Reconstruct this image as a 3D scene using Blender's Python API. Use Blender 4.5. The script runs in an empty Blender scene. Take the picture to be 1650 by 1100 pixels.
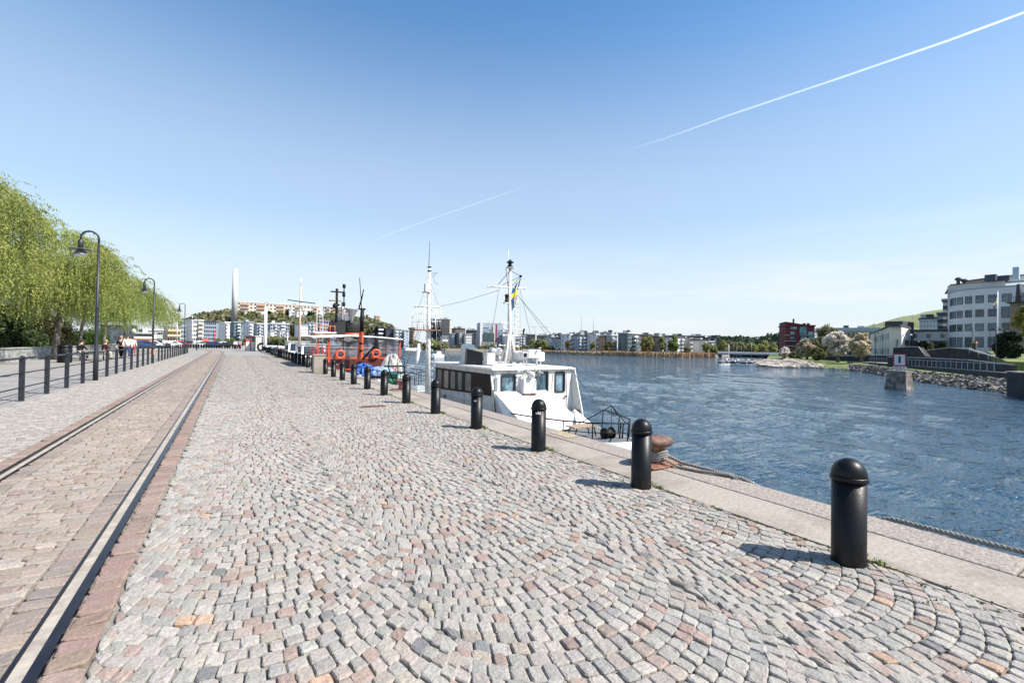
import bpy, math, random
import numpy as np
from mathutils import Vector, Matrix
R = math.radians
rnd = random.Random(7)
col = bpy.context.scene.collection
sc = bpy.context.scene

# ---------------- camera, sky, sun, exposure ----------------
CF, CYAW, CPIT, CROL, CH = 733.0, .5523, .0087, .0178, 1.7
_w = Vector((math.sin(CYAW)*math.cos(CPIT), math.cos(CYAW)*math.cos(CPIT), math.sin(CPIT)))
_r = Vector((math.cos(CYAW), -math.sin(CYAW), 0)); _u = _r.cross(_w)
CR = _r*math.cos(CROL)+_u*math.sin(CROL); CU = -_r*math.sin(CROL)+_u*math.cos(CROL); CW = _w
cam = bpy.data.cameras.new('camera'); camo = bpy.data.objects.new('camera', cam); col.objects.link(camo)
cam.sensor_width = 36; cam.lens = CF/1650*36; cam.clip_start = .05; cam.clip_end = 60000
camo.matrix_world = Matrix(((CR.x, CU.x, -CW.x, 0), (CR.y, CU.y, -CW.y, 0), (CR.z, CU.z, -CW.z, CH), (0, 0, 0, 1)))
sc.camera = camo
SUN_EL, SUN_DIR = R(48), Vector((.68, -.73, 0)).normalized()
world = bpy.data.worlds.new('World'); sc.world = world; world.use_nodes = True
nt = world.node_tree; nt.nodes.clear()
wo = nt.nodes.new('ShaderNodeOutputWorld'); wb = nt.nodes.new('ShaderNodeBackground'); sk = nt.nodes.new('ShaderNodeTexSky')
sk.sky_type = 'NISHITA'; sk.sun_disc = False; sk.sun_elevation = SUN_EL
sk.sun_rotation = math.atan2(SUN_DIR.x, SUN_DIR.y)
sk.altitude = 0; sk.air_density = 1.0; sk.dust_density = .6; sk.ozone_density = 1.6
wb.inputs['Strength'].default_value = .108
# pale haze low over the horizon, as in the spring air of the photograph
tc0 = nt.nodes.new('ShaderNodeTexCoord'); sx = nt.nodes.new('ShaderNodeSeparateXYZ'); nt.links.new(tc0.outputs['Generated'], sx.inputs[0])
hs0 = nt.nodes.new('ShaderNodeHueSaturation'); hs0.inputs['Saturation'].default_value = 1.40; hs0.inputs['Hue'].default_value = .497; hs0.inputs['Value'].default_value = 1.1; nt.links.new(sk.outputs[0], hs0.inputs['Color'])
cr0 = nt.nodes.new('ShaderNodeValToRGB'); cr0.color_ramp.interpolation = 'EASE'
for p_, v_ in ((0., .95), (.10, .84), (.27, .52), (.64, .09)):
    e_ = cr0.color_ramp.elements[0] if p_ == 0 else (cr0.color_ramp.elements[1] if p_ == .10 else cr0.color_ramp.elements.new(p_))
    e_.position = p_; e_.color = (v_, v_, v_, 1)
nt.links.new(sx.outputs[2], cr0.inputs[0])
mx0 = nt.nodes.new('ShaderNodeMix'); mx0.data_type = 'RGBA'; nt.links.new(cr0.outputs[0], mx0.inputs[0]); nt.links.new(hs0.outputs[0], mx0.inputs[6])
mx0.inputs[7].default_value = (4.25, 4.75, 5.15, 1)
# a thin veil of high cloud low over the harbour
mpc = nt.nodes.new('ShaderNodeMapping'); mpc.inputs['Scale'].default_value = (1.2, 1.2, 11); nt.links.new(tc0.outputs['Generated'], mpc.inputs[0])
nzc = nt.nodes.new('ShaderNodeTexNoise'); nzc.inputs['Scale'].default_value = 2.2; nzc.inputs['Detail'].default_value = 6; nzc.inputs['Roughness'].default_value = .55; nt.links.new(mpc.outputs[0], nzc.inputs['Vector'])
rc = nt.nodes.new('ShaderNodeMapRange'); rc.inputs[1].default_value = .44; rc.inputs[2].default_value = .68; rc.inputs[4].default_value = .8; nt.links.new(nzc.outputs[0], rc.inputs[0])
rz_ = nt.nodes.new('ShaderNodeMapRange'); rz_.inputs[1].default_value = .24; rz_.inputs[2].default_value = .07; nt.links.new(sx.outputs[2], rz_.inputs[0])
rx_ = nt.nodes.new('ShaderNodeMapRange'); rx_.inputs[1].default_value = .1; rx_.inputs[2].default_value = .8; nt.links.new(sx.outputs[0], rx_.inputs[0])
m1 = nt.nodes.new('ShaderNodeMath'); m1.operation = 'MULTIPLY'; nt.links.new(rc.outputs[0], m1.inputs[0]); nt.links.new(rz_.outputs[0], m1.inputs[1])
m2 = nt.nodes.new('ShaderNodeMath'); m2.operation = 'MULTIPLY'; nt.links.new(m1.outputs[0], m2.inputs[0]); nt.links.new(rx_.outputs[0], m2.inputs[1])
mx1 = nt.nodes.new('ShaderNodeMix'); mx1.data_type = 'RGBA'; nt.links.new(m2.outputs[0], mx1.inputs[0]); nt.links.new(mx0.outputs[2], mx1.inputs[6]); mx1.inputs[7].default_value = (5.3, 5.35, 5.5, 1)
nt.links.new(mx1.outputs[2], wb.inputs[0]); nt.links.new(wb.outputs[0], wo.inputs[0])
sl = bpy.data.lights.new('sun', 'SUN'); sl.energy = 5.0; sl.angle = R(.53); sl.color = (1, .955, .89)
slo = bpy.data.objects.new('sun', sl); col.objects.link(slo)
sd = Vector((SUN_DIR.x*math.cos(SUN_EL), SUN_DIR.y*math.cos(SUN_EL), math.sin(SUN_EL)))
slo.location = sd*60
slo.rotation_euler = sd.to_track_quat('Z', 'Y').to_euler()
sc.view_settings.view_transform = 'Standard'; sc.view_settings.look = 'None'
sc.view_settings.exposure = .80; sc.view_settings.gamma = 1
sc.cycles.max_bounces = 6; sc.cycles.transparent_max_bounces = 12

# ---------------- helpers ----------------
def ray(px, py): return CW + CR*((px-825)/CF) + CU*((550-py)/CF)
CAM0 = Vector((0, 0, CH))
def onD(px, py, D): return CAM0 + ray(px, py)*D
def onz(px, py, z=0.):
    d = ray(px, py); return CAM0 + d*((z-CH)/d.z)
def onY(px, py, Y):
    d = ray(px, py); return CAM0 + d*(Y/d.y)
def onX(px, py, X):
    d = ray(px, py); return CAM0 + d*(X/d.x)
def horiz(px): # row of the horizon in that column
    return 550 + CF*math.tan(CPIT) + (px-825)*math.tan(CROL)

def tag(o, label=None, cat=None, group=None, kind=None):
    if label: o['label'] = label
    if cat: o['category'] = cat
    if group: o['group'] = group
    if kind: o['kind'] = kind
    return o
def thing(name, label, cat, loc=(0, 0, 0), rz=0., group=None):
    o = bpy.data.objects.new(name, None); col.objects.link(o); o.empty_display_size = .2
    o.location = loc; o.rotation_euler = (0, 0, rz)
    return tag(o, label, cat, group)
def kids(o): return [c for c in col.objects if c.parent is o]
_ch = {}
def link(o, parent=None):
    if o.name not in col.objects: col.objects.link(o)
    if parent is not None:
        o.parent = parent; _ch.setdefault(parent.name, []).append(o)
    return o
def copy_tree(o, loc=None, rz=None, label=None, group=None, parent=None, scale=None):
    c = o.copy(); link(c, parent)
    if loc is not None: c.location = loc
    if rz is not None: c.rotation_euler = (0, 0, rz)
    if scale is not None: c.scale = scale if hasattr(scale, '__len__') else (scale,)*3
    if label: c['label'] = label
    if group: c['group'] = group
    for k in _ch.get(o.name, []): copy_tree(k, parent=c)
    return c
def part_copy(o, parent, loc=None, rot=None, scale=None):
    c = o.copy(); link(c, parent)
    if loc is not None: c.location = loc
    if rot is not None: c.rotation_euler = rot
    if scale is not None: c.scale = scale
    return c

class MB:
    def __init__(s): s.v = []; s.f = []; s.m = []; s.mi = 0; s.sm = []; s.smooth = False
    def add(s, vs, fs, smooth=None):
        b = len(s.v); s.v += [tuple(v) for v in vs]
        for f in fs:
            s.f.append(tuple(i+b for i in f)); s.m.append(s.mi); s.sm.append(s.smooth if smooth is None else smooth)
        return s
    def box(s, x0, x1, y0, y1, z0, z1):
        return s.add([(x0,y0,z0),(x1,y0,z0),(x1,y1,z0),(x0,y1,z0),(x0,y0,z1),(x1,y0,z1),(x1,y1,z1),(x0,y1,z1)],
              [(0,3,2,1),(4,5,6,7),(0,1,5,4),(1,2,6,5),(2,3,7,6),(3,0,4,7)], False)
    def hexa(s, b, t):  # bottom quad, top quad (counterclockwise seen from above)
        return s.add(list(b)+list(t), [(0,3,2,1),(4,5,6,7),(0,1,5,4),(1,2,6,5),(2,3,7,6),(3,0,4,7)], False)
    def prism(s, poly, d0, d1, axis='y'):
        n = len(poly)
        def P(a, b, d): return {'y': (a, d, b), 'x': (d, a, b), 'z': (a, b, d)}[axis]
        vs = [P(a, b, d0) for a, b in poly]+[P(a, b, d1) for a, b in poly]
        fs = [tuple(range(n)), tuple(range(2*n-1, n-1, -1))]+[(i, i+n, (i+1) % n+n, (i+1) % n) for i in range(n)]
        return s.add(vs, fs, False)
    def lathe(s, prof, n=20, c=(0, 0, 0), axis='z', smooth=True, caps=True):
        vs = []; fs = []
        for r, z in prof:
            for i in range(n):
                a = 2*math.pi*i/n; p = (r*math.cos(a), r*math.sin(a), z)
                if axis == 'x': p = (p[2], p[0], p[1])
                if axis == 'y': p = (p[1], p[2], p[0])
                vs.append((p[0]+c[0], p[1]+c[1], p[2]+c[2]))
        for k in range(len(prof)-1):
            for i in range(n):
                j = (i+1) % n; fs.append((k*n+i, k*n+j, (k+1)*n+j, (k+1)*n+i))
        s.add(vs, fs, smooth)
        if caps:
            m = len(prof)-1; b = len(s.v)-len(vs)
            s.f.append(tuple(b+i for i in range(n-1, -1, -1))); s.f.append(tuple(b+m*n+i for i in range(n)))
            s.m += [s.mi]*2; s.sm += [False]*2
        return s
    def tube(s, pts, r, n=8, closed=False, smooth=True):
        pts = [Vector(p) for p in pts]; N = len(pts); vs = []; fs = []
        rr = r if hasattr(r, '__len__') else [r]*N
        up = Vector((0, 0, 1)); prev = None
        for i, p in enumerate(pts):
            if closed: t = pts[(i+1) % N]-pts[i-1]
            else: t = pts[min(i+1, N-1)]-pts[max(i-1, 0)]
            if t.length < 1e-9: t = up.copy()
            t.normalize()
            if prev is None:
                a = up if abs(t.z) < .95 else Vector((1, 0, 0)); x = t.cross(a).normalized()
            else:
                x = prev-t*prev.dot(t)
                if x.length < 1e-6: x = t.cross(Vector((1, 0, 0)))
                x.normalize()
            prev = x; y = t.cross(x)
            for k in range(n):
                a = 2*math.pi*k/n; vs.append(p+(x*math.cos(a)+y*math.sin(a))*rr[i])
        M = N if closed else N-1
        for i in range(M):
            j = (i+1) % N
            for k in range(n):
                l = (k+1) % n; fs.append((i*n+k, i*n+l, j*n+l, j*n+k))
        s.add(vs, fs, smooth)
        if not closed:
            b = len(s.v)-len(vs)
            s.f.append(tuple(b+i for i in range(n-1, -1, -1))); s.f.append(tuple(b+(N-1)*n+i for i in range(n)))
            s.m += [s.mi]*2; s.sm += [False]*2
        return s
    def bar(s, a, b, r, n=6): return s.tube([a, b], r, n)
    def ball(s, c, r, n=12, m=8, sz=1.):
        prof = [(max(1e-4, r*math.sin(math.pi*k/m)), -r*sz*math.cos(math.pi*k/m)) for k in range(m+1)]
        return s.lathe(prof, n, c, caps=False)
    def build(s, name, mats, parent=None, loc=None, bevel=0):
        me = bpy.data.meshes.new(name); me.from_pydata(s.v, [], s.f)
        for m in (mats if isinstance(mats, (list, tuple)) else [mats]): me.materials.append(m)
        me.polygons.foreach_set('material_index', s.m); me.polygons.foreach_set('use_smooth', s.sm); me.update()
        o = bpy.data.objects.new(name, me); link(o, parent)
        if loc is not None: o.location = loc
        if bevel:
            b = o.modifiers.new('bevel', 'BEVEL'); b.width = bevel; b.segments = 2; b.limit_method = 'ANGLE'; b.angle_limit = R(35)
        return o
    def bw(s, name, mats, parent, bevel=0):
        l = parent.location; s.v = [(a-l.x, b_-l.y, c_-l.z) for a, b_, c_ in s.v]
        return s.build(name, mats, parent, bevel=bevel)
def np_mesh(name, V, F, mats, parent=None, cols=None, smooth=False, fm=None):
    """V (n,3), F (m,k) faces of equal size"""
    me = bpy.data.meshes.new(name); V = np.asarray(V, np.float32); F = np.asarray(F, np.int32)
    m, k = F.shape
    me.vertices.add(len(V)); me.vertices.foreach_set('co', V.ravel())
    me.loops.add(m*k); me.loops.foreach_set('vertex_index', F.ravel())
    me.polygons.add(m); me.polygons.foreach_set('loop_start', np.arange(0, m*k, k, dtype=np.int32))
    me.polygons.foreach_set('loop_total', np.full(m, k, np.int32))
    for mm in (mats if isinstance(mats, (list, tuple)) else [mats]): me.materials.append(mm)
    if fm is not None: me.polygons.foreach_set('material_index', np.asarray(fm, np.int32))
    me.polygons.foreach_set('use_smooth', np.full(m, smooth)); me.update(calc_edges=True)
    if cols is not None:
        a = me.color_attributes.new('Col', 'FLOAT_COLOR', 'POINT')
        c = np.ones((len(V), 4), np.float32); c[:, :3] = cols; a.data.foreach_set('color', c.ravel())
    o = bpy.data.objects.new(name, me); link(o, parent); return o

_mats = {}
def mat(name, c=(.5, .5, .5), rough=.6, metal=0., var=0., vs=6., bump=0., bs=20., spec=.5, c2=None, c2s=3., c2w=.5, c2t=.12,
        attr=None, det=4, vec=None, trans=0., alpha=1.):
    """principled material: base colour c (or the attribute), broken up by noise; c2 = worn / dirty colour in patches"""
    if name in _mats: return _mats[name]
    m = bpy.data.materials.new(name); m.use_nodes = True; n = m.node_tree.nodes; l = m.node_tree.links
    b = n['Principled BSDF']; b.inputs['Roughness'].default_value = rough; b.inputs['Metallic'].default_value = metal
    b.inputs['Specular IOR Level'].default_value = spec
    tc = n.new('ShaderNodeTexCoord'); src = tc.outputs['Object']
    if vec:
        mp = n.new('ShaderNodeMapping'); mp.inputs['Scale'].default_value = vec; l.new(src, mp.inputs[0]); src = mp.outputs[0]
    if attr:
        a = n.new('ShaderNodeVertexColor'); a.layer_name = attr; cur = a.outputs[0]
    else:
        a = n.new('ShaderNodeRGB'); a.outputs[0].default_value = (*c, 1); cur = a.outputs[0]
    if c2:
        t = n.new('ShaderNodeTexNoise'); t.inputs['Scale'].default_value = c2s; t.inputs['Detail'].default_value = 6
        t.inputs['Roughness'].default_value = .65; l.new(src, t.inputs['Vector'])
        mr = n.new('ShaderNodeMapRange'); mr.inputs[1].default_value = c2w-c2t; mr.inputs[2].default_value = c2w+c2t
        l.new(t.outputs[0], mr.inputs[0]); mx = n.new('ShaderNodeMix'); mx.data_type = 'RGBA'
        l.new(mr.outputs[0], mx.inputs[0]); l.new(cur, mx.inputs[6]); mx.inputs[7].default_value = (*c2, 1); cur = mx.outputs[2]
    if var:
        t = n.new('ShaderNodeTexNoise'); t.inputs['Scale'].default_value = vs; t.inputs['Detail'].default_value = det
        l.new(src, t.inputs['Vector'])
        mr = n.new('ShaderNodeMapRange'); mr.inputs[1].default_value = .3; mr.inputs[2].default_value = .7
        mr.inputs[3].default_value = 1-var; mr.inputs[4].default_value = 1+var
        l.new(t.outputs[0], mr.inputs[0]); hs = n.new('ShaderNodeHueSaturation'); l.new(mr.outputs[0], hs.inputs['Value'])
        l.new(cur, hs.inputs['Color']); cur = hs.outputs[0]
    l.new(cur, b.inputs['Base Color'])
    if bump:
        t = n.new('ShaderNodeTexNoise'); t.inputs['Scale'].default_value = bs; t.inputs['Detail'].default_value = 5
        l.new(src, t.inputs['Vector']); bp = n.new('ShaderNodeBump'); bp.inputs['Strength'].default_value = 1
        bp.inputs['Distance'].default_value = bump; l.new(t.outputs[0], bp.inputs['Height']); l.new(bp.outputs[0], b.inputs['Normal'])
    if trans: b.inputs['Transmission Weight'].default_value = trans
    if alpha < 1: b.inputs['Alpha'].default_value = alpha
    _mats[name] = m; return m

M_black = mat('black_paint', (.004, .004, .0045), .42, var=.4, vs=9, spec=.28, bump=.0012, bs=45, c2=(.02, .018, .016), c2s=5, c2w=.64, c2t=.1)
M_grey_metal = mat('grey_black_metal', (.018, .02, .025), .45, var=.25, vs=12)
M_conc = mat('concrete', (.30, .262, .22), .9, var=.2, vs=26, bump=.004, bs=55, c2=(.215, .185, .15), c2s=.8, c2w=.54, c2t=.07)
M_agg = mat('exposed_aggregate', (.27, .23, .195), .9, var=.4, vs=42, bump=.010, bs=45, c2=(.15, .13, .115), c2s=38, c2w=.6, c2t=.05)
M_stone = mat('granite_setts', rough=.85, attr='Col', var=.2, vs=60, bump=.007, bs=55)
M_grout = mat('sandy_joint', (.21, .185, .155), .95, var=.25, vs=25, bump=.008, bs=40, c2=(.2, .18, .15), c2s=5)
M_white = mat('white_paint', (.78, .78, .77), .4, var=.06, vs=3)
M_rust = mat('rust', (.17, .07, .045), .8, var=.35, vs=12, bump=.003, bs=40, c2=(.30, .15, .09), c2s=8)
M_glass = mat('dark_glass', (.02, .03, .04), .06, spec=.8, var=.3, vs=1.)
M_glass2 = mat('blue_glass', (.08, .14, .18), .08, spec=.8, var=.3, vs=2.)
M_steel = mat('galvanised', (.36, .37, .38), .4, .7, var=.2)
# ---------------- the quay ----------------
WZ = -2.4
QX0, QX1 = 4.47, 5.65
def track_shift(Y):
    return -.0022*Y - (np.maximum(np.asarray(Y, float)-76, 0)**2)*.0043
RX = (-.86, -2.35)
# ground sheet of the quay (joint sand between the setts; land to the left)
b = MB(); b.box(-420, 4.5, -40, 172, -3.2, -.021); tag(b.build('quay_ground', M_grout), kind='structure')
b = MB(); b.box(4.5, 5.62, -40, 172, -3.6, -.045); tag(b.build('quay_wall', mat('quay_wall_granite', (.25, .23, .21), .9, var=.3, vs=2, bump=.01, bs=9, c2=(.08, .09, .06), c2s=1.5)), kind='structure')
# smooth concrete strip and rough aggregate coping
b = MB(); y = -6.0
while y < 150:
    L = 3.2+.4*rnd.random(); b.box(QX0+.005*rnd.random(), 5.16, y, y+L-.006, -.2, .0+.004*rnd.random()); y += L
tag(b.build('concrete_kerb_strip', M_conc), kind='structure')
b = MB(); y = -6.0
while y < 150:
    L = 2.2+.5*rnd.random(); b.box(5.163, 5.65+.012*rnd.random(), y, y+L-.012, -.32, .010+.010*rnd.random()); y += L
tag(b.build('quay_coping', M_agg, bevel=.015), kind='structure')

def stones_mesh(name, quads, cols, hi=True, depth=.045, dome=.005, seed=1, mt=None, inset=.0065):
    """quads (n,4,2) ccw corner points of each sett, joints already removed"""
    rg = np.random.default_rng(seed); n = len(quads); q = np.asarray(quads, float)
    ctr = q.mean(1, keepdims=True); h = rg.normal(0, .0035, (n, 1)); tilt = rg.normal(0, .052, (n, 2))
    size = np.linalg.norm(q[:, 2]-q[:, 0], axis=1)/1.414
    if hi:
        q = q+rg.normal(0, .0035, q.shape); pts = []
        for i in range(4):
            a = q[:, i]; bq = q[:, (i+1) % 4]
            pts.append(a+(bq-a)*rg.uniform(.07, .15, (n, 1)))
            mid = (a+bq)/2; mid = mid+(mid-ctr[:, 0])*rg.uniform(-.02, .07, (n, 1)); pts.append(mid)
            pts.append(a+(bq-a)*rg.uniform(.85, .93, (n, 1)))
        P = np.stack(pts, 1); K = 12
    else:
        q = q+rg.normal(0, .004, q.shape); P = q; K = 4
    def ring(f, z, jit=0.):
        Q = ctr+(P-ctr)*f; rel = Q-ctr
        zz = np.broadcast_to(z, (n, K))+h+(rel*tilt[:, None]).sum(2)
        if jit: zz = zz+rg.normal(0, jit, (n, K))
        return np.concatenate([Q, zz[..., None]], 2)
    fi = (1-inset/(size*.5))[:, None, None]
    if hi:
        fi2 = (1-inset*2.6/(size*.5))[:, None, None]
        rings = [ring(1, -depth), ring(1, -.0085, .001), ring(fi, -.0005, .0012), ring(fi2, .0012, .0016)]
    else: rings = [ring(1., -depth*.6), ring(.96, 0.)]
    NR = len(rings); V = np.concatenate(rings, 1)  # n, NR*K, 3
    per = NR*K
    if hi:
        top = np.concatenate([ctr, (h+.0015+rg.normal(0, .002, (n, 1)))[..., None]], 2); V = np.concatenate([V, top], 1); per += 1
    F = []
    for r_ in range(NR-1):
        for i in range(K):
            j = (i+1) % K; F.append((r_*K+i, r_*K+j, (r_+1)*K+j, (r_+1)*K+i))
    base = (np.arange(n)*per)[:, None, None]
    Vf = V.reshape(-1, 3); cv = np.repeat(cols, per, 0)
    if hi:
        # close the top with quads (centre, a, b, c) over pairs of edges
        for i in range(0, K, 2): F.append(((NR-1)*K+i, (NR-1)*K+(i+1) % K, (NR-1)*K+(i+2) % K, per-1))
    else: F.append(tuple((NR-1)*K+i for i in range(4)))
    F = (np.array(F)[None]+base).reshape(-1, 4)
    return tag(np_mesh(name, Vf, F, mt or M_stone, cols=cv, smooth=False), kind='structure')

def stone_cols(n, rg, pal, patch=None):
    w = np.array([p[1] for p in pal]); w = w/w.sum(); c = np.array([p[0] for p in pal])
    k = rg.choice(len(pal), n, p=w); o = c[k]*rg.normal(.595, .036, (n, 1)); o = (o*.70+.30*o.mean(1, keepdims=True))*np.array([1.085, 1.0, .905]); o = o+rg.normal(0, .003, (n, 3))
    return np.clip(o, .04, .75)
PAL_GREY = [((.44, .44, .425), 34), ((.47, .46, .44), 24), ((.37, .385, .385), 14), ((.46, .41, .37), 12), ((.44, .34, .30), 9), ((.40, .29, .26), 3), ((.24, .255, .27), 1.6), ((.60, .40, .27), .35), ((.48, .48, .47), 5)]
PAL_WARM = [((.42, .36, .315), 30), ((.45, .39, .345), 25), ((.40, .335, .29), 20), ((.41, .38, .355), 10), ((.41, .32, .28), 12)]
PAL_PINK = [((.37, .245, .21), 30), ((.39, .27, .23), 22), ((.34, .24, .205), 14), ((.41, .31, .27), 9)]
PAL_DARK = [((.35, .295, .26), 25), ((.38, .32, .28), 20), ((.40, .32, .275), 14), ((.31, .27, .25), 8)]
PAL_PALE = [((.50, .49, .47), 30), ((.45, .45, .44), 25), ((.54, .52, .50), 20), ((.44, .38, .35), 8)]

def arcs(x0, x1, y0, y1, rg):
    """segmental-arch paving: three fans side by side, arches bulging towards -Y"""
    out = []; W = (x1-x0)/3; s = .108
    for k in range(3):
        xc = x0+W*(k+.5); half = W/2; Rr = half/math.sin(R(47)); off = (0, .05, -.03)[k]
        yy = y0-.6+off
        while yy < y1+.9:
            Yc = yy+Rr; st = s*(1+rg.normal(0, .03))
            # edges of this course (shifted copies of one circle)
            ph = -R(51)+rg.uniform(-.05, .03); xl, xr = xc-half+rg.normal(-.012, .028), xc+half+rg.normal(.012, .028)
            while ph < R(53):
                w = rg.uniform(.082, .118) if abs(ph) < .5 else rg.uniform(.088, .125)
                dphi = w/Rr; ph2 = ph+dphi
                
                g = rg.uniform(.0025, .0065)/Rr
                a, c_ = ph+g, ph2-g
                gy = rg.uniform(.003, .0065)
                q = [(xc+Rr*math.sin(a), Yc-Rr*math.cos(a)+gy), (xc+Rr*math.sin(c_), Yc-Rr*math.cos(c_)+gy),
                     (xc+Rr*math.sin(c_)*1., Yc-Rr*math.cos(c_)+st-gy), (xc+Rr*math.sin(a), Yc-Rr*math.cos(a)+st-gy)]
                # radial joints rather than vertical ones
                for i_, t in ((3, a), (2, c_)):
                    q[i_] = (q[i_][0]-math.sin(t)*st*.55, q[i_][1])
                cx = sum(p[0] for p in q)/4; cy = sum(p[1] for p in q)/4
                if y0 < cy < y1:
                    lo, hi_ = max(x0, xl)+.003, min(x1-.004, xr)-.003
                    q = [(min(max(p[0], lo), hi_), p[1]) for p in q]
                    A = .5*abs(sum(q[i_][0]*q[(i_+1) % 4][1]-q[(i_+1) % 4][0]*q[i_][1] for i_ in range(4)))
                    if A > .0048: out.append(q)
                ph = ph2
            yy += st
    return np.array(out)
def rows(xf0, xf1, y0, y1, cw, rh, rg, across=True, gap=.006):
    """straight courses; xf0/xf1 functions of Y; courses run across the strip"""
    out = []; y = y0
    while y < y1:
        h = rh*(1+rg.normal(0, .08)); a, c_ = float(xf0(y)), float(xf1(y)); x = a-rg.uniform(0, cw*.3)
        a2, c2 = float(xf0(y+h))-a, 0
        while x < c_-.02:
            w = cw*rg.uniform(.75, 1.3); xa = max(x, a); xb = min(x+w, c_)
            if c_-xb < cw*.35: xb = c_
            if xb-xa > .03:
                out.append([(xa+gap, y+gap), (xb-gap, y+gap), (xb-gap+a2, y+h-gap), (xa+gap+a2, y+h-gap)])
            x = xb if xb > x else c_
        y += h
    return np.array(out)
rg = np.random.default_rng(3)
AX0, AX1 = -.60, 4.46
sh = lambda Y: track_shift(Y)
q = arcs(AX0, AX1, .25, 15, rg)
# between the drifting rail border and the arches the setts simply follow the arches' edge
stones_mesh('sett_paving', q, stone_cols(len(q), rg, PAL_GREY), True, seed=5)
q = arcs(AX0, AX1, 15, 62, rg)
stones_mesh('sett_paving_beyond', q, stone_cols(len(q), rg, PAL_GREY), False, seed=6)
for nm, ya, yb, hi in (('track_setts', 1.2, 15, True), ('track_setts_beyond', 15, 62, False)):
    q = rows(lambda Y: RX[1]+.27+sh(Y), lambda Y: RX[0]-.25+sh(Y), ya, yb, .15, .115, rg)
    stones_mesh(nm, q, stone_cols(len(q), rg, PAL_WARM), hi, seed=8, depth=.04)
    for k, (o0, o1, pal) in enumerate((( .085, .262, PAL_PINK), (-.247, -.075, PAL_DARK))):
        q = rows(lambda Y: RX[0]+o0+sh(Y), lambda Y: (RX[0]+o1+sh(Y)), ya, yb, .5, .15, rg, gap=.004)
        stones_mesh('rail_border_setts', q, stone_cols(len(q), rg, pal), hi, seed=9+k)
    for k, (o0, o1, pal) in enumerate(((.09, .265, PAL_DARK), (-.26, -.085, PAL_PINK))):
        q = rows(lambda Y: RX[1]+o0+sh(Y), lambda Y: (RX[1]+o1+sh(Y)), max(ya, 4), yb, .5, .15, rg, gap=.004)
        stones_mesh('rail_border_setts', q, stone_cols(len(q), rg, pal), hi, seed=12+k)
q = rows(lambda Y: -4.62, lambda Y: RX[1]-.265+sh(Y), 5, 50, .105, .10, rg)
q = q[(q[:, 0, 1] > 5)]
stones_mesh('verge_setts', q, stone_cols(len(q), rg, PAL_PALE), False, seed=15)
# far paving: one sheet with procedural setts
def paving_far(name, c1, c2_, sc_=9.5):
    m = bpy.data.materials.new(name); m.use_nodes = True; n = m.node_tree.nodes; l = m.node_tree.links; b = n['Principled BSDF']
    tc = n.new('ShaderNodeTexCoord'); vo = n.new('ShaderNodeTexVoronoi'); vo.inputs['Scale'].default_value = sc_; l.new(tc.outputs['Object'], vo.inputs[0])
    r_ = n.new('ShaderNodeValToRGB'); sp = n.new('ShaderNodeSeparateColor'); l.new(vo.outputs['Color'], sp.inputs[0]); l.new(sp.outputs[0], r_.inputs[0])
    r_.color_ramp.elements[0].color = (*c1, 1); r_.color_ramp.elements[1].color = (*c2_, 1)
    ns = n.new('ShaderNodeTexNoise'); ns.inputs['Scale'].default_value = .35; ns.inputs['Detail'].default_value = 6; l.new(tc.outputs['Object'], ns.inputs['Vector'])
    mr = n.new('ShaderNodeMapRange'); mr.inputs[3].default_value = .82; mr.inputs[4].default_value = 1.14; l.new(ns.outputs[0], mr.inputs[0])
    hs = n.new('ShaderNodeHueSaturation'); l.new(r_.outputs[0], hs.inputs['Color']); l.new(mr.outputs[0], hs.inputs['Value']); l.new(hs.outputs[0], b.inputs['Base Color'])
    b.inputs['Roughness'].default_value = .9
    d = n.new('ShaderNodeBump'); d.inputs['Distance'].default_value = .01; l.new(vo.outputs['Distance'], d.inputs['Height']); d.invert = True; l.new(d.outputs[0], b.inputs['Normal'])
    return m
M_far = paving_far('far_setts', (.225, .21, .19), (.285, .27, .245)); M_far_warm = paving_far('far_track_setts', (.22, .19, .16), (.28, .24, .21))
M_far_red = paving_far('far_border', (.20, .13, .11), (.27, .19, .16))
b = MB(); b.box(-.55, 4.47, 62, 150, -.03, -.004); b.box(-22, -.55, 108.5, 150, -.03, -.004)
tag(b.build('far_setts', M_far), kind='structure')
def strip(name, o0, o1, y0, y1, z, mt, step=2.):
    ys = np.arange(y0, y1+.01, step); s_ = track_shift(ys)
    vs = []; fs = []
    for i, y in enumerate(ys):
        vs += [(o0+s_[i], y, z), (o1+s_[i], y, z)]
        if i: fs.append((2*i-2, 2*i-1, 2*i+1, 2*i))
    return tag(MB().add(vs, fs).build(name, mt), kind='structure')
strip('far_track_setts', RX[1], RX[0], 62, 122, -.001, M_far_warm)
for c_ in RX: strip('far_rail_border', c_-.26, c_+.26, 62, 122, .001, M_far_red)
strip('far_verge', -3.6, RX[1]-.2, 62, 122, -.0035, M_far)
b = MB(); b.box(-4.62, -3.4, 50, 122, -.03, -.007); b.box(-3.4, -.54, 62, 108.5, -.03, -.009); b.box(-3.4, RX[1]-.42, 50, 62, -.03, -.009); tag(b.build('far_verge_setts', M_far), kind='structure')
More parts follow.
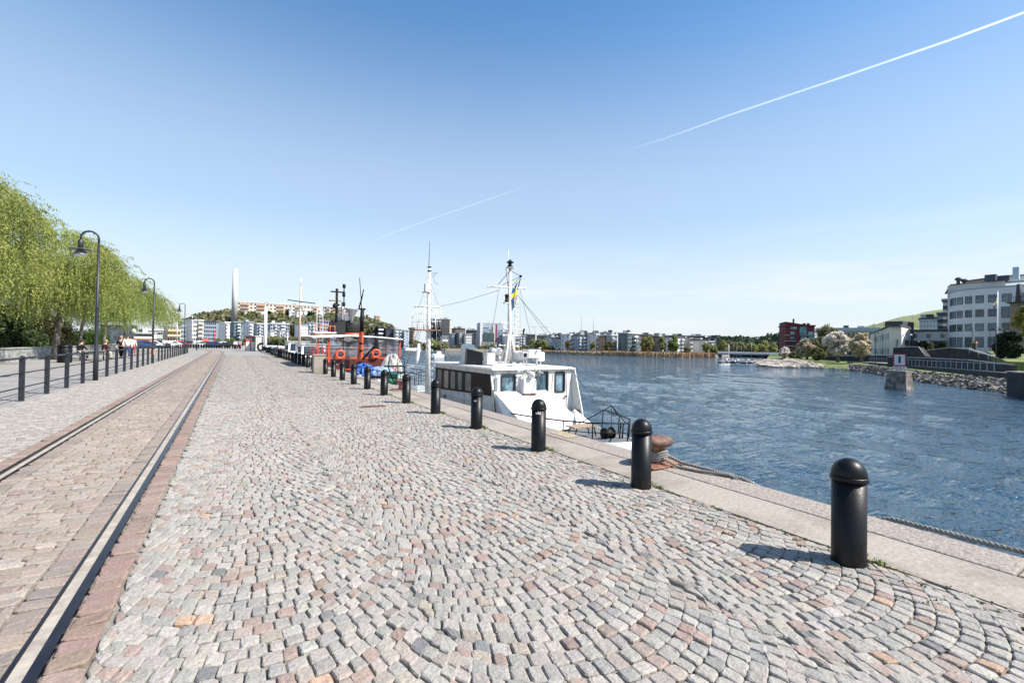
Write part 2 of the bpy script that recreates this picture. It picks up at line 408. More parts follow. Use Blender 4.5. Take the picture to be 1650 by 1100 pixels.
# grooved rails: head, groove fill, guard flange
M_rail = mat('rail_steel', (.035, .03, .04), .3, .75, var=.3, vs=5)
M_fill = mat('groove_fill', (.37, .325, .27), .85, var=.15, vs=14, c2=(.28, .24, .2), c2s=5)
for k, (c_, sg) in enumerate(((RX[0], 1), (RX[1], -1))):
    t = thing('tram_rail', ('steel grooved rail sunk in the setts beside the wide sett paving' if k == 0 else 'steel grooved rail sunk in the setts on the fence side'), 'rail', group='rails of the quay track')
    for nm, lo, hi_, z, mt in (('rail_head', .02, .076, .004, M_rail), ('groove_fill', -.052, .018, -.004, M_fill), ('guard_flange', -.074, -.054, .002, M_rail)):
        ys = np.concatenate([np.arange(1, 76, 3.), np.arange(76, 124, 1.)]); s_ = track_shift(ys); vs = []; fs = []
        a, d = (lo, hi_) if sg > 0 else (-hi_, -lo)
        for i, y in enumerate(ys):
            w = 1 if y < 40 else 1.25
            vs += [(c_+a+s_[i], y, -.05), (c_+a+s_[i], y, z), (c_+d+s_[i], y, z), (c_+d+s_[i], y, -.05)]
            if i:
                o = 4*i
                fs += [(o-4, o-3, o+1, o), (o-3, o-2, o+2, o+1), (o-2, o-1, o+3, o+2)]
        MB().add(vs, [f[::-1] for f in fs]).build(nm, mt, t)
# promenade left of the fence: asphalt cycle path, line, setts, edge
M_asph = mat('pale_asphalt', (.25, .235, .22), .92, var=.1, vs=2, bump=.002, bs=90, c2=(.215, .20, .185), c2s=.7)
b = MB(); b.box(-7.3, -4.62, 2, 122, -.2, -.002); b.box(-9.3, -7.36, 2, 122, -.2, -.0015); tag(b.build('cycle_path', M_asph), kind='structure')
b = MB(); b.box(-7.36, -7.3, 2, 122, -.2, .006); tag(b.build('path_edge_stones', M_conc), kind='structure')
b = MB(); b.box(-13.2, -9.3, 2, 122, -.2, -.004); tag(b.build('promenade_setts', M_far), kind='structure')
b = MB(); b.box(-60, -13.2, 2, 160, -.2, .05); tag(b.build('park_grass', mat('park_lawn', (.10, .15, .035), .9, var=.4, vs=1.2, bump=.03, bs=9)), kind='structure')
b = MB(); b.box(-13.2, -4.62, 122, 170, -.2, -.006); b.box(-4.62, 5.6, 150, 171, -.2, -.006); tag(b.build('street', M_asph), kind='structure')
# ---------------- water ----------------
m = bpy.data.materials.new('harbour_water'); m.use_nodes = True; n = m.node_tree.nodes; l = m.node_tree.links; bb = n['Principled BSDF']
bb.inputs['Base Color'].default_value = (.015, .044, .070, 1); bb.inputs['Roughness'].default_value = .03; bb.inputs['IOR'].default_value = 1.45
tc = n.new('ShaderNodeTexCoord'); last = None; sxw = n.new('ShaderNodeSeparateXYZ'); l.new(tc.outputs['Object'], sxw.inputs[0])
mw = n.new('ShaderNodeMapRange'); mw.inputs[1].default_value = 6; mw.inputs[2].default_value = 75; mw.inputs[3].default_value = 1; mw.inputs[4].default_value = 1.1; l.new(sxw.outputs[0], mw.inputs[0])
pn = n.new('ShaderNodeTexNoise'); pn.inputs['Scale'].default_value = .035; pn.inputs['Detail'].default_value = 3; l.new(tc.outputs['Object'], pn.inputs['Vector'])
pr = n.new('ShaderNodeMapRange'); pr.inputs[1].default_value = .35; pr.inputs[2].default_value = .65; pr.inputs[3].default_value = .65; pr.inputs[4].default_value = 1.15; l.new(pn.outputs[0], pr.inputs[0])
mp_ = n.new('ShaderNodeMath'); mp_.operation = 'MULTIPLY'; l.new(mw.outputs[0], mp_.inputs[0]); l.new(pr.outputs[0], mp_.inputs[1])
for sc_, dist, rot, sx, det in ((.36, .35, 35, 2.6, 3), (.9, .22, 24, 3.0, 3), (3.4, .085, 40, 2.4, 3)):
    mp = n.new('ShaderNodeMapping'); mp.inputs['Rotation'].default_value = (0, 0, R(rot)); mp.inputs['Scale'].default_value = (1, sx, 1)
    l.new(tc.outputs['Object'], mp.inputs[0]); ns = n.new('ShaderNodeTexNoise'); ns.inputs['Scale'].default_value = sc_; ns.inputs['Detail'].default_value = det
    ns.inputs['Distortion'].default_value = .5
    l.new(mp.outputs[0], ns.inputs['Vector']); bp = n.new('ShaderNodeBump'); bp.inputs['Distance'].default_value = dist; bp.inputs['Strength'].default_value = 1
    l.new(ns.outputs[0], bp.inputs['Height']); l.new((pr if sc_ < .5 else mp_).outputs[0], bp.inputs['Strength'])
    if last: l.new(last.outputs[0], bp.inputs['Normal'])
    last = bp
l.new(last.outputs[0], bb.inputs['Normal'])
def axis_pts(a, c_, near, s0, g):
    out = [a]; 
    while out[-1] < c_: out.append(out[-1]+max(s0, g*abs(out[-1]-near)))
    return out
ax = [-3000., 4.6]+axis_pts(5.0, 420, -3, .11, .0125)+[700, 1500, 4000, 9000]
yneg = sorted([-v for v in axis_pts(0.15, 14, -8, .12, .0125)])
ay = [-3000., -400, -60]+yneg+axis_pts(0., 420, -8, .12, .0125)+[700, 1500, 4000, 9000]
ax, ay = np.array(ax), np.array(ay); XX, YY = np.meshgrid(ax, ay); rw_ = np.random.default_rng(12)
dist_ = np.sqrt((XX)**2+(YY)**2); stp = np.maximum(.12, .0135*dist_); ZZ = np.zeros_like(XX)
for i in range(64):
    lam = .5*(12**rw_.random()); th = rw_.normal(R(-12), R(27)); kx, ky = math.cos(th)*2*math.pi/lam, math.sin(th)*2*math.pi/lam; ph = rw_.uniform(0, 6.28)
    amp = .0145*lam/(2*math.pi)*rw_.uniform(.6, 1.4); ww_ = np.clip((lam/stp-2.5)/2.5, 0, 1); wob = .6*np.sin(XX*.05+i)+.6*np.sin(YY*.043+i*2)
    w_ = np.sin(kx*XX+ky*YY+ph+wob); ZZ += amp*ww_*(w_-.35*np.cos(2*(kx*XX+ky*YY+ph+wob)))
ZZ *= (XX > 5.5)*(XX < 400)*(YY < 400)*(YY > -14)*(.75+.4*np.sin(XX*.021+1)*np.sin(YY*.017+.5))
nx_, ny_ = len(ax), len(ay); V = np.stack([XX.ravel(), YY.ravel(), (ZZ+WZ).ravel()], 1); ii = (np.arange(ny_-1)[:, None]*nx_+np.arange(nx_-1)[None]).ravel()
tag(np_mesh('water', V, np.stack([ii, ii+1, ii+nx_+1, ii+nx_], 1), m, smooth=True), kind='structure')

# iron drain cover in the setts, faded paint on the coping
p_ = onz(601, 655); t = thing('drain_cover', 'rusty iron drain grate set in the paving beside the row of bollards', 'drain cover', (p_.x, p_.y, 0), 0)
MB().box(-.34, .34, -.16, .16, -.03, .010).build('frame', M_rust, t)
for k in range(9): MB().box(-.30+.07*k, -.265+.07*k, -.13, .13, .0105, .017).build('bar', mat('dark_iron', (.05, .03, .025), .7, var=.3), t)
p_ = onz(925, 699); tag(MB().add([(5.28, p_.y-.35, .0225), (5.6, p_.y-.3, .0225), (5.62, p_.y+.3, .0225), (5.3, p_.y+.28, .0225)], [(0, 1, 2, 3)]).build('faded_yellow_mark', mat('faded_yellow', (.36, .27, .13), .9, var=.3, vs=20, c2=(.27, .23, .19), c2s=9, c2w=.5)), kind='structure')
# ---------------- bollards ----------------
ORD = ['nearest', 'second', 'third', 'fourth', 'fifth', 'sixth', 'seventh', 'eighth', 'ninth', 'tenth', 'eleventh', 'twelfth', 'thirteenth', 'fourteenth', 'fifteenth', 'sixteenth', 'seventeenth', 'eighteenth', 'nineteenth', 'twentieth', 'twenty-first', 'twenty-second', 'twenty-third', 'twenty-fourth', 'twenty-fifth', 'twenty-sixth', 'twenty-seventh', 'twenty-eighth', 'twenty-ninth', 'thirtieth', 'thirty-first', 'thirty-second', 'thirty-third', 'thirty-fourth', 'thirty-fifth', 'thirty-sixth', 'thirty-seventh', 'thirty-eighth']
BG = 'black domed bollards along the quay edge'
bt = thing('bollard', 'nearest black domed bollard, large at the right with a grass tuft at its foot', 'bollard', (0, 0, 0), 0, BG)
MB().lathe([(.122, -.04), (.122, .02), (.119, .05), (.119, .665)], 40).build('post', M_black, bt)
cp = MB(); cp.lathe([(.122, .660), (.131, .664), (.131, .690), (.123, .697)], 40)
cp.build('collar', M_black, bt)
MB().lathe([(.121, .696)]+[(max(.001, .122*math.cos(a)), .704+.132*math.sin(a)) for a in np.linspace(0, math.pi/2, 12)], 40).build('dome_cap', M_black, bt)
spx = [1.66]
bexact = {}
BOL = []
for i in range(38):
    BOL.append((4.29, 1.70+2.196*i))
notes = {0: 'nearest black domed bollard, largest of the row, grass tuft at its foot', 1: 'second black bollard from the camera, in front of the rusty mooring bollard',
  2: 'third black bollard from the camera, with a torn white sticker below its dome', 3: 'fourth black bollard from the camera, with a small white sticker under its collar'}
for i, (x, y) in enumerate(BOL):
    lb = notes.get(i, f'{ORD[i]} black domed bollard from the camera along the quay edge')
    o = bt if i == 0 else copy_tree(bt, label=lb)
    o['label'] = lb; o.location = (x+rnd.uniform(-.01, .01), y, 0); o.rotation_euler = (rnd.uniform(-.008, .008), rnd.uniform(-.008, .008), rnd.random()*6)
# stickers
M_stick = mat('sticker', (.6, .6, .58), .5, var=.2, vs=40)
def sticker(i, a0, a1, z0, z1, tear=False):
    x, y = BOL[i]; rr = .1225; vs = []; fs = []; N = 6
    for k in range(N+1):
        a = a0+(a1-a0)*k/N; zt = z1-(.02*abs(math.sin(k*2.1)) if tear else 0)-(.03*max(0, (N/2-k)/N) if tear else 0)
        vs += [(x+rr*math.cos(a), y+rr*math.sin(a), z0), (x+rr*math.cos(a), y+rr*math.sin(a), zt)]
        if k: fs.append((2*k-2, 2*k, 2*k+1, 2*k-1))
    return MB().add(vs, fs).build('sticker', M_stick)
tag(sticker(2, R(212), R(250), .60, .655, True), 'torn white sticker on the third black bollard below the dome', 'sticker')
tag(sticker(3, R(215), R(238), .555, .583), 'small white rectangular sticker on the fourth black bollard', 'sticker')
# grass tufts in the joints at the bollard feet
def blades(name, pts, n, h, spread, mt, seed=1, wid=.006):
    rg = np.random.default_rng(seed); V = []; F = []
    for (x, y) in pts:
        for k in range(n):
            a = rg.uniform(0, 6.28); r_ = abs(rg.normal(0, spread)); bx, by = x+r_*math.cos(a), y+r_*math.sin(a)
            hh = h*rg.uniform(.4, 1.2)*math.exp(-r_/spread*.35); d = rg.uniform(0, 6.28); w = wid*rg.uniform(.6, 1.4); lx, ly = math.cos(d)*hh*.7, math.sin(d)*hh*.7
            i = len(V); nx, ny = -math.sin(d)*w, math.cos(d)*w
            V += [(bx-nx, by-ny, -.015), (bx+nx, by+ny, -.015), (bx+nx*.7+lx*.5, by+ny*.7+ly*.5, hh*.7), (bx-nx*.7+lx*.5, by-ny*.7+ly*.5, hh*.7), (bx+lx, by+ly, hh*.8), (bx+lx*1.02, by+ly*1.02, hh*.78)]
            F += [(i, i+1, i+2, i+3), (i+3, i+2, i+5, i+4)]
    return np_mesh(name, V, F, mt)
M_grass = mat('grass_blades', (.16, .20, .05), .7, var=.4, vs=30)
tf = []
for i in range(0, 9):
    x, y = BOL[i]; tf += [(x+.17+.03*rnd.random(), y+.02+.04*rnd.random()) for _ in range(2 if i else 4)]+[(x+.1+.1*rnd.random(), y-.14)]
tag(blades('grass_tufts', tf, 45, .055, .05, M_grass, 5), kind='stuff')
js = [(4.44+rg.normal(0, .012), y+rg.normal(0, .1)) for y in np.arange(.6, 16, .09)]+[(rg.uniform(3.9, 4.45), rg.uniform(.6, 9)) for _ in range(120)]
tag(blades('joint_moss', js, 7, .018, .03, mat('moss', (.14, .15, .055), .9, var=.4, vs=20), 77, .008), kind='stuff')

# ---------------- mooring bollards ----------------
def mooring(x, y, label):
    t = thing('mooring_bollard', label, 'mooring bollard', (x, y, 0), 0, 'rusty mooring bollards on the coping')
    b = MB(); b.prism([(-.36, -.24), (.30, -.27), (.34, .1), (.22, .30), (-.30, .28), (-.40, .05)], .014, .036, 'z'); b.build('base_plate', M_rust, t, bevel=.008)
    b = MB(); b.lathe([(.16, .03), (.115, .07), (.10, .16), (.105, .25), (.15, .285)], 24); b.build('neck', M_rust, t)
    # mushroom head longer across the quay
    vs = MB(); vs.lathe([(.10, .275), (.19, .285), (.215, .32), (.21, .365), (.17, .40), (.08, .415), (.001, .418)], 28)
    vs.v = [(a*1.22, c_*.86, d) for a, c_, d in vs.v]; vs.build('head', mat('worn_rust', (.085, .05, .04), .65, var=.3, vs=10, bump=.003, bs=30, c2=(.17, .085, .055), c2s=5), t)
    return t
mpos = onz(1066, 752)
MX, MY = 5.34, 4.55
mooring(MX, MY, 'rusty mooring bollard with coiled ropes behind the second black bollard')
mooring(5.3, 16.2, 'small rusty mooring bollard beside the foot of the white aft mast')
mooring(5.3, 29.0, 'far rusty mooring bollard in front of the blue tarpaulin')
M_rope = mat('weathered_rope', (.25, .235, .21), .95, var=.3, vs=60, bump=.003, bs=120)
def rope_pts(path, strands=3, rr=.012, pitch=.09, n_per=.018):
    P = [Vector(p) for p in path]; out = [[] for _ in range(strands)]; L = 0.; k = 0
    for i in range(len(P)-1):
        seg = (P[i+1]-P[i]); ln = seg.length; t = seg.normalized(); x = t.cross(Vector((0, 0, 1)) if abs(t.z) < .9 else Vector((1, 0, 0))).normalized(); y = t.cross(x)
        m = max(1, int(ln/n_per))
        for j in range(m):
            s = L+ln*j/m; p = P[i]+seg*(j/m)
            for q_ in range(strands):
                a = 2*math.pi*(s/pitch+q_/strands); out[q_].append(p+(x*math.cos(a)+y*math.sin(a))*rr*.62)
        L += ln
    return out
def rope(name, path, label, rr=.014, mt=None, npm=.02):
    b = MB()
    for st in rope_pts(path, 3, rr, .11, npm): b.tube(st, rr*.56, 5)
    return tag(b.build(name, mt or M_rope), label, 'rope')
coil = [(MX+.135*math.cos(a), MY+.125*math.sin(a), .075+.13*a/25+.01*math.sin(3*a)) for a in np.linspace(0, 25, 130)]
rope('mooring_rope', coil, 'grey rope wound round the neck of the rusty mooring bollard', .02)
rope('mooring_rope', [(MX+.13, MY-.05, .13), (MX+.2, MY-.3, .06), (5.60, MY-.75, .05), (5.675, MY-1.1, .03), (5.70, MY-1.6, -.10), (5.72, MY-2.4, -.06), (5.78, 1.9, .0), (5.82, 1.2, .0), (5.9, .4, .02), (6.0, -1.5, .1)], 'twisted grey rope running along the outside of the coping to the right edge', .023)
rope('mooring_rope', [(MX-.05, MY-.14, .12), (MX+.05, MY-.33, .035), (MX+.12, MY-.6, .035), (5.62, MY-.95, .045), (5.68, MY-1.25, -.05), (5.72, MY-1.5, -.5), (5.8, MY-1.8, -1.2)], 'second strand of rope leaving the rusty mooring bollard over the coping', .02)
# rail fence
FG = 'posts and rails of the dark promenade fence'
M_fence = mat('fence_paint', (.018, .02, .026), .42, var=.25, vs=14)
def fence(ys, X, label, h=1.18, rails=(.36, .74), top=1.16, post=.05):
    t = thing('railing', label, 'fence', (X, ys[0], 0))
    pm = None
    for y in ys:
        if pm is None:
            b = MB(); b.box(-post*1.1, post*1.1, -post*.5, post*.5, -.05, h-.02); b.lathe([(post*1.05, h-.03), (post*1.05, h-.005), (post*.6, h+.02), (.001, h+.03)], 12)
            pm = b.build('post', M_fence, t)
        else: part_copy(pm, t, (0, y-ys[0], 0))
    for a, c_ in zip(ys[:-1], ys[1:]):
        for z, r_ in [(z, .017) for z in rails]+[(top-.03, .029)]:
            MB().bar((0, a-ys[0]+.04, z), (0, c_-ys[0]-.04, z), r_, 10).build('handrail' if r_ > .025 else 'rail', M_fence, t)
    return t
fy = [11.2, 13.15]+[15.1+1.935*k for k in range(0, 14)]
fence(fy, -4.70, 'dark metal railing with three rails beside the near lamp post')
fy2 = [43.9+1.94*k for k in range(15)]
fence(fy2, -4.74, 'dark metal railing farther along the promenade, past the second lamp post')
# street lamps
LG = 'swan-neck street lamps along the promenade fence'
M_lampw = mat('lamp_white', (.75, .75, .73), .4)
M_lampg = mat('lamp_shade_grey', (.16, .165, .17), .45, var=.2, vs=8)
lt = thing('street_lamp', 'nearest swan-neck street lamp, standing by the fence in front of the willows', 'street lamp', (0, 0, 0), 0, LG)
H = 5.95
MB().lathe([(.085, -.05), (.085, 1.05), (.062, 1.12), (.062, 2.9), (.066, 2.95), (.048, 3.0), (.040, H-.4)], 20).build('pole', M_grey_metal, lt)
ra = .27
arm = [(0, 0, H-.45), (0, 0, H-ra)]+[(-ra+ra*math.cos(a), 0, H-ra+ra*math.sin(a)) for a in np.linspace(0, math.pi, 16)[1:]]+[(-2*ra, 0, H-ra-.12)]
MB().tube(arm, .036, 10).build('swan_neck', M_grey_metal, lt)
lx = -2*ra; z0 = H-ra-.1
MB().lathe([(.06, -.36), (.085, -.34), (.085, -.02), (.05, .01)], 16, (lx, 0, z0)).build('lamp_holder', M_grey_metal, lt)
MB().lathe([(.06, -.36), (.36, -.375), (.36, -.385), (.06, -.40)], 28, (lx, 0, z0)).build('disc_reflector', M_lampg, lt)
b = MB(); b.lathe([(.07, -.38), (.12, -.44), (.20, -.54), (.25, -.62), (.24, -.625), (.19, -.555), (.11, -.46), (.07, -.42)], 28, (lx, 0, z0)); sh_ = b.build('lamp_shade', M_lampg, lt)
b = MB(); b.lathe([(.235, -.61), (.19, -.64), (.1, -.65), (.001, -.65)], 24, (lx, 0, z0)); b.build('diffuser', M_lampw, sh_); _ch.setdefault(sh_.name, [])
for i, (x, y, lb) in enumerate([(-4.62, 24.3, 'nearest swan-neck street lamp, standing by the fence in front of the willows'), (-4.72, 40.6, 'second swan-neck street lamp with an orange sticker, in the gap of the fence'),
      (-4.75, 66.0, 'third swan-neck street lamp, right of the last willow'), (-4.8, 90.0, 'farthest swan-neck street lamp, seen under the arm of the third')]):
    o = lt if i == 0 else copy_tree(lt, label=lb)
    o.location = (x, y, 0); o['label'] = lb
M_or = mat('orange_sticker', (.6, .16, .03), .6)
tag(MB().lathe([(.088, .62), (.088, .95)], 14, (-4.72, 40.6, 0), caps=False).build('sticker', M_or), 'orange band pasted round the foot of the second street lamp', 'sticker')
tag(MB().box(-5.4+.0, -5.26, 39.98, 40.02, 3.05, 3.2).build('lamp_tag', M_lampw), 'x', 'tag') if False else None
# ---------------- the white ferry moored at the quay ----------------
M_hull = mat('ferry_white', (.66, .655, .64), .42, var=.07, vs=2.5, c2=(.46, .42, .37), c2s=1.9, c2w=.575, c2t=.09, vec=(2.4, 2.4, .6), bump=.004, bs=3)
M_hullw = mat('ferry_white_worn', (.64, .63, .60), .5, var=.12, vs=8, c2=(.30, .19, .12), c2s=5, c2w=.63, c2t=.05, vec=(1.6, 1.6, .6))
M_antif = mat('boot_top', (.10, .03, .025), .7)
M_deck = mat('deck_grey', (.13, .135, .14), .8, var=.15, vs=5)
M_blackm = mat('black_metal', (.005, .005, .006), .55, var=.3, vs=10, spec=.25)
M_refl_pane = mat('painted_reflection_pane', (.20, .20, .17), .6, var=.25, vs=3)  # reflection put into the colour of the ferry's side panes
M_wood = mat('weathered_wood', (.30, .22, .15), .8, var=.25, vs=6, vec=(1, 12, 1))
M_wire = mat('steel_wire', (.10, .11, .12), .5)
M_strap = mat('rubber', (.02, .02, .022), .7)
FX0, FX1, FYF, FYB = 6.80, 9.86, 12.05, 16.7
FC = (FX0+FX1)/2
fer = thing('ferry', 'white passenger ferry with a dark window band moored behind the bollards', 'boat', (FC, 14, WZ))
def hull(t, stations, name, mats, zk, deckz=None, gw=.06, sheer_in=.85, n=7, bulwark=True):
    """stations: (Y, centreX, halfbeam, gunwale z); mats: hull, deck"""
    b = MB(); rings = []
    for (Y, cx, hb, gz) in stations:
        pts = []
        for k in range(n):
            f = k/(n-1); pts.append((cx-hb*(sheer_in+(1-sheer_in)*f**.6 if f > 0 else sheer_in*.8), Y, zk+(gz-zk)*f))
        L = pts[::-1]; Rr = [(2*cx-x, y, z) for x, y, z in pts]
        rings.append(L+Rr)
    V = [p for r_ in rings for p in r_]; m_ = 2*n; F = []
    for i in range(len(rings)-1):
        for k in range(m_-1): F.append((i*m_+k, i*m_+k+1, (i+1)*m_+k+1, (i+1)*m_+k))
    F.append(tuple(range(m_-1, -1, -1))); F.append(tuple((len(rings)-1)*m_+k for k in range(m_)))
    b.add(V, F, True)
    o = b.bw(name, mats[0], t)
    sol = o.modifiers.new('thick', 'SOLIDIFY'); sol.thickness = .035; sol.offset = -1
    dz = (lambda gz: gz-.02) if deckz is None else (lambda gz: deckz)
    d = MB(); V = []; F = []
    for i, (Y, cx, hb, gz) in enumerate(stations):
        z = dz(gz); V += [(cx-hb*.97, Y, z), (cx+hb*.97, Y, z)]
        if i: F.append((2*i-2, 2*i-1, 2*i+1, 2*i))
    d.add(V, F); dk = d.bw('deck', mats[1], t)
    return o
ST = [(7.95, FC+.05, .03, -.60), (8.15, FC+.04, .30, -.63), (8.6, FC+.03, .66, -.68), (9.3, FC, 1.02, -.74), (10.3, FC, 1.33, -.78), (11.6, FC, 1.5, -.74), (12.5, FC, 1.55, -.62), (16.9, FC, 1.55, -.62), (19.3, FC, 1.5, -.62), (20.3, FC, 1.25, -.6), (20.7, FC, .9, -.55)]
hull(fer, ST, 'hull', (M_hull, M_deck), WZ-.5, -.95 if False else None)
# cabin side walls
b = MB(); b.box(FX0, FX0+.06, FYF+.02, FYB, -.7, .94); b.box(FX1-.06, FX1, FYF+.02, FYB, -.7, .94); b.box(FX0+.06, FX1-.06, FYB-.06, FYB, -.7, .94)
# front wall with windows cut: built from strips between openings
FO = [(onY(819, 600, FYF), onY(831, 634, FYF)), (onY(864, 600, FYF), onY(882, 631, FYF)), (onY(895, 600, FYF), onY(909, 631, FYF))]
wins = [(a.x, c_.x, max(c_.z, .2), a.z) for a, c_ in FO]
wins[0] = (onY(808.5, 600, FYF).x, onY(830, 600, FYF).x, .27, .79)
xs = [FX0+.06]+[v for w in wins for v in w[:2]]+[FX1-.06]
for i in range(0, len(xs), 2): b.box(xs[i], xs[i+1], FYF, FYF+.06, -.7, .94)
for x0, x1, z0, z1 in wins:
    b.box(x0, x1, FYF, FYF+.06, -.7, z0); b.box(x0, x1, FYF, FYF+.06, z1, .94)
cab = b.bw('cabin', M_hull, fer, bevel=.006)
# roof
b = MB(); b.hexa([(FX0-.12, FYF-.10, .93), (FX1+.05, FYF-.10, .93), (FX1+.05, FYB+.25, .93), (FX0-.12, FYB+.25, .93)], [(FX0-.12, FYF-.10, .985), (FX1+.05, FYF-.10, .985), (FX1+.05, FYB+.25, .985), (FX0-.12, FYB+.25, .985)])
b.box(FX0-.06, FX1, FYF, FYB+.1, .985, 1.01)
roof = b.bw('roof', M_hullw, fer, bevel=.018)
def rrect(x0, x1, z0, z1, r, n=5):
    P = []
    for cx, cz, a0 in ((x1-r, z1-r, 0), (x0+r, z1-r, 90), (x0+r, z0+r, 180), (x1-r, z0+r, 270)):
        for k in range(n+1):
            a = R(a0+90*k/n); P.append((cx+r*math.cos(a), cz+r*math.sin(a)))
    return P
def frame_ring(b, outer, inner, d0, d1, axis='y'):
    n = len(outer)
    def P(p, d): return (p[0], d, p[1]) if axis == 'y' else (d, p[0], p[1])
    V = [P(p, d0) for p in outer]+[P(p, d0) for p in inner]+[P(p, d1) for p in outer]+[P(p, d1) for p in inner]
    F = []
    for i in range(n):
        j = (i+1) % n; F += [(i, j, n+j, n+i), (2*n+i, 3*n+i, 3*n+j, 2*n+j), (i, 2*n+i, 2*n+j, j), (n+i, n+j, 3*n+j, 3*n+i)]
    return b.add(V, F, False)
M_fglass = mat('wheelhouse_glass', (.05, .10, .13), .05, spec=.9, var=.5, vs=2.5, c2=(.16, .24, .28), c2s=2.5, c2w=.5)
for k, (x0, x1, z0, z1) in enumerate(wins):
    nm = 'window'
    b = MB(); frame_ring(b, rrect(x0-.03, x1+.03, z0-.03, z1+.03, .07), rrect(x0+.015, x1-.015, z0+.015, z1-.015, .06), FYF-.022, FYF+.03)
    w = b.bw(nm, M_strap if k != 1 else M_strap, fer)
    b = MB(); b.prism(rrect(x0-.005, x1+.005, z0-.005, z1+.005, .05), FYF+.032, FYF+.045)
    l_ = fer.location; b.v = [(p[0]-l_.x, p[1]-l_.y, p[2]-l_.z) for p in b.v]; b.build('pane', M_fglass, w)
# door around the right-hand window, slightly proud
x0, x1, z0, z1 = wins[2]
b = MB(); frame_ring(b, rrect(x0-.13, x1+.13, -.66, z1+.1, .12), rrect(x0-.105, x1+.105, -.64, z1+.075, .11), FYF-.015, FYF+.02); dr = b.bw('door', M_hullw, fer)
b = MB(); b.box(x1-.01, x1+.09, FYF-.06, FYF-.03, .02, .045); b.box(x1+.06, x1+.085, FYF-.06, FYF+.01, .015, .05); l_ = fer.location
b.v = [(p[0]-l_.x, p[1]-l_.y, p[2]-l_.z) for p in b.v]; b.build('handle', M_blackm, dr)
# small lettering mark by the door
for (zx, zz, w_, h_) in ((x0-.03, -.10, .02, .12), (x0-.0, -.14, .03, .015)):
    pass
b = MB(); zb = -.12
for (dx, dz, w_, h_) in ((.03, 0, .016, .13), (-.015, -.0, .045, .016), (.03, .12, .04, .016), (.075, -.005, .02, .02)): b.box(x0+dx, x0+dx+w_, FYF-.006, FYF+.01, zb+dz, zb+dz+h_)
b.bw('door_marking', M_blackm, fer)
# dark side window band; pale panes have reflections put into their colour
def band(y0, y1, zt0, zb0, zt1, zb1):  # a quad on the port side, z at y0 and y1
    return [(y0, zb0), (y1, zb1), (y1, zt1), (y0, zt0)]
bb0, bb1 = FYF+.14, FYB-.05
ztop = lambda y: .80-.0*(y-FYF); zbot = lambda y: .15-.035*(y-FYF)
b = MB(); b.prism(band(bb0, bb1, ztop(bb0), zbot(bb0), ztop(bb1), zbot(bb1)), FX0-.022, FX0+.01, 'x')
b.bw('window_band', mat('tinted_panel', (.006, .006, .007), .3, spec=.15), fer)
edges = [(.40, .50), (.52, .585), (.63, .71), (.745, .80), (.845, .895), (.925, .975)]
for k, (e0, e1) in enumerate([(.30, .395), (.46, .53), (.585, .665), (.72, .80), (.86, .94)]):
    ya, yb = bb0+(bb1-bb0)*e0, bb0+(bb1-bb0)*e1
    P = rrect(ya, yb, zbot(yb)+.07, ztop(ya)-.07, .06)
    b = MB(); b.prism([(p[0], p[1]) for p in P], FX0-.03, FX0-.012, 'x'); b.bw('side_window', M_refl_pane if k != 3 else mat('warm_reflection_pane', (.36, .30, .23), .5, var=.3, vs=5), fer)
# blue number mark on the side
b = MB()
for dy in (0, .10): frame_ring(b, [(15.62+dy, -.28), (15.70+dy, -.28), (15.70+dy, -.16), (15.62+dy, -.16)], [(15.64+dy, -.26), (15.68+dy, -.26), (15.68+dy, -.18), (15.64+dy, -.18)], FX0-.012, FX0+.01, 'x')
b.bw('registration_mark', mat('blue_paint', (.03, .06, .25), .5), fer)
# rubbing strake and slanted corner post
b = MB(); b.box(FX0-.03, FX0+.01, FYF+.1, FYB+.2, -.17, -.13); b.bw('strake', M_hullw, fer)
b = MB(); b.tube([(FX0-.06, FYF+.08, .93), (FX0-.03, FYF-.22, -.65)], .035, 8); b.bw('corner_post', M_hull, fer)
b = MB(); b.tube([(FX0-.02, FYF-.06, .34), (FX0-.08, FYF-.12, .30), (FX0-.08, FYF-.26, -.2), (FX0-.05, FYF-.36, -.72)], .016, 8); b.bw('grab_rail', M_blackm, fer)
b = MB(); b.tube([(FX1+.03, FYF-.1, .5), (FX1+.06, FYF-.14, .46), (FX1+.11, FYF-.28, -.2), (FX1+.16, FYF-.46, -.78)], .018, 8); b.bw('grab_rail', M_blackm, fer)
# small side light window on the slanted cheek
b = MB(); b.prism(rrect(FX0+.02, FX0+.12, .2, .72, .04), FYF-.03, FYF-.008); b.bw('slit_window', mat('grey_glass', (.22, .25, .27), .15), fer)
# turtle-back sloping from under the windows to the foredeck
xr = onY(880, 640, FYF).x
V = [(FX0+.0, FYF, .30), (xr, FYF, .26), (xr+.45, FYF-.9, -.45), (xr-.1, FYF-1.45, -.74), (FX0+.35, FYF-1.6, -.76), (FX0+.03, FYF-.8, -.62), (FX0, FYF, -.62), (xr, FYF, -.75), (xr+.43, FYF-.9, -.78)]
b = MB(); b.add(V, [(0, 5, 4), (0, 4, 3, 1), (1, 3, 2), (0, 6, 5), (1, 2, 8, 7)], False); b.bw('turtleback', M_hull, fer)
b = MB(); px_ = xr+.52; py_ = FYF-.85
b.add([(px_-.35, py_+.35, -.72), (px_-.3, py_-.45, -.72), (px_+.4, py_-.4, -.72), (px_+.42, py_+.3, -.72), (px_+.02, py_+.05, -.28)], [(0, 1, 4), (1, 2, 4), (2, 3, 4), (3, 0, 4)], False); b.bw('skylight', M_hullw, fer)
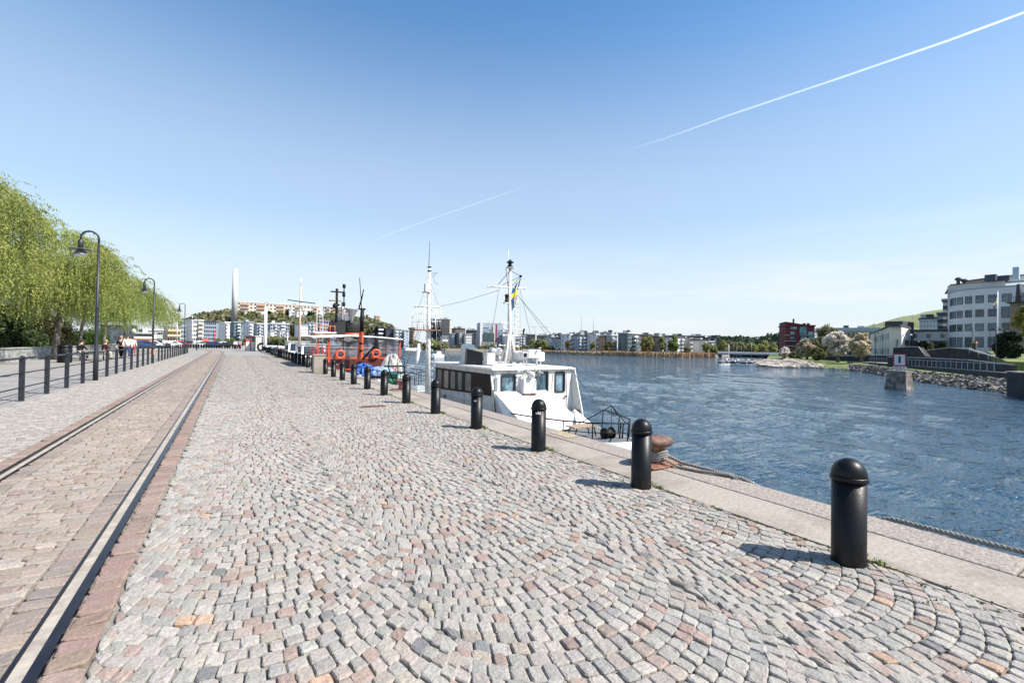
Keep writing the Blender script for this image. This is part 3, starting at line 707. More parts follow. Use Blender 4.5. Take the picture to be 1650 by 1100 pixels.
# starboard cheek: tall bulwark running forward
b = MB(); b.hexa([(FX1-.02, FYF+.05, -.76), (FX1+.10, FYF-.52, -.80), (FX1+.15, FYF-.50, -.80), (FX1+.03, FYF+.05, -.76)], [(FX1-.05, FYF+.05, .94), (FX1+.02, FYF-.08, .94), (FX1+.07, FYF-.06, .94), (FX1, FYF+.05, .94)]); b.bw('cheek_plate', M_hullw, fer)
b = MB(); b.hexa([(FX1-.32, FYF-.03, -.75), (FX1+.19, FYF-.55, -.79), (FX1+.195, FYF-.54, -.79), (FX1-.31, FYF-.02, -.75)], [(FX1-.28, FYF-.03, -.38), (FX1+.12, FYF-.40, -.40), (FX1+.125, FYF-.39, -.40), (FX1-.27, FYF-.02, -.38)]); b.bw('kick_plate', M_deck, fer)
# equipment box and searchlight between the wheelhouse windows
xa, xb = onY(838, 615, FYF).x, onY(860, 615, FYF).x
b = MB(); b.box(xa, xb-.04, FYF-.22, FYF+.0, .20, .66); eb = b.bw('equipment_box', M_hull, fer, bevel=.02)
b = MB(); b.box(xa-.01, xb-.03, FYF-.23, FYF-.0, .165, .197); b.bw('box_tray', M_rust, fer)
b = MB()
for k in range(7):
    x = xa+.1+.04*k; b.tube([(x, FYF-.1, .18), (x+.05*math.sin(k), FYF-.16, .05), (x+.06*math.cos(k*2), FYF-.14, -.06-.02*(k % 3)), (x+.08, FYF-.08, .0), (x+.1, FYF-.06, .18)], .012, 6)
b.bw('cable_bunch', M_wire, fer)
b = MB(); b.lathe([(.001, -.1), (.085, -.08), (.10, .03), (.11, .1)], 16, ((xa+xb)/2, FYF-.26, .80), 'y'); b.lathe([(.04, -.02), (.04, .14)], 10, ((xa+xb)/2, FYF-.2, .66)); b.bw('searchlight', M_hull, fer)
# clutter of fittings on the roof edge
for k in range(9):
    x = xa-.25+.11*k; z = .88+.05*math.sin(k*2.3)
    b = MB(); b.tube([(x, FYF-.12, z-.12), (x+.05, FYF-.2, z), (x+.13, FYF-.16, z+.05*math.cos(k)), (x+.15, FYF-.1, z-.07)], .014, 6)
    if k % 3 == 0: b.ball((x+.06, FYF-.18, z+.03), .045)
    b.bw('deck_fitting', M_hullw, fer)
# roof equipment
def rz_at(px, py, Y): return onY(px, py, Y)
y1 = 14.2
a0, a1 = rz_at(750, 585, y1), rz_at(769, 560, y1)
ex = a0.x; 
b = MB(); b.hexa([(ex, y1-.1, 1.0), (ex+.42, y1-.5, 1.0), (ex+.62, y1+.1, 1.0), (ex+.2, y1+.5, 1.0)], [(ex+.03, y1-.08, 1.56), (ex+.42, y1-.48, 1.44), (ex+.60, y1+.1, 1.44), (ex+.22, y1+.46, 1.58)]); b.bw('funnel', mat('funnel_black', (.008, .008, .009), .5, var=.3), fer, bevel=.02)
b = MB(); b.box(ex+.45, ex+.75, y1-.75, y1-.45, 1.0, 1.42); b.bw('vent_box', M_hullw, fer, bevel=.01)
b = MB(); b.prism([(ex+.25, 1.0), (ex+.62, 1.0), (ex+.62, 1.62), (ex+.56, 1.70), (ex+.42, 1.73), (ex+.31, 1.70), (ex+.25, 1.62)], y1+.5, y1+.95); b.bw('ventilator', M_hull, fer, bevel=.012)
for (cx, cy) in ((ex+.95, y1-.2), (onX(802, 560, FC).x-.3, 13.9)):
    p = (cx, cy, 1.48)
    b = MB(); b.lathe([(.05, .14), (.13, .10), (.14, .0), (.10, -.12), (.07, -.16)], 16, p, 'y'); b.tube([(cx, cy, 1.0), (cx+.04, cy, 1.2), (cx, cy, 1.42)], .05, 8); b.lathe([(.001, -.17), (.05, -.165)], 10, p, 'y'); b.bw('cowl_vent', M_hullw, fer)
b = MB(); b.box(ex+.4, FC+.2, 13.0, 15.6, 1.01, 1.07); b.bw('roof_hatch', M_hull, fer, bevel=.01)
for k, (pa, pb, yt, yb_) in enumerate(((852, 872, 563, 577), (868, 878, 567, 582), (836, 850, 568, 580))):
    Y = 12.9+.2*k; A = onY(pa, yt, Y); B = onY(pb, yb_, Y); b = MB(); b.box(A.x, B.x, Y, Y+.42, B.z, A.z); b.bw('roof_locker', M_hull, fer, bevel=.03)
    for xx in (A.x+.05, B.x-.05):
        MB().lathe([(.025, 1.0), (.025, B.z+.02)], 8, (xx, Y+.2, 0)).bw('locker_leg', M_hull, fer)
A = onY(845, 572, 12.5); b = MB(); b.box(A.x-.09, A.x+.09, 12.45, 12.7, A.z-.09, A.z+.10); b.lathe([(.02, 1.0), (.02, A.z-.08)], 8, (A.x, 12.55, 0)); sl_ = b.bw('flood_light', M_hull, fer, bevel=.012)
b = MB(); b.box(A.x-.06, A.x+.06, 12.435, 12.45, A.z-.06, A.z+.07); l_ = fer.location; b.v = [(p[0]-l_.x, p[1]-l_.y, p[2]-l_.z) for p in b.v]; b.build('lens', M_blackm, sl_)
A = onY(870, 560, 12.8); MB().tube([(A.x, 12.8, 1.3), (A.x, 12.8, A.z)], .012, 6).lathe([(.05, -.015), (.06, 0), (.001, .02)], 10, (A.x, 12.8, A.z)).bw('small_aerial', M_hull, fer)
# --- fore mast ---
YM = 13.7
def fm(px, py, dy=0.): 
    p = onY(px, py, YM); return Vector((p.x, YM+dy, p.z))
mb_ = fm(820, 588); mt_ = fm(822, 432); mb_.z = 1.0
b = MB(); b.tube([mb_, mb_*.6+mt_*.4, mt_], [.085, .07, .05], 12); b.bw('fore_mast', M_hullw, fer)
b = MB()
for dx, dy in ((-.3, -.2), (.3, -.2), (.26, .25), (-.26, .25)): b.tube([(mb_.x+dx, YM+dy, 1.0), (mb_.x+dx*.42, YM+dy*.4, 1.6), (mb_.x+dx*.1, YM+dy*.1, 2.2)], [.045, .04, .025], 6)
b.bw('mast_foot', M_hullw, fer)
lad0, lad1 = fm(831, 580), fm(830, 480)
b = MB()
for d in (-.09, .09): b.bar(lad0+Vector((d, -.1, 0)), lad1+Vector((d*.7, -.08, 0)), .013)
for k in range(15):
    p = lad0.lerp(lad1, k/14); b.bar(p+Vector((-.1, -.1, 0)), p+Vector((.1, -.1, 0)), .012)
b.bw('mast_ladder', M_hullw, fer)
for k, (pa, pb, py) in enumerate(((806, 832, 520), (810, 838, 540), (804, 836, 556), (812, 842, 530), (814, 840, 566))):
    A, B = fm(pa, py, -.05), fm(pb, py+1, .05); b = MB(); b.tube([A, (A+B)/2, B], .02, 6); b.ball(A, .045); b.lathe([(.03, -.05), (.045, .04)], 8, B); b.bw('mast_bracket', M_hullw, fer)
A, B = fm(787, 462), fm(845, 464); b = MB(); b.bar(A, B, .022); b.ball(A, .04); b.ball(B, .05); b.bw('crosstree', M_hull, fer)
p = fm(822, 432)
b = MB(); b.lathe([(.15, 0), (.16, .02), (.09, .03)], 14, p); lan = b.bw('lantern_plate', M_hull, fer)
b = MB(); b.lathe([(.10, .03), (.10, .08), (.055, .10), (.055, .17), (.13, .19), (.11, .23), (.05, .25), (.03, .30), (.001, .31)], 14, p); b.bw('lantern', M_blackm, fer)
b = MB(); b.bar(fm(819, 432), fm(819, 403), .012); b.bw('whip_aerial', M_hull, fer)
A = fm(839, 445); b = MB()
for q_ in (fm(823, 436), fm(810, 459), fm(824, 462)): b.bar(A, q_, .009)
b.ball(A, .05); b.bar(fm(803, 458), fm(824, 434), .01); b.bar(fm(815, 432), fm(819, 465), .009); b.bw('gaff_stays', M_blackm, fer)
p = fm(815, 488, -.05); b = MB(); b.box(p.x-.09, p.x+.12, YM-.12, YM+.06, p.z-.02, p.z+.015); b.bw('lamp_bracket', M_hull, fer)
b = MB(); b.lathe([(.07, .02), (.07, .08), (.05, .10), (.055, .22), (.08, .25), (.03, .31), (.001, .32)], 12, p); b.bw('mast_lamp', M_blackm, fer)
# rigging wires
wire = lambda pts, r_=.007, nm='stay': MB().tube(pts, r_, 5).bw(nm, M_wire, fer)
wire([fm(805, 463), fm(803, 470), fm(797, 510), (fm(790, 560).x, YM+.6, 1.02)])
wire([fm(838, 466), fm(846, 500), (fm(858, 575).x, YM-.3, 1.02)])
wire([fm(825, 464), fm(838, 480), onz(968, 661, -.05)], .008)
wire([fm(838, 468), (fm(838, 560).x, YM, 1.4)], .004)
# --- bow rail ---
def dk(px, py, z): p = onz(px, py, z); return p
rail = [(FC-1.38, 10.9, -.25), (FC-1.2, 9.6, -.22), dk(937, 690, -.2), dk(983, 687, -.2), dk(1000, 685, -.19)]
tip = Vector((FC+.12, 8.15, -.18)); 
RL = [(FC-1.42, 11.2, -.26), (FC-1.27, 10.2, -.24), (FC-1.0, 9.3, -.22), (FC-.62, 8.6, -.20), (FC+.05, 8.05, -.17)]
RR_ = [(FC+.05, 8.05, -.17), (FC+.68, 8.6, -.20), (FC+1.05, 9.35, -.22), (FC+1.32, 10.3, -.2)]
b = MB(); b.tube(RL, .019, 8); b.tube(RR_, .019, 8)
b.tube([(x*1, y, z-.24) for x, y, z in RL[2:]], .012, 6)
b.bw('bow_rail', M_blackm, fer)
for x, y, z in RL[1:]+RR_[1:]:
    MB().bar((x, y, z), (x*.98+FC*.02, y+.03, -.76), .016).bw('rail_post', M_blackm, fer)
ap = Vector((FC+.55, 9.15, .10))
b = MB(); b.bar(ap, (FC+1.0, 9.4, -.2), .014); b.bar(ap, (FC+.2, 8.3, -.2), .014); b.bar(ap, (FC-.35, 10.1, -.7), .014); b.bar(ap, (FC+.6, 9.2, -.75), .010); b.bw('bow_tripod', M_blackm, fer)
wire([ap+Vector((0, 0, 0)), fm(836, 478)], .008)
# table on the foredeck, as a thing of its own
tb = thing('folding_table', 'small wooden table standing on the foredeck of the white ferry', 'table', (FC-.15, 9.55, -.74))
MB().box(-.42, .42, -.2, .2, .27, .295).build('table_top', M_wood, tb)
for sx_ in (-.3, .3):
    for sy_ in (-.14, .14): MB().bar((sx_, sy_, .27), (sx_*1.25, sy_, 0), .016).build('leg', M_blackm, tb)
wn = MB(); wn.lathe([(.12, -.12), (.12, .12)], 14, (FC+.28, 9.0, -.6), 'x'); wn.lathe([(.16, -.14), (.16, -.12)], 14, (FC+.28, 9.0, -.6), 'x'); wn.lathe([(.16, .12), (.16, .14)], 14, (FC+.28, 9.0, -.6), 'x'); wn.box(FC+.1, FC+.46, 8.95, 9.05, -.76, -.6); wn.bw('anchor_winch', M_blackm, fer)
for dx in (0, .1): MB().bar((FC+.45+dx, 8.75, -.75), (FC+.6+dx, 8.85, -.35), .022).bw('bow_post', M_blackm, fer)
# --- aft mast ---
YA = 19.8
def am(px, py, dy=0.):
    p = onY(px, py, YA); return Vector((p.x, YA+dy, p.z))
A, B = am(689, 640), am(692, 433); A.z = -.62
M_mast = mat('mast_flaking_white', (.76, .75, .71), .5, var=.12, vs=9, c2=(.40, .20, .10), c2s=6, c2w=.62, c2t=.05)
b = MB(); b.tube([A, A.lerp(B, .5), B], [.13, .10, .055], 14); b.bw('aft_mast', M_mast, fer)
for k in range(17):
    p = A.lerp(B, .06+.047*k); s_ = .17-.004*k
    b = MB(); b.tube([p+Vector((.03, -.1, 0)), p+Vector((s_, -.14, .02)), p+Vector((s_+.03, -.1, .09)), p+Vector((s_*.6, -.05, .1))], .012, 6); b.tube([p+Vector((-.03, .1, .05)), p+Vector((-s_, .02, .06)), p+Vector((-s_, 0, .13))], .011, 6); b.bw('mast_rung', M_hullw, fer)
P0, P1 = am(668, 531), am(706, 531)
b = MB(); b.box(P0.x, P1.x, YA-.35, YA+.35, P0.z-.03, P0.z+.02); b.bw('lookout_platform', M_rust, fer)
U0, U1 = am(672, 493), am(709, 495)
b = MB(); b.bar(U0, U1, .045); b.bar(am(668, 495), am(674, 491), .03); b.bw('yard', M_hullw, fer)
b = MB()
for (xa_, xb_, y_) in ((668, 668, -.33), (706, 706, -.33), (706, 707, .33), (668, 669, .33), (697, 697, -.33), (679, 679, -.33)):
    p = am(xa_, 531, y_); q_ = am(xb_, 498 if xa_ in (668, 706) else 512, y_); b.bar(p, q_, .014)
for zz in (505, 518): b.bar(am(668, zz, -.33), am(706, zz, -.33), .011); b.bar(am(668, zz, .33), am(706, zz, .33), .011)
b.bw('platform_railing', M_hullw, fer)
b = MB()
for (a_, c_) in (((682, 495), (668, 555)), ((686, 497), (672, 548)), ((699, 497), (704, 528)), ((703, 497), (707, 526)), ((676, 494), (671, 530)), ((684, 495), (680, 531))): b.bar(am(*a_, -.1), am(*c_, -.15), .011)
b.bw('platform_struts', M_hullw, fer)
b = MB(); b.bar(am(691, 430), am(692.5, 389), .014); b.bw('whip_aerial', M_wire, fer)
for py in (431, 437): MB().lathe([(.09, 0), (.10, .03), (.05, .05)], 12, am(692, py)).bw('mast_light', M_blackm, fer)
p = am(687, 467); MB().box(p.x-.1, p.x+.06, YA-.12, YA+.05, p.z-.1, p.z+.28).bw('radio_box', mat('pale_grey_box', (.5, .51, .52), .5), fer, bevel=.02)
MB().box(p.x-.2, p.x+.16, YA-.12, YA+.08, p.z-.13, p.z-.105).bw('box_bracket', M_rust, fer)
b = MB(); b.bar(am(695, 441), am(706, 439), .012); b.bar(am(697, 447), am(703, 440), .012); b.tube([am(699, 448), am(700, 455), am(706, 459)], .01, 5); b.bw('aerial_arms', M_wire, fer)
wire([am(684, 468), am(676, 492)]); wire([am(694, 455), am(706, 492)])
wire([am(707, 494), (am(707, 490).x*.5+fm(800, 468).x*.5, (YA+YM)/2, (am(707, 490).z+fm(800, 468).z)/2-.12), fm(803, 468)], .008, 'aerial_wire')
# rope-ladder shrouds
for (t0, t1, b0, b1) in (((668, 533), (673, 533), (640, 606), (651, 609)), ((700, 533), (705, 533), (716, 592), (728, 590))):
    A0, A1 = am(*t0), am(*t1); dY = .7 if b0[0] < 690 else -.6
    B0, B1 = am(*b0, dY), am(*b1, dY*.4); b = MB(); b.bar(A0, B0, .011); b.bar(A1, B1, .011)
    for k in range(3, 15): b.bar(A0.lerp(B0, k/14.5), A1.lerp(B1, k/14.5), .011)
    b.bw('rope_ladder', M_wire, fer)
# rolled white cloth hanging from the platform
A = am(674, 556); V = []; F = []; N = 9
b = MB(); b.tube([am(675, 553), am(674, 565), am(672, 578), am(670, 592)], [.05, .10, .085, .02], 7); tag(b.build('hanging_cloth', M_white), 'white furled cloth hanging below the platform of the aft mast', 'cloth')
# flag
def flag(top, w, h, name, label, cat='flag'):
    V = []; Fy = []; Fb = []; nx, nz = 14, 22; fm_ = []
    for j in range(nz+1):
        for i in range(nx+1):
            u, v = i/nx, j/nz
            fold = .035*math.sin(u*11+v*3)*(.4+v)
            # cloth hangs limp from its hoist: gathered, falling diagonally
            x = -u*w*(.35+.15*math.sin(v*4))-v*w*.28; z = -v*h*(1-.15*u)-u*h*.32
            V.append((x, fold, z))
    F = []
    for j in range(nz):
        for i in range(nx):
            k = j*(nx+1)+i; F.append((k, k+1, k+nx+2, k+nx+1)); u, v = (i+.5)/nx, (j+.5)/nz
            fm_.append(1 if (.30 < u < .46 or .40 < v < .58) else 0)
    o = np_mesh(name, V, F, [mat('flag_blue', (.015, .09, .26), .7), mat('flag_yellow', (.75, .55, .04), .7)], smooth=True, fm=fm_)
    o.location = top; return tag(o, label, cat)
tp = fm(839, 447, -.03); flag(tp, .78, 1.05, 'flag', 'blue flag with a yellow cross hanging limp from the ferry fore mast')
# ---------------- grey work boat between the ferry and the tug ----------------
M_greyh = mat('grey_hull', (.24, .28, .29), .5, var=.12, vs=2, c2=(.25, .2, .16), c2s=3, c2w=.66)
M_green = mat('green_box', (.03, .22, .13), .5, var=.2, vs=4)
M_orange = mat('tug_orange', (.50, .085, .03), .45, var=.12, vs=3, c2=(.35, .07, .03), c2s=3, c2w=.66)
M_dred = mat('dark_red', (.085, .014, .012), .55, var=.2, vs=3)
M_tarp = mat('blue_tarpaulin', (.012, .085, .33), .5, var=.35, vs=3, bump=.05, bs=5)
M_buoy = mat('lifebuoy_orange', (.70, .09, .03), .45)
M_bwhite = mat('boat_white', (.76, .76, .75), .4, var=.06, vs=3, c2=(.5, .46, .4), c2s=3, c2w=.68)
wb_ = thing('work_boat', 'low grey work boat with black railings between the ferry and the orange tug', 'boat', (7.9, 25.5, WZ))
hull(wb_, [(21.6, 7.9, .04, -.35), (22.1, 7.9, .5, -.42), (23.2, 7.9, 1.05, -.5), (26, 7.9, 1.4, -.55), (29.4, 7.9, 1.4, -.5)], 'hull', (M_greyh, M_deck), WZ-.4)
PR = [(7.75, 21.7, .28), (7.2, 22.2, .25), (6.75, 23.4, .22), (6.65, 25.5, .22), (6.65, 29., .24)]
PS = [(7.95, 21.7, .28), (8.6, 22.2, .25), (9.05, 23.4, .22), (9.2, 25.5, .22), (9.2, 29., .24)]
for L in (PR, PS):
    b = MB(); b.tube(L, .022, 8); b.tube([(x, y, z-.3) for x, y, z in L], .014, 6); b.bw('boat_railing', M_blackm, wb_)
    for x, y, z in L+[((L[2][0]+L[3][0])/2, 24.5, .22), (L[3][0], 27.2, .23)]: MB().bar((x, y, z), (x, y, -.5), .016).bw('rail_post', M_blackm, wb_)
def wbp(px, py, Y=24.5): return onY(px, py, Y)
b = MB()
for x0_, x1_ in ((622, 652), ): 
    A, B = wbp(619, 590), wbp(652, 590); C_, D_ = wbp(652, 613), wbp(628, 617)
    b.box(A.x, B.x, 24.4, 24.5, A.z-.04, A.z+.04); b.box(A.x+.1, B.x, 24.4, 24.5, A.z-.36, A.z-.30)
    b.bar((B.x, 24.45, A.z), (B.x, 24.45, -.5), .04); b.bar((A.x+.2, 24.45, A.z), (A.x+.55, 24.45, -.5), .035); b.bar((A.x+.9, 24.45, -.5), (A.x+.15, 24.45, A.z-.3), .02)
b.bw('gangway_frame', M_blackm, wb_)
b = MB(); hp = [wbp(640, 590), wbp(640, 582), wbp(642, 577), wbp(646, 575), wbp(650, 577), wbp(652, 583), wbp(652, 592)]; b.tube(hp, .018, 8); b.bw('hoop_rail', M_blackm, wb_)
A = wbp(630, 604); t = thing('storage_box', 'green storage box standing on the grey work boat behind the black frame', 'box', (A.x+.28, 24.9, -.5))
MB().box(-.34, .34, -.3, .3, 0, .52).build('body', M_green, t, bevel=.02); MB().box(-.36, .36, -.32, .32, .525, .59).build('lid', mat('green_lid', (.05, .32, .22), .5), t, bevel=.015)
A = wbp(645, 606); t = thing('storage_box', 'pale green locker next to the darker green box on the work boat', 'box', (A.x+.1, 24.7, -.5))
MB().box(-.26, .26, -.25, .25, 0, .6).build('body', mat('pale_green_box', (.38, .5, .42), .5, var=.1), t, bevel=.02); MB().box(-.20, .20, -.262, -.252, .1, .5).build('door', mat('pale_green_door', (.5, .6, .53), .5), t)
for k, (x, y) in enumerate(((6.45, 22.6), (6.5, 23.6), (6.4, 24.6), (6.45, 27.5))):
    t = tag(MB().lathe([(.001, -.28), (.10, -.24), (.13, -.1), (.13, .12), (.10, .24), (.03, .28)], 14, (x, y, -.45)).build('fender', M_bwhite if k % 2 else M_strap), ['black rubber fender hanging between quay and work boat bow', 'white fender hanging near the bow of the grey work boat', 'black fender hanging amidships on the work boat', 'white fender hanging at the stern of the work boat'][k], 'fender')

# ---------------- the orange tug ----------------
YT = 33.0
def tp_(px, py, Y=YT): return onY(px, py, Y)
TX0, TX1 = tp_(512, 560).x, tp_(644, 560).x; TC = (TX0+TX1)/2
tug = thing('tug', 'orange tug with a clear-sided white awning over its deck', 'boat', (TC, 36, WZ))
hw = (TX1-TX0)/2
hull(tug, [(29.3, TC, .25, .05), (29.8, TC, 1.0, -.02), (30.8, TC, 1.9, -.12), (32.2, TC, hw*.95, -.2), (34, TC, hw, -.25), (42, TC, hw, -.25), (45, TC, hw*.8, -.1)], 'hull', (M_dred, M_deck), WZ-.6)
b = MB()
stt = [(29.3, .25, .05), (29.8, 1.0, -.02), (30.8, 1.9, -.12), (32.2, hw*.95, -.2), (34, hw, -.25)]
for s_ in (-1, 1): b.tube([(TC+s_*(h+.02), y, z) for y, h, z in stt], .09, 8)
b.bw('gunwale', M_orange, tug)
zr = tp_(580, 545).z; zb = tp_(580, 577).z
b = MB(); b.box(TX0, TX1, YT-.05, YT+.05, zb-.04, zb+.08); b.bw('front_beam', M_orange, tug)
b = MB(); b.box(TX0, TX1, YT-.02, YT+.02, zb-.75, zb-.083); b.bw('front_bulwark', M_dred, tug)
b = MB(); V = []; F = []; N = 14
for i in range(N+1):
    u = i/N; x = TX0-.35+(TX1-TX0+.5)*u; z = zr+.02+.16*math.sin(math.pi*u)+.02*math.sin(u*40)
    V += [(x, YT-.3, z), (x, YT+6.5, z+.15), (x, YT-.3, z-.10), (x, YT+6.5, z+.05)]
    if i: o = 4*i; F += [(o-4, o, o+1, o-3), (o-2, o-1, o+3, o+2), (o-4, o-2, o+2, o)]
b.add(V, F, True); b.bw('awning', mat('awning_white', (.72, .70, .66), .7, var=.12, vs=2, c2=(.45, .42, .38), c2s=2, c2w=.62), tug)
M_clear = mat('clear_plastic_sheet', (.19, .19, .24), .15, var=.6, vs=1.3, alpha=.5, bump=.04, bs=2.5, spec=.7)
posts = [TX0, tp_(530, 560).x, tp_(553, 560).x, tp_(582, 560).x, tp_(606, 560).x, tp_(622, 560).x, TX1]
for i in range(len(posts)-1):
    V = []; F = []; n_ = 10; x0, x1 = posts[i]+.06, posts[i+1]-.06
    for k in range(n_+1):
        u = k/n_; x = x0+(x1-x0)*u; w = .07*math.sin(u*9+i*2)
        V += [(x, YT+w, zb+.1), (x, YT+w*.5, zr+.0)]
        if k: o = 2*k; F.append((o-2, o, o+1, o-1))
    MB().add(V, F, True).bw('curtain', M_clear, tug)
for x in (TX0, posts[1], TX1): MB().box(x-.06, x+.06, YT-.06, YT+.06, zb-.3, zr).bw('awning_post', M_orange, tug)
for x in (posts[2], posts[4], posts[5]): MB().box(x-.025, x+.025, YT-.03, YT+.03, zb, zr).bw('awning_post', M_dred, tug)
zm = tp_(580, 562).z; MB().box(TX0, TX1, YT-.03, YT+.03, zm-.03, zm+.03).bw('mid_rail', M_dred, tug)
for sx_ in (TX0, TX1):
    V = [(sx_, YT, zb), (sx_, YT+6, zb), (sx_, YT+6, zr), (sx_, YT, zr)]; MB().add(V, [(0, 1, 2, 3)]).bw('side_curtain', M_clear, tug)
# gear seen through the sheets
b = MB(); b.box(TX0+.5, TX0+2.1, YT+1.2, YT+3, -.2, 1.0); b.bw('deck_cabin', M_bwhite, tug, bevel=.03)
b = MB(); b.box(TC+.6, TC+2.2, YT+1.0, YT+2.4, -.2, .9); b.bw('winch_housing', mat('dark_purple_grey', (.10, .07, .08), .6, var=.3), tug, bevel=.03)
for k, (px, py) in enumerate(((548.5, 571), (606, 569.5))):
    p = tp_(px, py, YT-.25); pts = [(p.x+.26*math.cos(a), YT-.2, p.z+.26*math.sin(a)) for a in np.linspace(0, 2*math.pi, 20, endpoint=False)]
    t = MB().tube(pts, .075, 10, closed=True).build('life_buoy', M_buoy); tag(t, ['orange life buoy hanging on the tug front left of the orange mast', 'orange life buoy hanging on the tug front right of the orange mast'][k], 'life buoy', 'orange life buoys on the tug')
# orange bow mast with black jib and antenna
A, B = tp_(580, 580, 32.2), tp_(582.5, 534, 32.2)
b = MB(); b.tube([A, B], [.20, .15], 4, smooth=False); b.bw('mast_lower', M_orange, tug)
C2 = tp_(584, 497, 32.2); b = MB(); b.tube([B, C2], [.16, .12], 10); b.box(C2.x-.2, C2.x+.2, 32.1, 32.3, C2.z-.1, C2.z+.02); b.bw('mast_upper', M_blackm, tug)
b = MB(); b.bar(tp_(583, 500, 32.2), tp_(579.5, 448, 32.2), .025); b.tube([tp_(578, 498, 32.1), tp_(583, 480, 32.1), tp_(586, 466, 32.1)], [.05, .05, .03], 6); b.bw('mast_aerials', M_blackm, tug)
b = MB(); b.tube([tp_(584, 579, 32), tp_(606, 555, 32)], .075, 4, smooth=False); b.box(tp_(606, 555, 32).x-.15, tp_(606, 555, 32).x+.15, 31.9, 32.1, tp_(606, 562, 32).z, tp_(606, 552, 32).z); b.bw('derrick_boom', M_blackm, tug)
for py in (553, 565): p = tp_(581, py, 32.0); MB().lathe([(.12, -.08), (.12, .08)], 10, (p.x, 31.9, p.z)).bw('mast_block', M_blackm, tug)
# wheelhouse roof, funnel, signal mast behind
Y2 = 38.0
def t2(px, py): return onY(px, py, Y2)
A, B = t2(538, 515), t2(571, 541); b = MB(); b.box(A.x, (A.x+B.x)/2+.1, Y2, Y2+1.6, B.z, A.z); b.lathe([(.85, t2(555, 536).z), (.85, t2(555, 517).z), (.7, t2(555, 515.5).z)], 18, ((A.x+B.x)/2+.75, Y2+.8, 0)); b.bw('funnel', mat('funnel_soot', (.006, .006, .007), .7, var=.3), tug)
b = MB(); b.lathe([(.88, B.z-.1), (.88, t2(555, 536).z)], 18, ((A.x+B.x)/2+.75, Y2+.8, 0)); b.bw('funnel_band', M_orange, tug)
A, B = t2(507, 527), t2(538, 541); b = MB(); b.box(A.x, B.x, Y2-.3, Y2+2.5, B.z, A.z-.45); b.bw('wheelhouse', M_orange, tug)
MB().box(A.x-.1, B.x+.1, Y2-.45, Y2+2.7, A.z-.44, A.z-.36).bw('wheelhouse_roof', M_bwhite, tug)
for x in np.linspace(A.x, B.x, 5): MB().bar((x, Y2-.35, A.z-.36), (x, Y2-.35, A.z+.15), .035).bw('roof_rail_post', M_orange, tug)
MB().bar((A.x, Y2-.35, A.z+.12), (B.x, Y2-.35, A.z+.12), .035).bw('roof_rail', M_orange, tug)
b = MB(); b.bar(t2(542, 518), t2(543, 465), .10, 8); b.bw('signal_mast', M_blackm, tug)
b = MB(); b.bar(t2(533, 469.5), t2(556, 471), .06); b.bw('signal_yard', M_blackm, tug)
b = MB(); b.bar(t2(530, 484), t2(550, 484.5), .06); b.bw('lower_yard', mat('ochre_paint', (.30, .2, .06), .5), tug)
b = MB(); b.ball(t2(540, 493), .2, sz=1.2); b.bar(t2(543, 490), t2(547, 492), .08); b.bw('radar_scanner', M_blackm, tug)
b = MB(); b.bar(t2(554, 500), t2(554.5, 459), .045); b.lathe([(.12, -.15), (.12, .15)], 8, t2(554.5, 461)); b.lathe([(.12, -.15), (.12, .15)], 8, t2(554, 475)); b.lathe([(.14, -.15), (.14, .15)], 8, t2(553.5, 490)); b.bw('light_pole', M_blackm, tug)
b = MB(); b.bar(t2(552, 515), t2(552, 487), .10, 8); b.bw('exhaust_pipe', M_steel, tug)
p = t2(567, 508); b = MB(); b.lathe([(.10, -.6), (.14, -.25), (.28, .1), (.50, .46), (.50, .5)], 16, p); b.bw('exhaust_cowl', M_lampg, tug)
b = MB(); b.box(t2(549, 512).x, t2(566, 512).x, Y2+.2, Y2+1, t2(549, 517).z, t2(549, 505).z); b.bw('vent_casing', mat('pale_casing', (.55, .56, .56), .5, var=.15), tug)
b = MB(); b.tube([t2(530, 541), t2(531, 528), t2(533, 519)], .1, 8); b.bw('vent_pipe', M_blackm, tug)
# grey canvas heap at the starboard bow
def lump(name, label, cat, pts, r_, mt, seed, sc_=(1, 1, 1), n=700):
    pass
def heap(name, c, sx_, sy_, sz_, mt, seed=1, nu=34, nv=16, amp=.16):
    rg = np.random.default_rng(seed); V = []; F = []
    ph = rg.uniform(0, 6.28, 12)
    for j in range(nv+1):
        v = j/nv; rr = math.cos(v*math.pi/2)
        for i in range(nu):
            a = 2*math.pi*i/nu; f = 1+amp*(math.sin(3*a+ph[0]+v*2)+.7*math.sin(7*a+ph[1]-v*4)+.5*math.sin(13*a+ph[2]+v*5))*.6
            z = math.sin(v*math.pi/2)*(1+amp*.9*math.sin(2*a+ph[3])*(1-v)+amp*.5*math.sin(5*a+v*9))
            V.append((c[0]+sx_*rr*f*math.cos(a), c[1]+sy_*rr*f*math.sin(a), c[2]+sz_*z))
    for j in range(nv):
        for i in range(nu): F.append((j*nu+i, j*nu+(i+1) % nu, (j+1)*nu+(i+1) % nu, (j+1)*nu+i))
    return np_mesh(name, V, F, mt, smooth=False)
p = onY(582, 600, 29); tag(heap('tarpaulin', (p.x+.2, 29.3, -.35), .72, .55, .66, M_tarp, 3, amp=.42), 'crumpled bright blue tarpaulin heaped on the bow of the orange tug', 'tarpaulin')
p = onY(610, 598, 28.9); tag(heap('tarpaulin', (p.x+.3, 29.6, -.4), 1.2, .7, .55, mat('pale_blue_sheet', (.20, .29, .45), .5, var=.3, vs=3), 9), 'pale blue sheet spread to the right of the blue tarpaulin', 'tarpaulin')
p = tp_(634, 583, 31); tag(heap('sailcloth', (p.x, 31.2, -.5), .75, .6, 1.35, mat('grey_canvas', (.36, .35, .32), .85, var=.25, vs=3), 5, amp=.2), 'grey canvas bundle at the right corner of the tug bow', 'canvas')
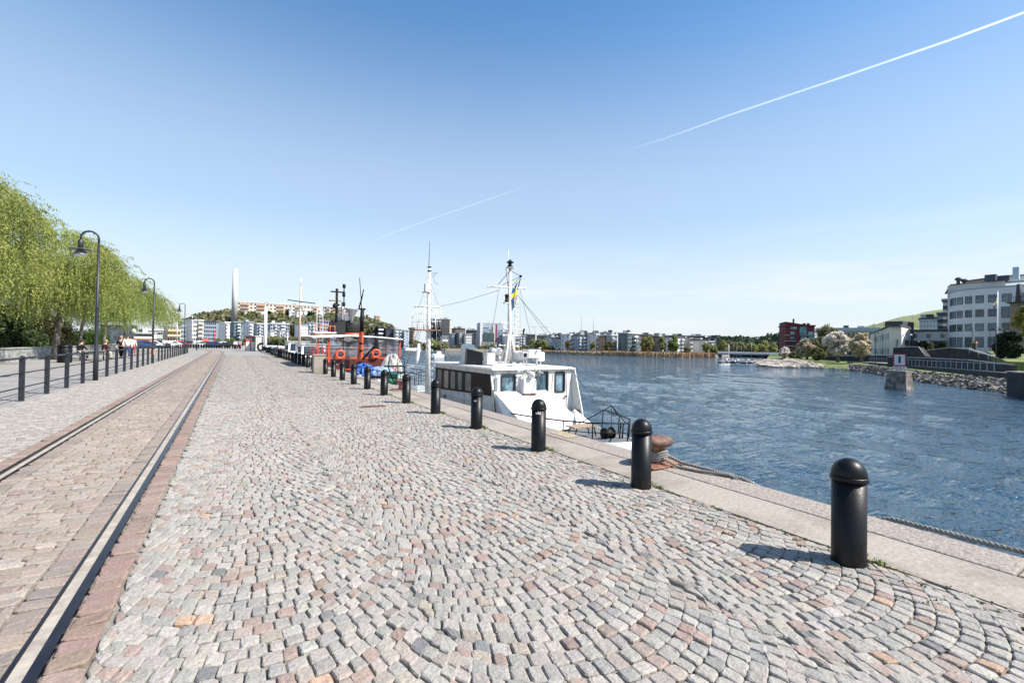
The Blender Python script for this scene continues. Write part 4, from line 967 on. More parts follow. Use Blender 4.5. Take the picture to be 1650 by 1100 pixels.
p = tp_(615, 605, 28.5); t = thing('dinghy', 'small red dinghy floating under the blue tarpaulin beside the quay', 'boat', (p.x+.2, 29., -1.1))
b = MB(); b.tube([(-.9, -.5, 0), (.9, -.5, 0), (1.25, 0, .05), (.9, .5, 0), (-.9, .5, 0)], .22, 12, closed=True); b.build('tube', mat('dinghy_red', (.55, .06, .03), .4, var=.1), t); MB().box(-.9, .9, -.45, .45, -.15, -.05).build('floor', M_deck, t)
# ---------------- ladder pillar on the quay ----------------
p = onz(513, 600); LX, LY = 4.95, 27.0
t = thing('pillar', 'square concrete pillar on the quay edge behind a bollard, below the white lattice mast', 'pillar', (LX, LY, 0))
q0, q1 = onY(504, 590, LY), onY(523, 590, LY); hwid = (q1.x-q0.x)/2; PX = (q0.x+q1.x)/2; t.location = (PX, LY, 0); zt = onY(513, 571, LY).z
MB().box(-hwid, hwid, -.3, .3, 0, zt-.06).build('shaft', M_conc, t, bevel=.01); MB().box(-hwid-.03, hwid+.03, -.33, .33, zt-.057, zt).build('cap', M_conc, t, bevel=.01)
t = thing('lattice_mast', 'slim white lattice mast with rungs rising behind the concrete pillar', 'mast', (PX, LY+.9, 0))
M_lat = mat('lattice_paint', (.5, .5, .49), .5, var=.1)
def lp(px, py): p = onY(px, py, LY+.9); return Vector((p.x-PX, 0, p.z))
for (a_, c_) in (((509, 572), (511, 500)), ((519.5, 572), (520.5, 500))): MB().bar(lp(*a_), lp(*c_), .016).build('rail', M_lat, t)
b = MB(); b.bar(lp(515, 572), lp(515.5, 482), .011); b.build('centre_pole', M_lat, t)
for k in range(13): 
    y = 570-5.4*k; MB().bar(lp(509.3+.14*k/1.2, y), lp(519.5+.07*k, y), .011).build('rung', M_lat, t)
MB().bar((0, 0, -.6), (lp(514, 572).x, 0, lp(514, 572).z), .05).build('base_tube', M_white, t)
for k, px in enumerate((507.8, 521.8)):
    p = onY(px, 566, LY+.75); pts = [(p.x+.13*math.cos(a), p.y, p.z+.2*math.sin(a)) for a in np.linspace(0, 2*math.pi, 18, endpoint=False)]
    tag(MB().tube(pts, .038, 9, closed=True).build('life_buoy', mat('buoy_red', (.4, .03, .03), .45)), ['red life buoy on the left side of the white lattice mast', 'red life buoy on the right side of the white lattice mast'][k], 'life buoy', 'red life buoys by the pillar')

# ---------------- generic cabin boats farther along ----------------
def cabin_boat(X, Y, L, W, h, label, hm, cm=None, masts=(), win=M_glass, rz=0., cab=(.25, .7), cabh=1.1, group=None, fl=WZ, name='motor_boat'):
    t = thing(name, label, 'boat', (X, Y, fl), rz, group)
    b = MB(); n = 9; V = []; F = []
    for i in range(n):
        u = i/(n-1); hb = W/2*(1-max(0, (.35-u)/.35)**2*.98)*(1-.1*max(0, u-.8)*5); y = -L/2+L*u; z = h*(1.18-.18*min(1, u/.45))
        V += [(0, y+(.12*L if i == 0 else .02*L), -.3), (-hb*.75, y+(.08*L if i == 0 else 0), 0), (-hb, y, z), (hb, y, z), (hb*.75, y+(.08*L if i == 0 else 0), 0)]
    for i in range(n-1):
        o = 5*i
        for k in range(5): F.append((o+k, o+(k+1) % 5, o+5+(k+1) % 5, o+5+k))
    F += [(0, 1, 2, 3, 4), tuple(5*(n-1)+k for k in (4, 3, 2, 1, 0))]; b.add(V, F); b.build('hull', hm, t)
    if cm:
        y0, y1 = -L/2+L*cab[0], -L/2+L*cab[1]; w = W*.36; z0 = h-.02
        b = MB(); b.hexa([(-w, y0, z0), (w, y0, z0), (w, y1, z0), (-w, y1, z0)], [(-w*.9, y0+cabh*.35, z0+cabh), (w*.9, y0+cabh*.35, z0+cabh), (w*.9, y1-.1, z0+cabh), (-w*.9, y1-.1, z0+cabh)]); b.build('cabin', cm, t)
        MB().box(-w*.98, w*.98, y0+cabh*.25, y1+.05, z0+cabh+.003, z0+cabh+.06).build('cabin_roof', M_bwhite, t)
        zz = z0+cabh*.5
        for k in range(3):
            a = y0+(y1-y0)*(.22+.25*k); MB().box(-w*.97-.01, -w*.95+.03, a, a+(y1-y0)*.17, zz, zz+cabh*.33).build('side_window', win, t)
        f = .5; MB().hexa([(-w*.8, y0+cabh*.13, z0+cabh*.42), (w*.8, y0+cabh*.13, z0+cabh*.42), (w*.8, y0+cabh*.2, z0+cabh*.42), (-w*.8, y0+cabh*.2, z0+cabh*.42)], [(-w*.75, y0+cabh*.30-.03, z0+cabh*.88), (w*.75, y0+cabh*.30-.03, z0+cabh*.88), (w*.75, y0+cabh*.36, z0+cabh*.88), (-w*.75, y0+cabh*.36, z0+cabh*.88)]).build('windscreen', win, t)
    for (my, mh, mr, mm) in masts:
        MB().tube([(0, -L/2+L*my, h), (0, -L/2+L*my, mh)], [mr, mr*.6], 8).build('mast', mm, t)
    return t
def bx(px, Y): return onY(px, 560, Y).x
M_ochre = mat('varnished_mast', (.50, .38, .30), .45, var=.15, vs=8)
q = cabin_boat(bx(491, 46)+.6, 47, 9, 3.0, 2.4, 'white fishing boat with red trim moored beyond the orange tug', M_bwhite, M_bwhite, (), cabh=1.5, cab=(.2, .8))
A = onY(500, 560, 43); MB().box(-1.2, .9, -3.8, -3.74, 2.9, 3.02).build('trim_band', M_dred, q)
q = cabin_boat(bx(474, 52)+.4, 53, 9, 3.0, 2.5, 'white cabin boat with a varnished mast, behind the far bollards', M_bwhite, M_bwhite, ((.3, 9.9, .13, M_ochre),), cabh=1.6)
MB().tube([(0, -1.9, 9.9), (0, -1.9, 10.6)], .03, 6).build('masthead', M_white, q)
b = MB(); b.bar((0, -1.9, 7.8), (-2.5, -3.5, 2.8), .05); b.bar((0, -1.9, 7.8), (2.2, -.5, 3.0), .05); b.build('stays', M_wire, q)
b = MB(); b.bar((-1.2, -1.9, 8.3), (1.4, -1.9, 8.1), .05); b.build('spreader', M_blackm, q)
cabin_boat(bx(459, 60)+.3, 61, 8, 2.8, 2.4, 'white motor cruiser with a dark windscreen among the far moored boats', M_bwhite, M_bwhite, ((.4, 5.2, .05, M_white),), cabh=1.0, cab=(.3, .7))
cabin_boat(bx(446, 67)+.3, 68, 8, 2.8, 2.4, 'white motor boat with a low grey cabin, just short of the white pole', M_bwhite, mat('grey_canopy', (.25, .27, .3), .7), (), cabh=1.0, cab=(.3, .75))
cabin_boat(bx(437, 76)+.3, 77, 8, 2.8, 2.5, 'small white boat at the far end of the bollard row', M_bwhite, M_bwhite, (), cabh=.9)
A = onY(427, 560, 84); t = thing('pole', 'tall white pole standing by the pale container at the quay end', 'pole', (A.x, 84, 0))
MB().tube([(0, 0, -1.0), (0, 0, onY(427.5, 494, 84).z)], [.28, .2], 12).build('shaft', M_bwhite, t); MB().tube([(0, 0, onY(427.5, 494, 84).z), (0, 0, onY(427.5, 488, 84).z)], .04, 6).build('aerial', M_white, t)
b = MB(); z = onY(427, 505, 84).z; b.ball((-.5, 0, z), .25); b.bar((-.5, 0, z), (0, 0, z), .04); b.build('lamp', M_bwhite, t)
# red person-sized fender ball etc.
tag(MB().ball(tuple(onY(452, 565, 55)), .28).build('buoy', M_buoy), 'round red buoy hanging behind the far bollards', 'buoy')
# ---------------- boats out on the water ----------------
pw = onz(676, 572, WZ)
cabin_boat(pw.x-3, pw.y+2, 13, 3.6, 1.6, 'grey hulled sailing boat crossing the harbour behind the aft mast', mat('blue_grey_hull', (.12, .15, .18), .5), M_bwhite, ((.45, 9., .06, M_white),), cabh=.9, rz=-R(70))
pw = onz(697, 576, WZ); cabin_boat(pw.x+1.5, pw.y, 5, 2.2, 1.0, 'small white motor boat just right of the grey sailing boat', M_bwhite, M_bwhite, (), cabh=.9, rz=-R(60))
# ---------------- left side: wall, hedge, people, street ----------------
M_cwall = mat('park_wall_stone', (.36, .36, .34), .85, var=.35, vs=1.6, vec=(1, 1, 2), bump=.01, bs=5, c2=(.14, .14, .13), c2s=1.4, c2w=.55)
for k, (y0, y1, lb) in enumerate(((12, 47.0, 'pale veined stone park wall behind the first willow trunk'), (47.2, 64, 'pale stone park wall behind the picnic table'), (64.3, 88, 'low stone park wall farther along by the strollers'))):
    b = MB(); b.box(-13.1, -12.6, y0, y1, -.05, .86); b.box(-13.15, -12.55, y0, y1, .864, .93); tag(b.build('park_wall', M_cwall), lb, 'wall', 'stone park walls')
def leaf_cloud(name, centers, radii, n, size, mt, parent=None, seed=1, squash=(1, 1, 1), quad=.45, shell=.55):
    """many small leaf quads spread through overlapping clumps"""
    rg = np.random.default_rng(seed); C = np.array(centers, float); r_ = np.array(radii, float)
    w = r_**2/np.sum(r_**2); k = rg.choice(len(C), n, p=w)
    d = rg.normal(size=(n, 3)); d /= np.linalg.norm(d, axis=1, keepdims=True)
    rad = r_[k]*(shell+(1-shell)*rg.random(n))*(1+.12*rg.normal(size=n))
    P = C[k]+d*rad[:, None]*np.array(squash)
    return leaf_quads(name, P, size, mt, parent, rg, quad)
def leaf_quads(name, P, size, mt, parent, rg, quad=.45, down=None, cols=None):
    n = len(P); a = rg.normal(size=(n, 3)); a /= np.linalg.norm(a, axis=1, keepdims=True)
    if down is not None: a = a*(1-down)+np.array([0, 0, -1.])*down; a /= np.linalg.norm(a, axis=1, keepdims=True)
    b_ = np.cross(a, rg.normal(size=(n, 3))); b_ /= np.linalg.norm(b_, axis=1, keepdims=True)
    s = size*rg.uniform(.6, 1.35, (n, 1)); A = a*s; B = b_*s*quad
    V = np.stack([P-A-B*.3, P-A*.1-B, P+A, P-A*.1+B], 1).reshape(-1, 3); F = np.arange(4*n).reshape(n, 4)
    c = None
    if cols is not None:
        cc = np.array(cols[0])[None]+(np.array(cols[1])-np.array(cols[0]))[None]*rg.random((n, 1)); c = np.repeat(cc, 4, 0)
    return np_mesh(name, V, F, mt, parent, cols=c)
def leafmat(name, c, c2, trans=.25):
    if name in _mats: return _mats[name]
    m = bpy.data.materials.new(name); m.use_nodes = True; n = m.node_tree.nodes; l = m.node_tree.links; b = n['Principled BSDF']
    tc = n.new('ShaderNodeTexCoord'); ns = n.new('ShaderNodeTexNoise'); ns.inputs['Scale'].default_value = .9; ns.inputs['Detail'].default_value = 5; l.new(tc.outputs['Object'], ns.inputs['Vector'])
    mr = n.new('ShaderNodeMapRange'); mr.inputs[1].default_value = .35; mr.inputs[2].default_value = .65; l.new(ns.outputs[0], mr.inputs[0])
    mx = n.new('ShaderNodeMix'); mx.data_type = 'RGBA'; mx.inputs[6].default_value = (*c, 1); mx.inputs[7].default_value = (*c2, 1); l.new(mr.outputs[0], mx.inputs[0]); l.new(mx.outputs[2], b.inputs['Base Color'])
    b.inputs['Roughness'].default_value = .55; b.inputs['Specular IOR Level'].default_value = .3
    tr = n.new('ShaderNodeBsdfTranslucent'); l.new(mx.outputs[2], tr.inputs[0]); ms = n.new('ShaderNodeMixShader'); ms.inputs[0].default_value = trans
    l.new(b.outputs[0], ms.inputs[1]); l.new(tr.outputs[0], ms.inputs[2]); l.new(ms.outputs[0], n['Material Output'].inputs[0]); _mats[name] = m; return m
M_willow = leafmat('willow_leaves', (.15, .20, .045), (.27, .315, .085), .3); M_willow2 = leafmat('willow_leaves_yellow', (.21, .245, .055), (.34, .37, .10), .3)
M_bark = mat('bark', (.12, .10, .08), .95, var=.5, vs=8, vec=(1, 1, .25), bump=.03, bs=12, c2=(.30, .28, .25), c2s=6, c2w=.6)
M_hedge = leafmat('hedge_leaves', (.035, .06, .018), (.07, .10, .03), .2)
def limb_tree(b, base, h, spread, r0, rg, nl=7, lean=(0, 0)):
    """tapered trunk and limbs into builder b; returns limb tips"""
    tips = []; bx_, by_, bz_ = base; th = h*.42
    tr = [(bx_, by_, bz_-.2), (bx_+lean[0]*.3, by_+lean[1]*.3, bz_+th*.4), (bx_+lean[0], by_+lean[1], bz_+th)]
    b.tube(tr, [r0*1.15, r0*.9, r0*.7], 10)
    for k in range(nl):
        a = 2*math.pi*(k+rg.random()*.6)/nl; rr = spread*rg.uniform(.45, .8); z = bz_+h*rg.uniform(.72, .92)
        e = (tr[2][0]+rr*math.cos(a), tr[2][1]+rr*math.sin(a), z); m_ = (tr[2][0]+rr*.4*math.cos(a), tr[2][1]+rr*.4*math.sin(a), bz_+th+(z-bz_-th)*.55)
        b.tube([tr[2], m_, e], [r0*.45, r0*.28, r0*.1], 7); tips += [m_, e]
    return tips
def willow(x, y, h, spread, label, seed, n=52000, low=1.9, lm=None, strands=1150):
    rg = np.random.default_rng(seed); t = thing('willow_tree', label, 'tree', (x, y, 0), 0, 'weeping willows along the promenade')
    b = MB(); tips = limb_tree(b, (0, 0, 0), h*.93, spread, (.24 if y < 50 else .17), rg, 9, (.2, .3)); b.build('trunk', M_bark, t)
    # drooping strands start on an uneven dome and hang down
    P = []; per = n//strands
    lobes = [(rg.uniform(0, 6.28), rg.uniform(.1, .85)*spread, rg.uniform(.62, 1.)*h, rg.uniform(.2, .36)*spread) for _ in range(17)]
    br = MB()
    for s in range(strands):
        a, rr, zt, lr = lobes[rg.integers(len(lobes))]; cx, cy = rr*math.cos(a), rr*math.sin(a)
        q_ = rg.uniform(0, 6.28); f = math.sqrt(rg.random())*lr; sx_, sy_ = cx+f*math.cos(q_), cy+f*math.sin(q_)
        R_ = math.hypot(sx_, sy_); z0 = zt*(1-.30*(R_/spread)**2)-.32*(f/lr)**2*lr+rg.normal(0, .1)
        L = rg.uniform(.14, .62)*z0; L = min(L, z0-low*rg.uniform(.8, 1.5))
        if L < .4: L = .4
        ox, oy = sx_/(R_+.01), sy_/(R_+.01); dr = rg.uniform(.2, 1.1) if s % 9 else rg.uniform(1.5, 2.8); z0 += 0 if s % 9 else .25
        u = np.sort(rg.random(per)); arc = np.minimum(u*3, 1)
        px_ = sx_+ox*dr*np.sqrt(u)*.8+rg.normal(0, .035, per)+.35*math.sin(s)*u; py_ = sy_+oy*dr*np.sqrt(u)*.8+rg.normal(0, .035, per)+.3*math.cos(s)*u
        pz = z0+.35*np.sin(u*math.pi)*(u < .4)-L*u**1.15
        P.append(np.stack([px_, py_, pz], 1))
    P = np.concatenate(P); leaf_quads('crown', P, .088, lm or M_willow, t, rg, .2, down=.55)
    return t
W_ = [(-14.2, 35.5, 11.9, 5.6, 'nearest weeping willow, cut by the left edge of the picture', 1, M_willow2, 1.9), (-11.5, 48.0, 10.7, 4.9, 'weeping willow with a thick leaning trunk in front of the stone wall', 2, M_willow2, 2.3), (-12.9, 61, 8.9, 4.8, 'third weeping willow, behind the nearest street lamp', 3, None, 1.8),
      (-12.6, 69.5, 11.0, 5.6, 'fourth weeping willow, behind the second street lamp', 4, None, 2.0), (-12.8, 82, 10.6, 5.8, 'last weeping willow of the row, left of the third street lamp', 5, M_willow2, 3.2)]
for x, y, h, s_, lb, sd_, lm, lo in W_: willow(x, y, h, s_, lb, sd_, n=125000 if y < 50 else 70000, low=lo, lm=lm, strands=2600 if y < 50 else 1700)
# dark clipped bank of shrubs behind the wall
for k, (x, y, rx_, ry_, h, lb, lm) in enumerate(((-17.5, 36, 3.2, 9, 5.6, 'tall dark shrub bank behind the stone wall at the left edge', M_hedge), (-17.0, 52, 3.0, 6.5, 5.0, 'dark rounded shrub behind the seated person in black', M_hedge), (-16.0, 63, 2.4, 4.5, 4.2, 'brown-green bare-twigged shrub between the first two trunks', leafmat('twiggy_shrub', (.11, .10, .05), (.15, .14, .06))), (-15.2, 74, 2.0, 3.6, 2.7, 'bright green rounded bush beyond the stone wall', leafmat('bright_bush', (.10, .17, .03), (.15, .24, .05))))):
    rg = np.random.default_rng(40+k); cs = [(rg.uniform(-.7, .7)*rx_, rg.uniform(-.85, .85)*ry_, rg.uniform(.2, .75)*h) for _ in range(26)]
    t = thing('shrub', lb, 'shrub', (x, y, 0), 0, 'shrubs behind the park wall')
    leaf_cloud('foliage', cs, [1.1]*26, 26000 if k < 2 else 14000, .12, lm, t, 50+k)
    b = MB()
    for q_ in range(9): b.tube([(rg.uniform(-.3, .3), rg.uniform(-1, 1), 0), (rg.uniform(-.6, .6)*rx_, rg.uniform(-.7, .7)*ry_, h*.75)], [.06, .02], 5)
    b.build('stems', M_bark, t)

# ---------------- people ----------------
def skin_body(parent, joints, edges, name, mt, sub=2):
    me = bpy.data.meshes.new(name); me.from_pydata([j[0] for j in joints], edges, []); me.materials.append(mt)
    o = bpy.data.objects.new(name, me); link(o, parent); m_ = o.modifiers.new('skin', 'SKIN'); m_.use_smooth_shade = True
    for v, j in zip(me.skin_vertices[0].data, joints): v.radius = j[1] if hasattr(j[1], '__len__') else (j[1], j[1])
    me.skin_vertices[0].data[0].use_root = True
    s = o.modifiers.new('sub', 'SUBSURF'); s.levels = sub-1; s.render_levels = sub
    return o
M_skin = mat('skin', (.52, .31, .22), .6)
M_hair = mat('dark_hair', (.03, .02, .015), .7); M_hairb = mat('light_hair', (.35, .25, .14), .7); M_cap = mat('black_cap', (.015, .015, .018), .7)
def person(x, y, rz, label, top, legs, hair=M_hair, pose='stand', h=1.75, group='people on the promenade', cap=False, stride=.12, z=0., bare_arms=False):
    t = thing('person', label, 'person', (x, y, z), rz, group); k = h/1.75
    s = lambda p: tuple(c_*k for c_ in p)
    if pose == 'sit':
        hz = .50; hip = (0, 0, hz); knee = [(.12, -.42, .52), (-.12, -.42, .52)]; ank = [(.13, -.40, .09), (-.13, -.40, .09)]; toe = [(.14, -.58, .03), (-.14, -.58, .03)]
        chest = (0, -.10, .93); neck = (0, -.14, 1.12); head = (0, -.19, 1.27)
        hands = [((.22, -.08, 1.02), (.27, -.22, .78), (.12, -.42, .74)), ((-.22, -.08, 1.02), (-.27, -.22, .78), (-.12, -.42, .76))]
    else:
        hz = .93; hip = (0, 0, hz); knee = [(.10, -stride*.9, .50), (-.10, stride*.4, .50)]; ank = [(.10, -stride*1.2, .08), (-.10, stride*1.5, .12)]; toe = [(.11, -stride*1.2-.17, .03), (-.11, stride*1.5-.16, .05)]
        chest = (0, -.01, 1.32); neck = (0, -.01, 1.50); head = (0, -.03, 1.64)
        hands = [((.21, 0, 1.42), (.27, .03, 1.14), (.24, -.14, .93)), ((-.21, 0, 1.42), (-.27, .02, 1.14), (-.24, -.18, .98))]
    # one continuous body
    J = [(s(hip), .13*k), (s((0, hip[1]-.03, hz+.2)), .125*k), (s(chest), .15*k), (s(neck), .055*k), (s(head), .095*k), (s((head[0], head[1]-.01, head[2]+.07)), .075*k)]
    E = [(0, 1), (1, 2), (2, 3), (3, 4), (4, 5)]
    for (sh_, el, ha) in hands:
        i = len(J); J += [(s(sh_), .058*k), (s(el), .043*k), (s(ha), .03*k), (s((ha[0]*.97, ha[1]-.07, ha[2]-.04)), (.036*k, .016*k))]; E += [(2, i), (i, i+1), (i+1, i+2), (i+2, i+3)]
        for f_ in range(4):
            J.append((s((ha[0]*.97-.022+.015*f_, ha[1]-.13+.008*abs(f_-1.5), ha[2]-.075)), .009*k)); E.append((i+3, len(J)-1))
        J.append((s((ha[0]*.8, ha[1]-.07, ha[2]-.05)), .009*k)); E.append((i+2, len(J)-1))
    for kn, an, to, sg in zip(knee, ank, toe, (1, -1)):
        i = len(J); J += [(s((.09*sg, hip[1], hz-.04)), .088*k), (s(kn), .062*k), (s(an), .042*k), (s(to), .035*k)]; E += [(0, i), (i, i+1), (i+1, i+2), (i+2, i+3)]
    skin_body(t, J, E, 'body', M_skin)
    # clothes
    C_ = [(s((0, hip[1], hz+.02)), .15*k), (s((0, hip[1]-.03, hz+.2)), .147*k), (s(chest), (.185*k, .15*k)), (s((neck[0], neck[1]+.01, neck[2]-.05)), .075*k)]; E2 = [(0, 1), (1, 2), (2, 3)]
    for (sh_, el, ha) in hands:
        i = len(C_); C_ += [(s(sh_), .078*k), (s(el), .06*k)]; E2 += [(2, i), (i, i+1)]
        if not bare_arms: C_.append((s(tuple(el[q_]+(ha[q_]-el[q_])*.85 for q_ in range(3))), .046*k)); E2.append((i+1, i+2))
    skin_body(t, C_, E2, 'top', top)
    C_ = [(s((0, hip[1], hz+.03)), .145*k)]; E2 = []
    for kn, an, to, sg in zip(knee, ank, toe, (1, -1)):
        i = len(C_); C_ += [(s((.09*sg, hip[1], hz-.05)), .105*k), (s(kn), .077*k), (s((an[0], an[1], an[2]+.04)), .062*k)]; E2 += [(0, i), (i, i+1), (i+1, i+2)]
    skin_body(t, C_, E2, 'trousers', legs)
    hd = s(head)
    b = MB(); b.ball((hd[0], hd[1]+.012*k, hd[2]+.045*k), .108*k, 14, 10, 1.05); hm_ = b
    hm_.v = [(x_, y_ if y_ > hd[1]-.06*k else y_*.0+hd[1]-.06*k, z_ if z_ > hd[2]-.03 else hd[2]-.03) for x_, y_, z_ in hm_.v]; hm_.build('hair', M_cap if cap else hair, t)
    b = MB(); b.ball((hd[0], hd[1]-.098*k, hd[2]+.0*k), .016*k, 6, 5, 1.5); b.build('nose', M_skin, t)
    b = MB()
    for sx_ in (-.034, .034): b.ball((hd[0]+sx_*k, hd[1]-.088*k, hd[2]+.025*k), .011*k, 6, 5)
    b.build('eyes', M_cap, t)
    for sg, an, to in zip((1, -1), ank, toe):
        b = MB(); A_, B_ = Vector(s((an[0], an[1]+.05, an[2]*.5))), Vector(s((to[0], to[1]-.03, to[2]))); b.tube([A_, A_.lerp(B_, .5), B_], [.045*k, .05*k, .035*k], 8); b.build('shoe', M_cap if top is not M_bwhite else M_bwhite, t)
    return t
M_cblack = mat('black_cloth', (.006, .006, .008), .9); M_cbrown = mat('maroon_cloth', (.07, .02, .02), .85); M_cwhite = mat('white_shirt', (.75, .75, .76), .8); M_jean = mat('blue_jeans', (.03, .05, .13), .85); M_beige = mat('beige_cloth', (.5, .45, .38), .85); M_grey = mat('grey_cloth', (.25, .25, .26), .85); M_pink = mat('red_cloth', (.45, .05, .08), .8)
def gp(px, py): p = onz(px, py); return p.x, p.y
x, y = gp(127, 581); person(x, y, 2.4, 'person in black sitting at the picnic table by the first willow', M_cblack, M_cblack, pose='sit', h=1.95)
x, y = gp(166, 578); person(x, y, 2.2, 'person in a maroon top sitting behind the nearest lamp post', M_cbrown, M_beige, M_hairb, 'sit', 1.95)
x, y = gp(195, 577); person(x, y, -.2, 'person in black with a grey front walking left of the white-shirted one', M_cblack, M_cblack, M_hairb, h=1.9)
x, y = gp(205, 577.5); person(x, y, .3, 'person in a white shirt and blue jeans seen from the side', M_cwhite, M_jean, M_hair, h=1.95, cap=False)
x, y = gp(214, 572); person(x, y, .6, 'person in a beige and red top just right of the white shirt', M_beige, M_pink, M_hair, h=1.85)
x, y = gp(204, 566); person(x, y, .2, 'person in a pale top farther behind the walking pair', M_cwhite, M_grey, M_hairb, h=1.85)
x, y = gp(264, 561); person(x, y, .9, 'distant person in white near the parked cars', M_cwhite, M_grey)
x, y = gp(242, 561); person(x, y, .9, 'distant person in red by the white and brown boat', M_pink, M_jean)
x, y = gp(379, 563.5); person(x, y, .3, 'person in white standing left of the red shed', M_cwhite, M_cblack)
x, y = gp(386, 563.5); person(x, y, -.5, 'person in pink beside the red shed', mat('pink_cloth', (.6, .25, .25), .8), M_cblack)
# picnic table with benches, litter bin
x, y = gp(140, 581)
t = thing('picnic_table', 'grey picnic table with fixed benches beside the person in black', 'picnic table', (x+.2, y+.4, 0), .2)
M_pt = mat('grey_planks', (.22, .22, .22), .8, var=.25, vs=5, vec=(1, 8, 1))
MB().box(-.9, .9, -.38, .38, .72, .76).build('table_top', M_pt, t)
for s_ in (-1, 1):
    MB().box(-.9, .9, s_*.7-.13, s_*.7+.13, .43, .47).build('bench', M_pt, t)
for s_ in (-.65, .65):
    b = MB(); b.bar((s_, -.6, 0), (s_, -.25, .72), .035); b.bar((s_, .6, 0), (s_, .25, .72), .035); b.bar((s_, -.75, .41), (s_, .75, .41), .03); b.build('leg', M_grey_metal, t)
x, y = gp(104, 584); t = thing('litter_bin', 'black litter bin beside the leaning willow trunk', 'litter bin', (x, y, 0))
MB().lathe([(.36, 0), (.38, .05), (.38, 1.0), (.36, 1.03)], 20).build('body', M_black, t); MB().lathe([(.40, 1.03), (.40, 1.12), (.3, 1.22), (.001, 1.25)], 20).build('lid', M_black, t)
# globe lamp
p = onY(215, 560, 95); t = thing('globe_lamp', 'white globe lamp on a thin pole beyond the strollers', 'street lamp', (p.x, 95, 0)); zt = onY(214.5, 533, 95).z
MB().tube([(0, 0, 0), (0, 0, zt-.25)], .06, 8).build('pole', M_grey_metal, t); MB().ball((0, 0, zt), .32, 16, 12).build('globe', M_lampw, t)
# parked cars
def car(x, y, rz, label, paint, L=4.3, W=1.75, h=1.42, z=0.):
    t = thing('parked_car', label, 'car', (x, y, z), rz, 'cars parked at the end of the quay'); k = L/4.3
    prof = [(-2.1, .30), (-2.12, .62), (-1.95, .80), (-1.05, .90), (-.45, 1.36), (.95, h), (1.65, 1.0), (2.08, .92), (2.12, .45), (2.05, .28)]
    prof = [(a*k, c_) for a, c_ in prof]; b = MB(); n = len(prof); V = []
    for s_, f in ((-1, 1.), (1, 1.)):
        for a, c_ in prof: w = W/2*(1 if c_ < .95 else .82); V.append((a, s_*w, c_))
    F = [tuple(range(n)), tuple(range(2*n-1, n-1, -1))]+[(i, i+n, (i+1) % n+n, (i+1) % n) for i in range(n)]
    b.add(V, F); b.build('body', paint, t, bevel=.05)
    for s_ in (-1, 1):
        b = MB(); b.add([(-.85*k, s_*(W/2*.90+.02), .93), (1.5*k, s_*(W/2*.90+.02), .95), (.9*k, s_*(W/2*.82+.02), 1.31), (-.42*k, s_*(W/2*.82+.02), 1.28)], [(0, 1, 2, 3)]); b.build('side_window', M_glass, t)
        for xx in (-1.32, 1.32):
            w = MB().lathe([(.001, -.11), (.31, -.11), (.33, -.06), (.33, .06), (.31, .11), (.001, .11)], 18, (xx*k, s_*(W/2-.1), .32), 'y').build('wheel', M_strap, t); MB().lathe([(.001, .112), (.19, .112), (.2, .10)], 12, (xx*k, s_*(W/2-.1), .32), 'y').build('rim', M_steel, w)
    b = MB(); b.add([(-1.03*k-.02, -.68, .93), (-1.03*k-.02, .68, .93), (-.5*k-.02, .6, 1.32), (-.5*k-.02, -.6, 1.32)], [(0, 1, 2, 3)]); b.build('windscreen', M_glass, t)
    for s_ in (-.62, .62): MB().box(-2.13*k, -2.09*k, s_-.15, s_+.15, .62, .74).build('headlight', M_lampw, t)
    return t
M_pblack = mat('car_black', (.015, .016, .02), .2, spec=.7); M_pwhite = mat('car_white', (.7, .7, .7), .25); M_pred = mat('car_red', (.4, .02, .03), .25); M_pgrey = mat('car_grey', (.18, .19, .2), .25, .4); M_pblue = mat('car_blue', (.03, .05, .12), .25)
CARS = [(252, 112, 'dark estate car behind the fence under the last willow', M_pblack), (240, 108, 'white van-like car left of the dark estate car', M_pwhite), (228, 104, 'dark blue car in front of the white and brown boat', M_pblue), (272, 116, 'white car in front of the balconied beige block', M_pwhite), (285, 118, 'dark red car by the third street lamp', M_pred), (303, 128, 'black car parked in front of the white apartment block', M_pblack), (316, 127, 'grey car second from the white apartment block', M_pgrey), (329, 128, 'black car below the orange awning', M_pblack), (343, 127, 'dark blue car left of the white van', M_pblue), (356, 128, 'white delivery car behind the curve of the rails', M_pwhite), (368, 126, 'black car left of the person in white', M_pblack)]
for px, Y, lb, pm in CARS: p = onY(px, 560, Y); car(p.x, Y, R(rnd.uniform(-20, 20)), lb, pm)
# far promenade bollards/planters in front of the cars
b0 = thing('post', 'black post in front of the parked cars', 'post', (0, 0, 0), 0, 'black posts before the street')
MB().lathe([(.11, -.05), (.11, .82), (.08, .9), (.001, .92)], 12).build('shaft', M_black, b0)
for k in range(22):
    px = 299+4.2*k; p = onY(px, 562, 112-.15*k); o = b0 if k == 0 else copy_tree(b0); o.location = (p.x, p.y, 0)
for i_, o in enumerate([o for o in col.objects if o.name.startswith('post') and 'category' in o]): o['label'] = f'{ORD[i_] if i_ else "first"} black post from the left in the row before the parked cars'
fence([100+1.6*k for k in range(12)], -14.4, 'low black railing beyond the strollers under the last willows', h=1.0)
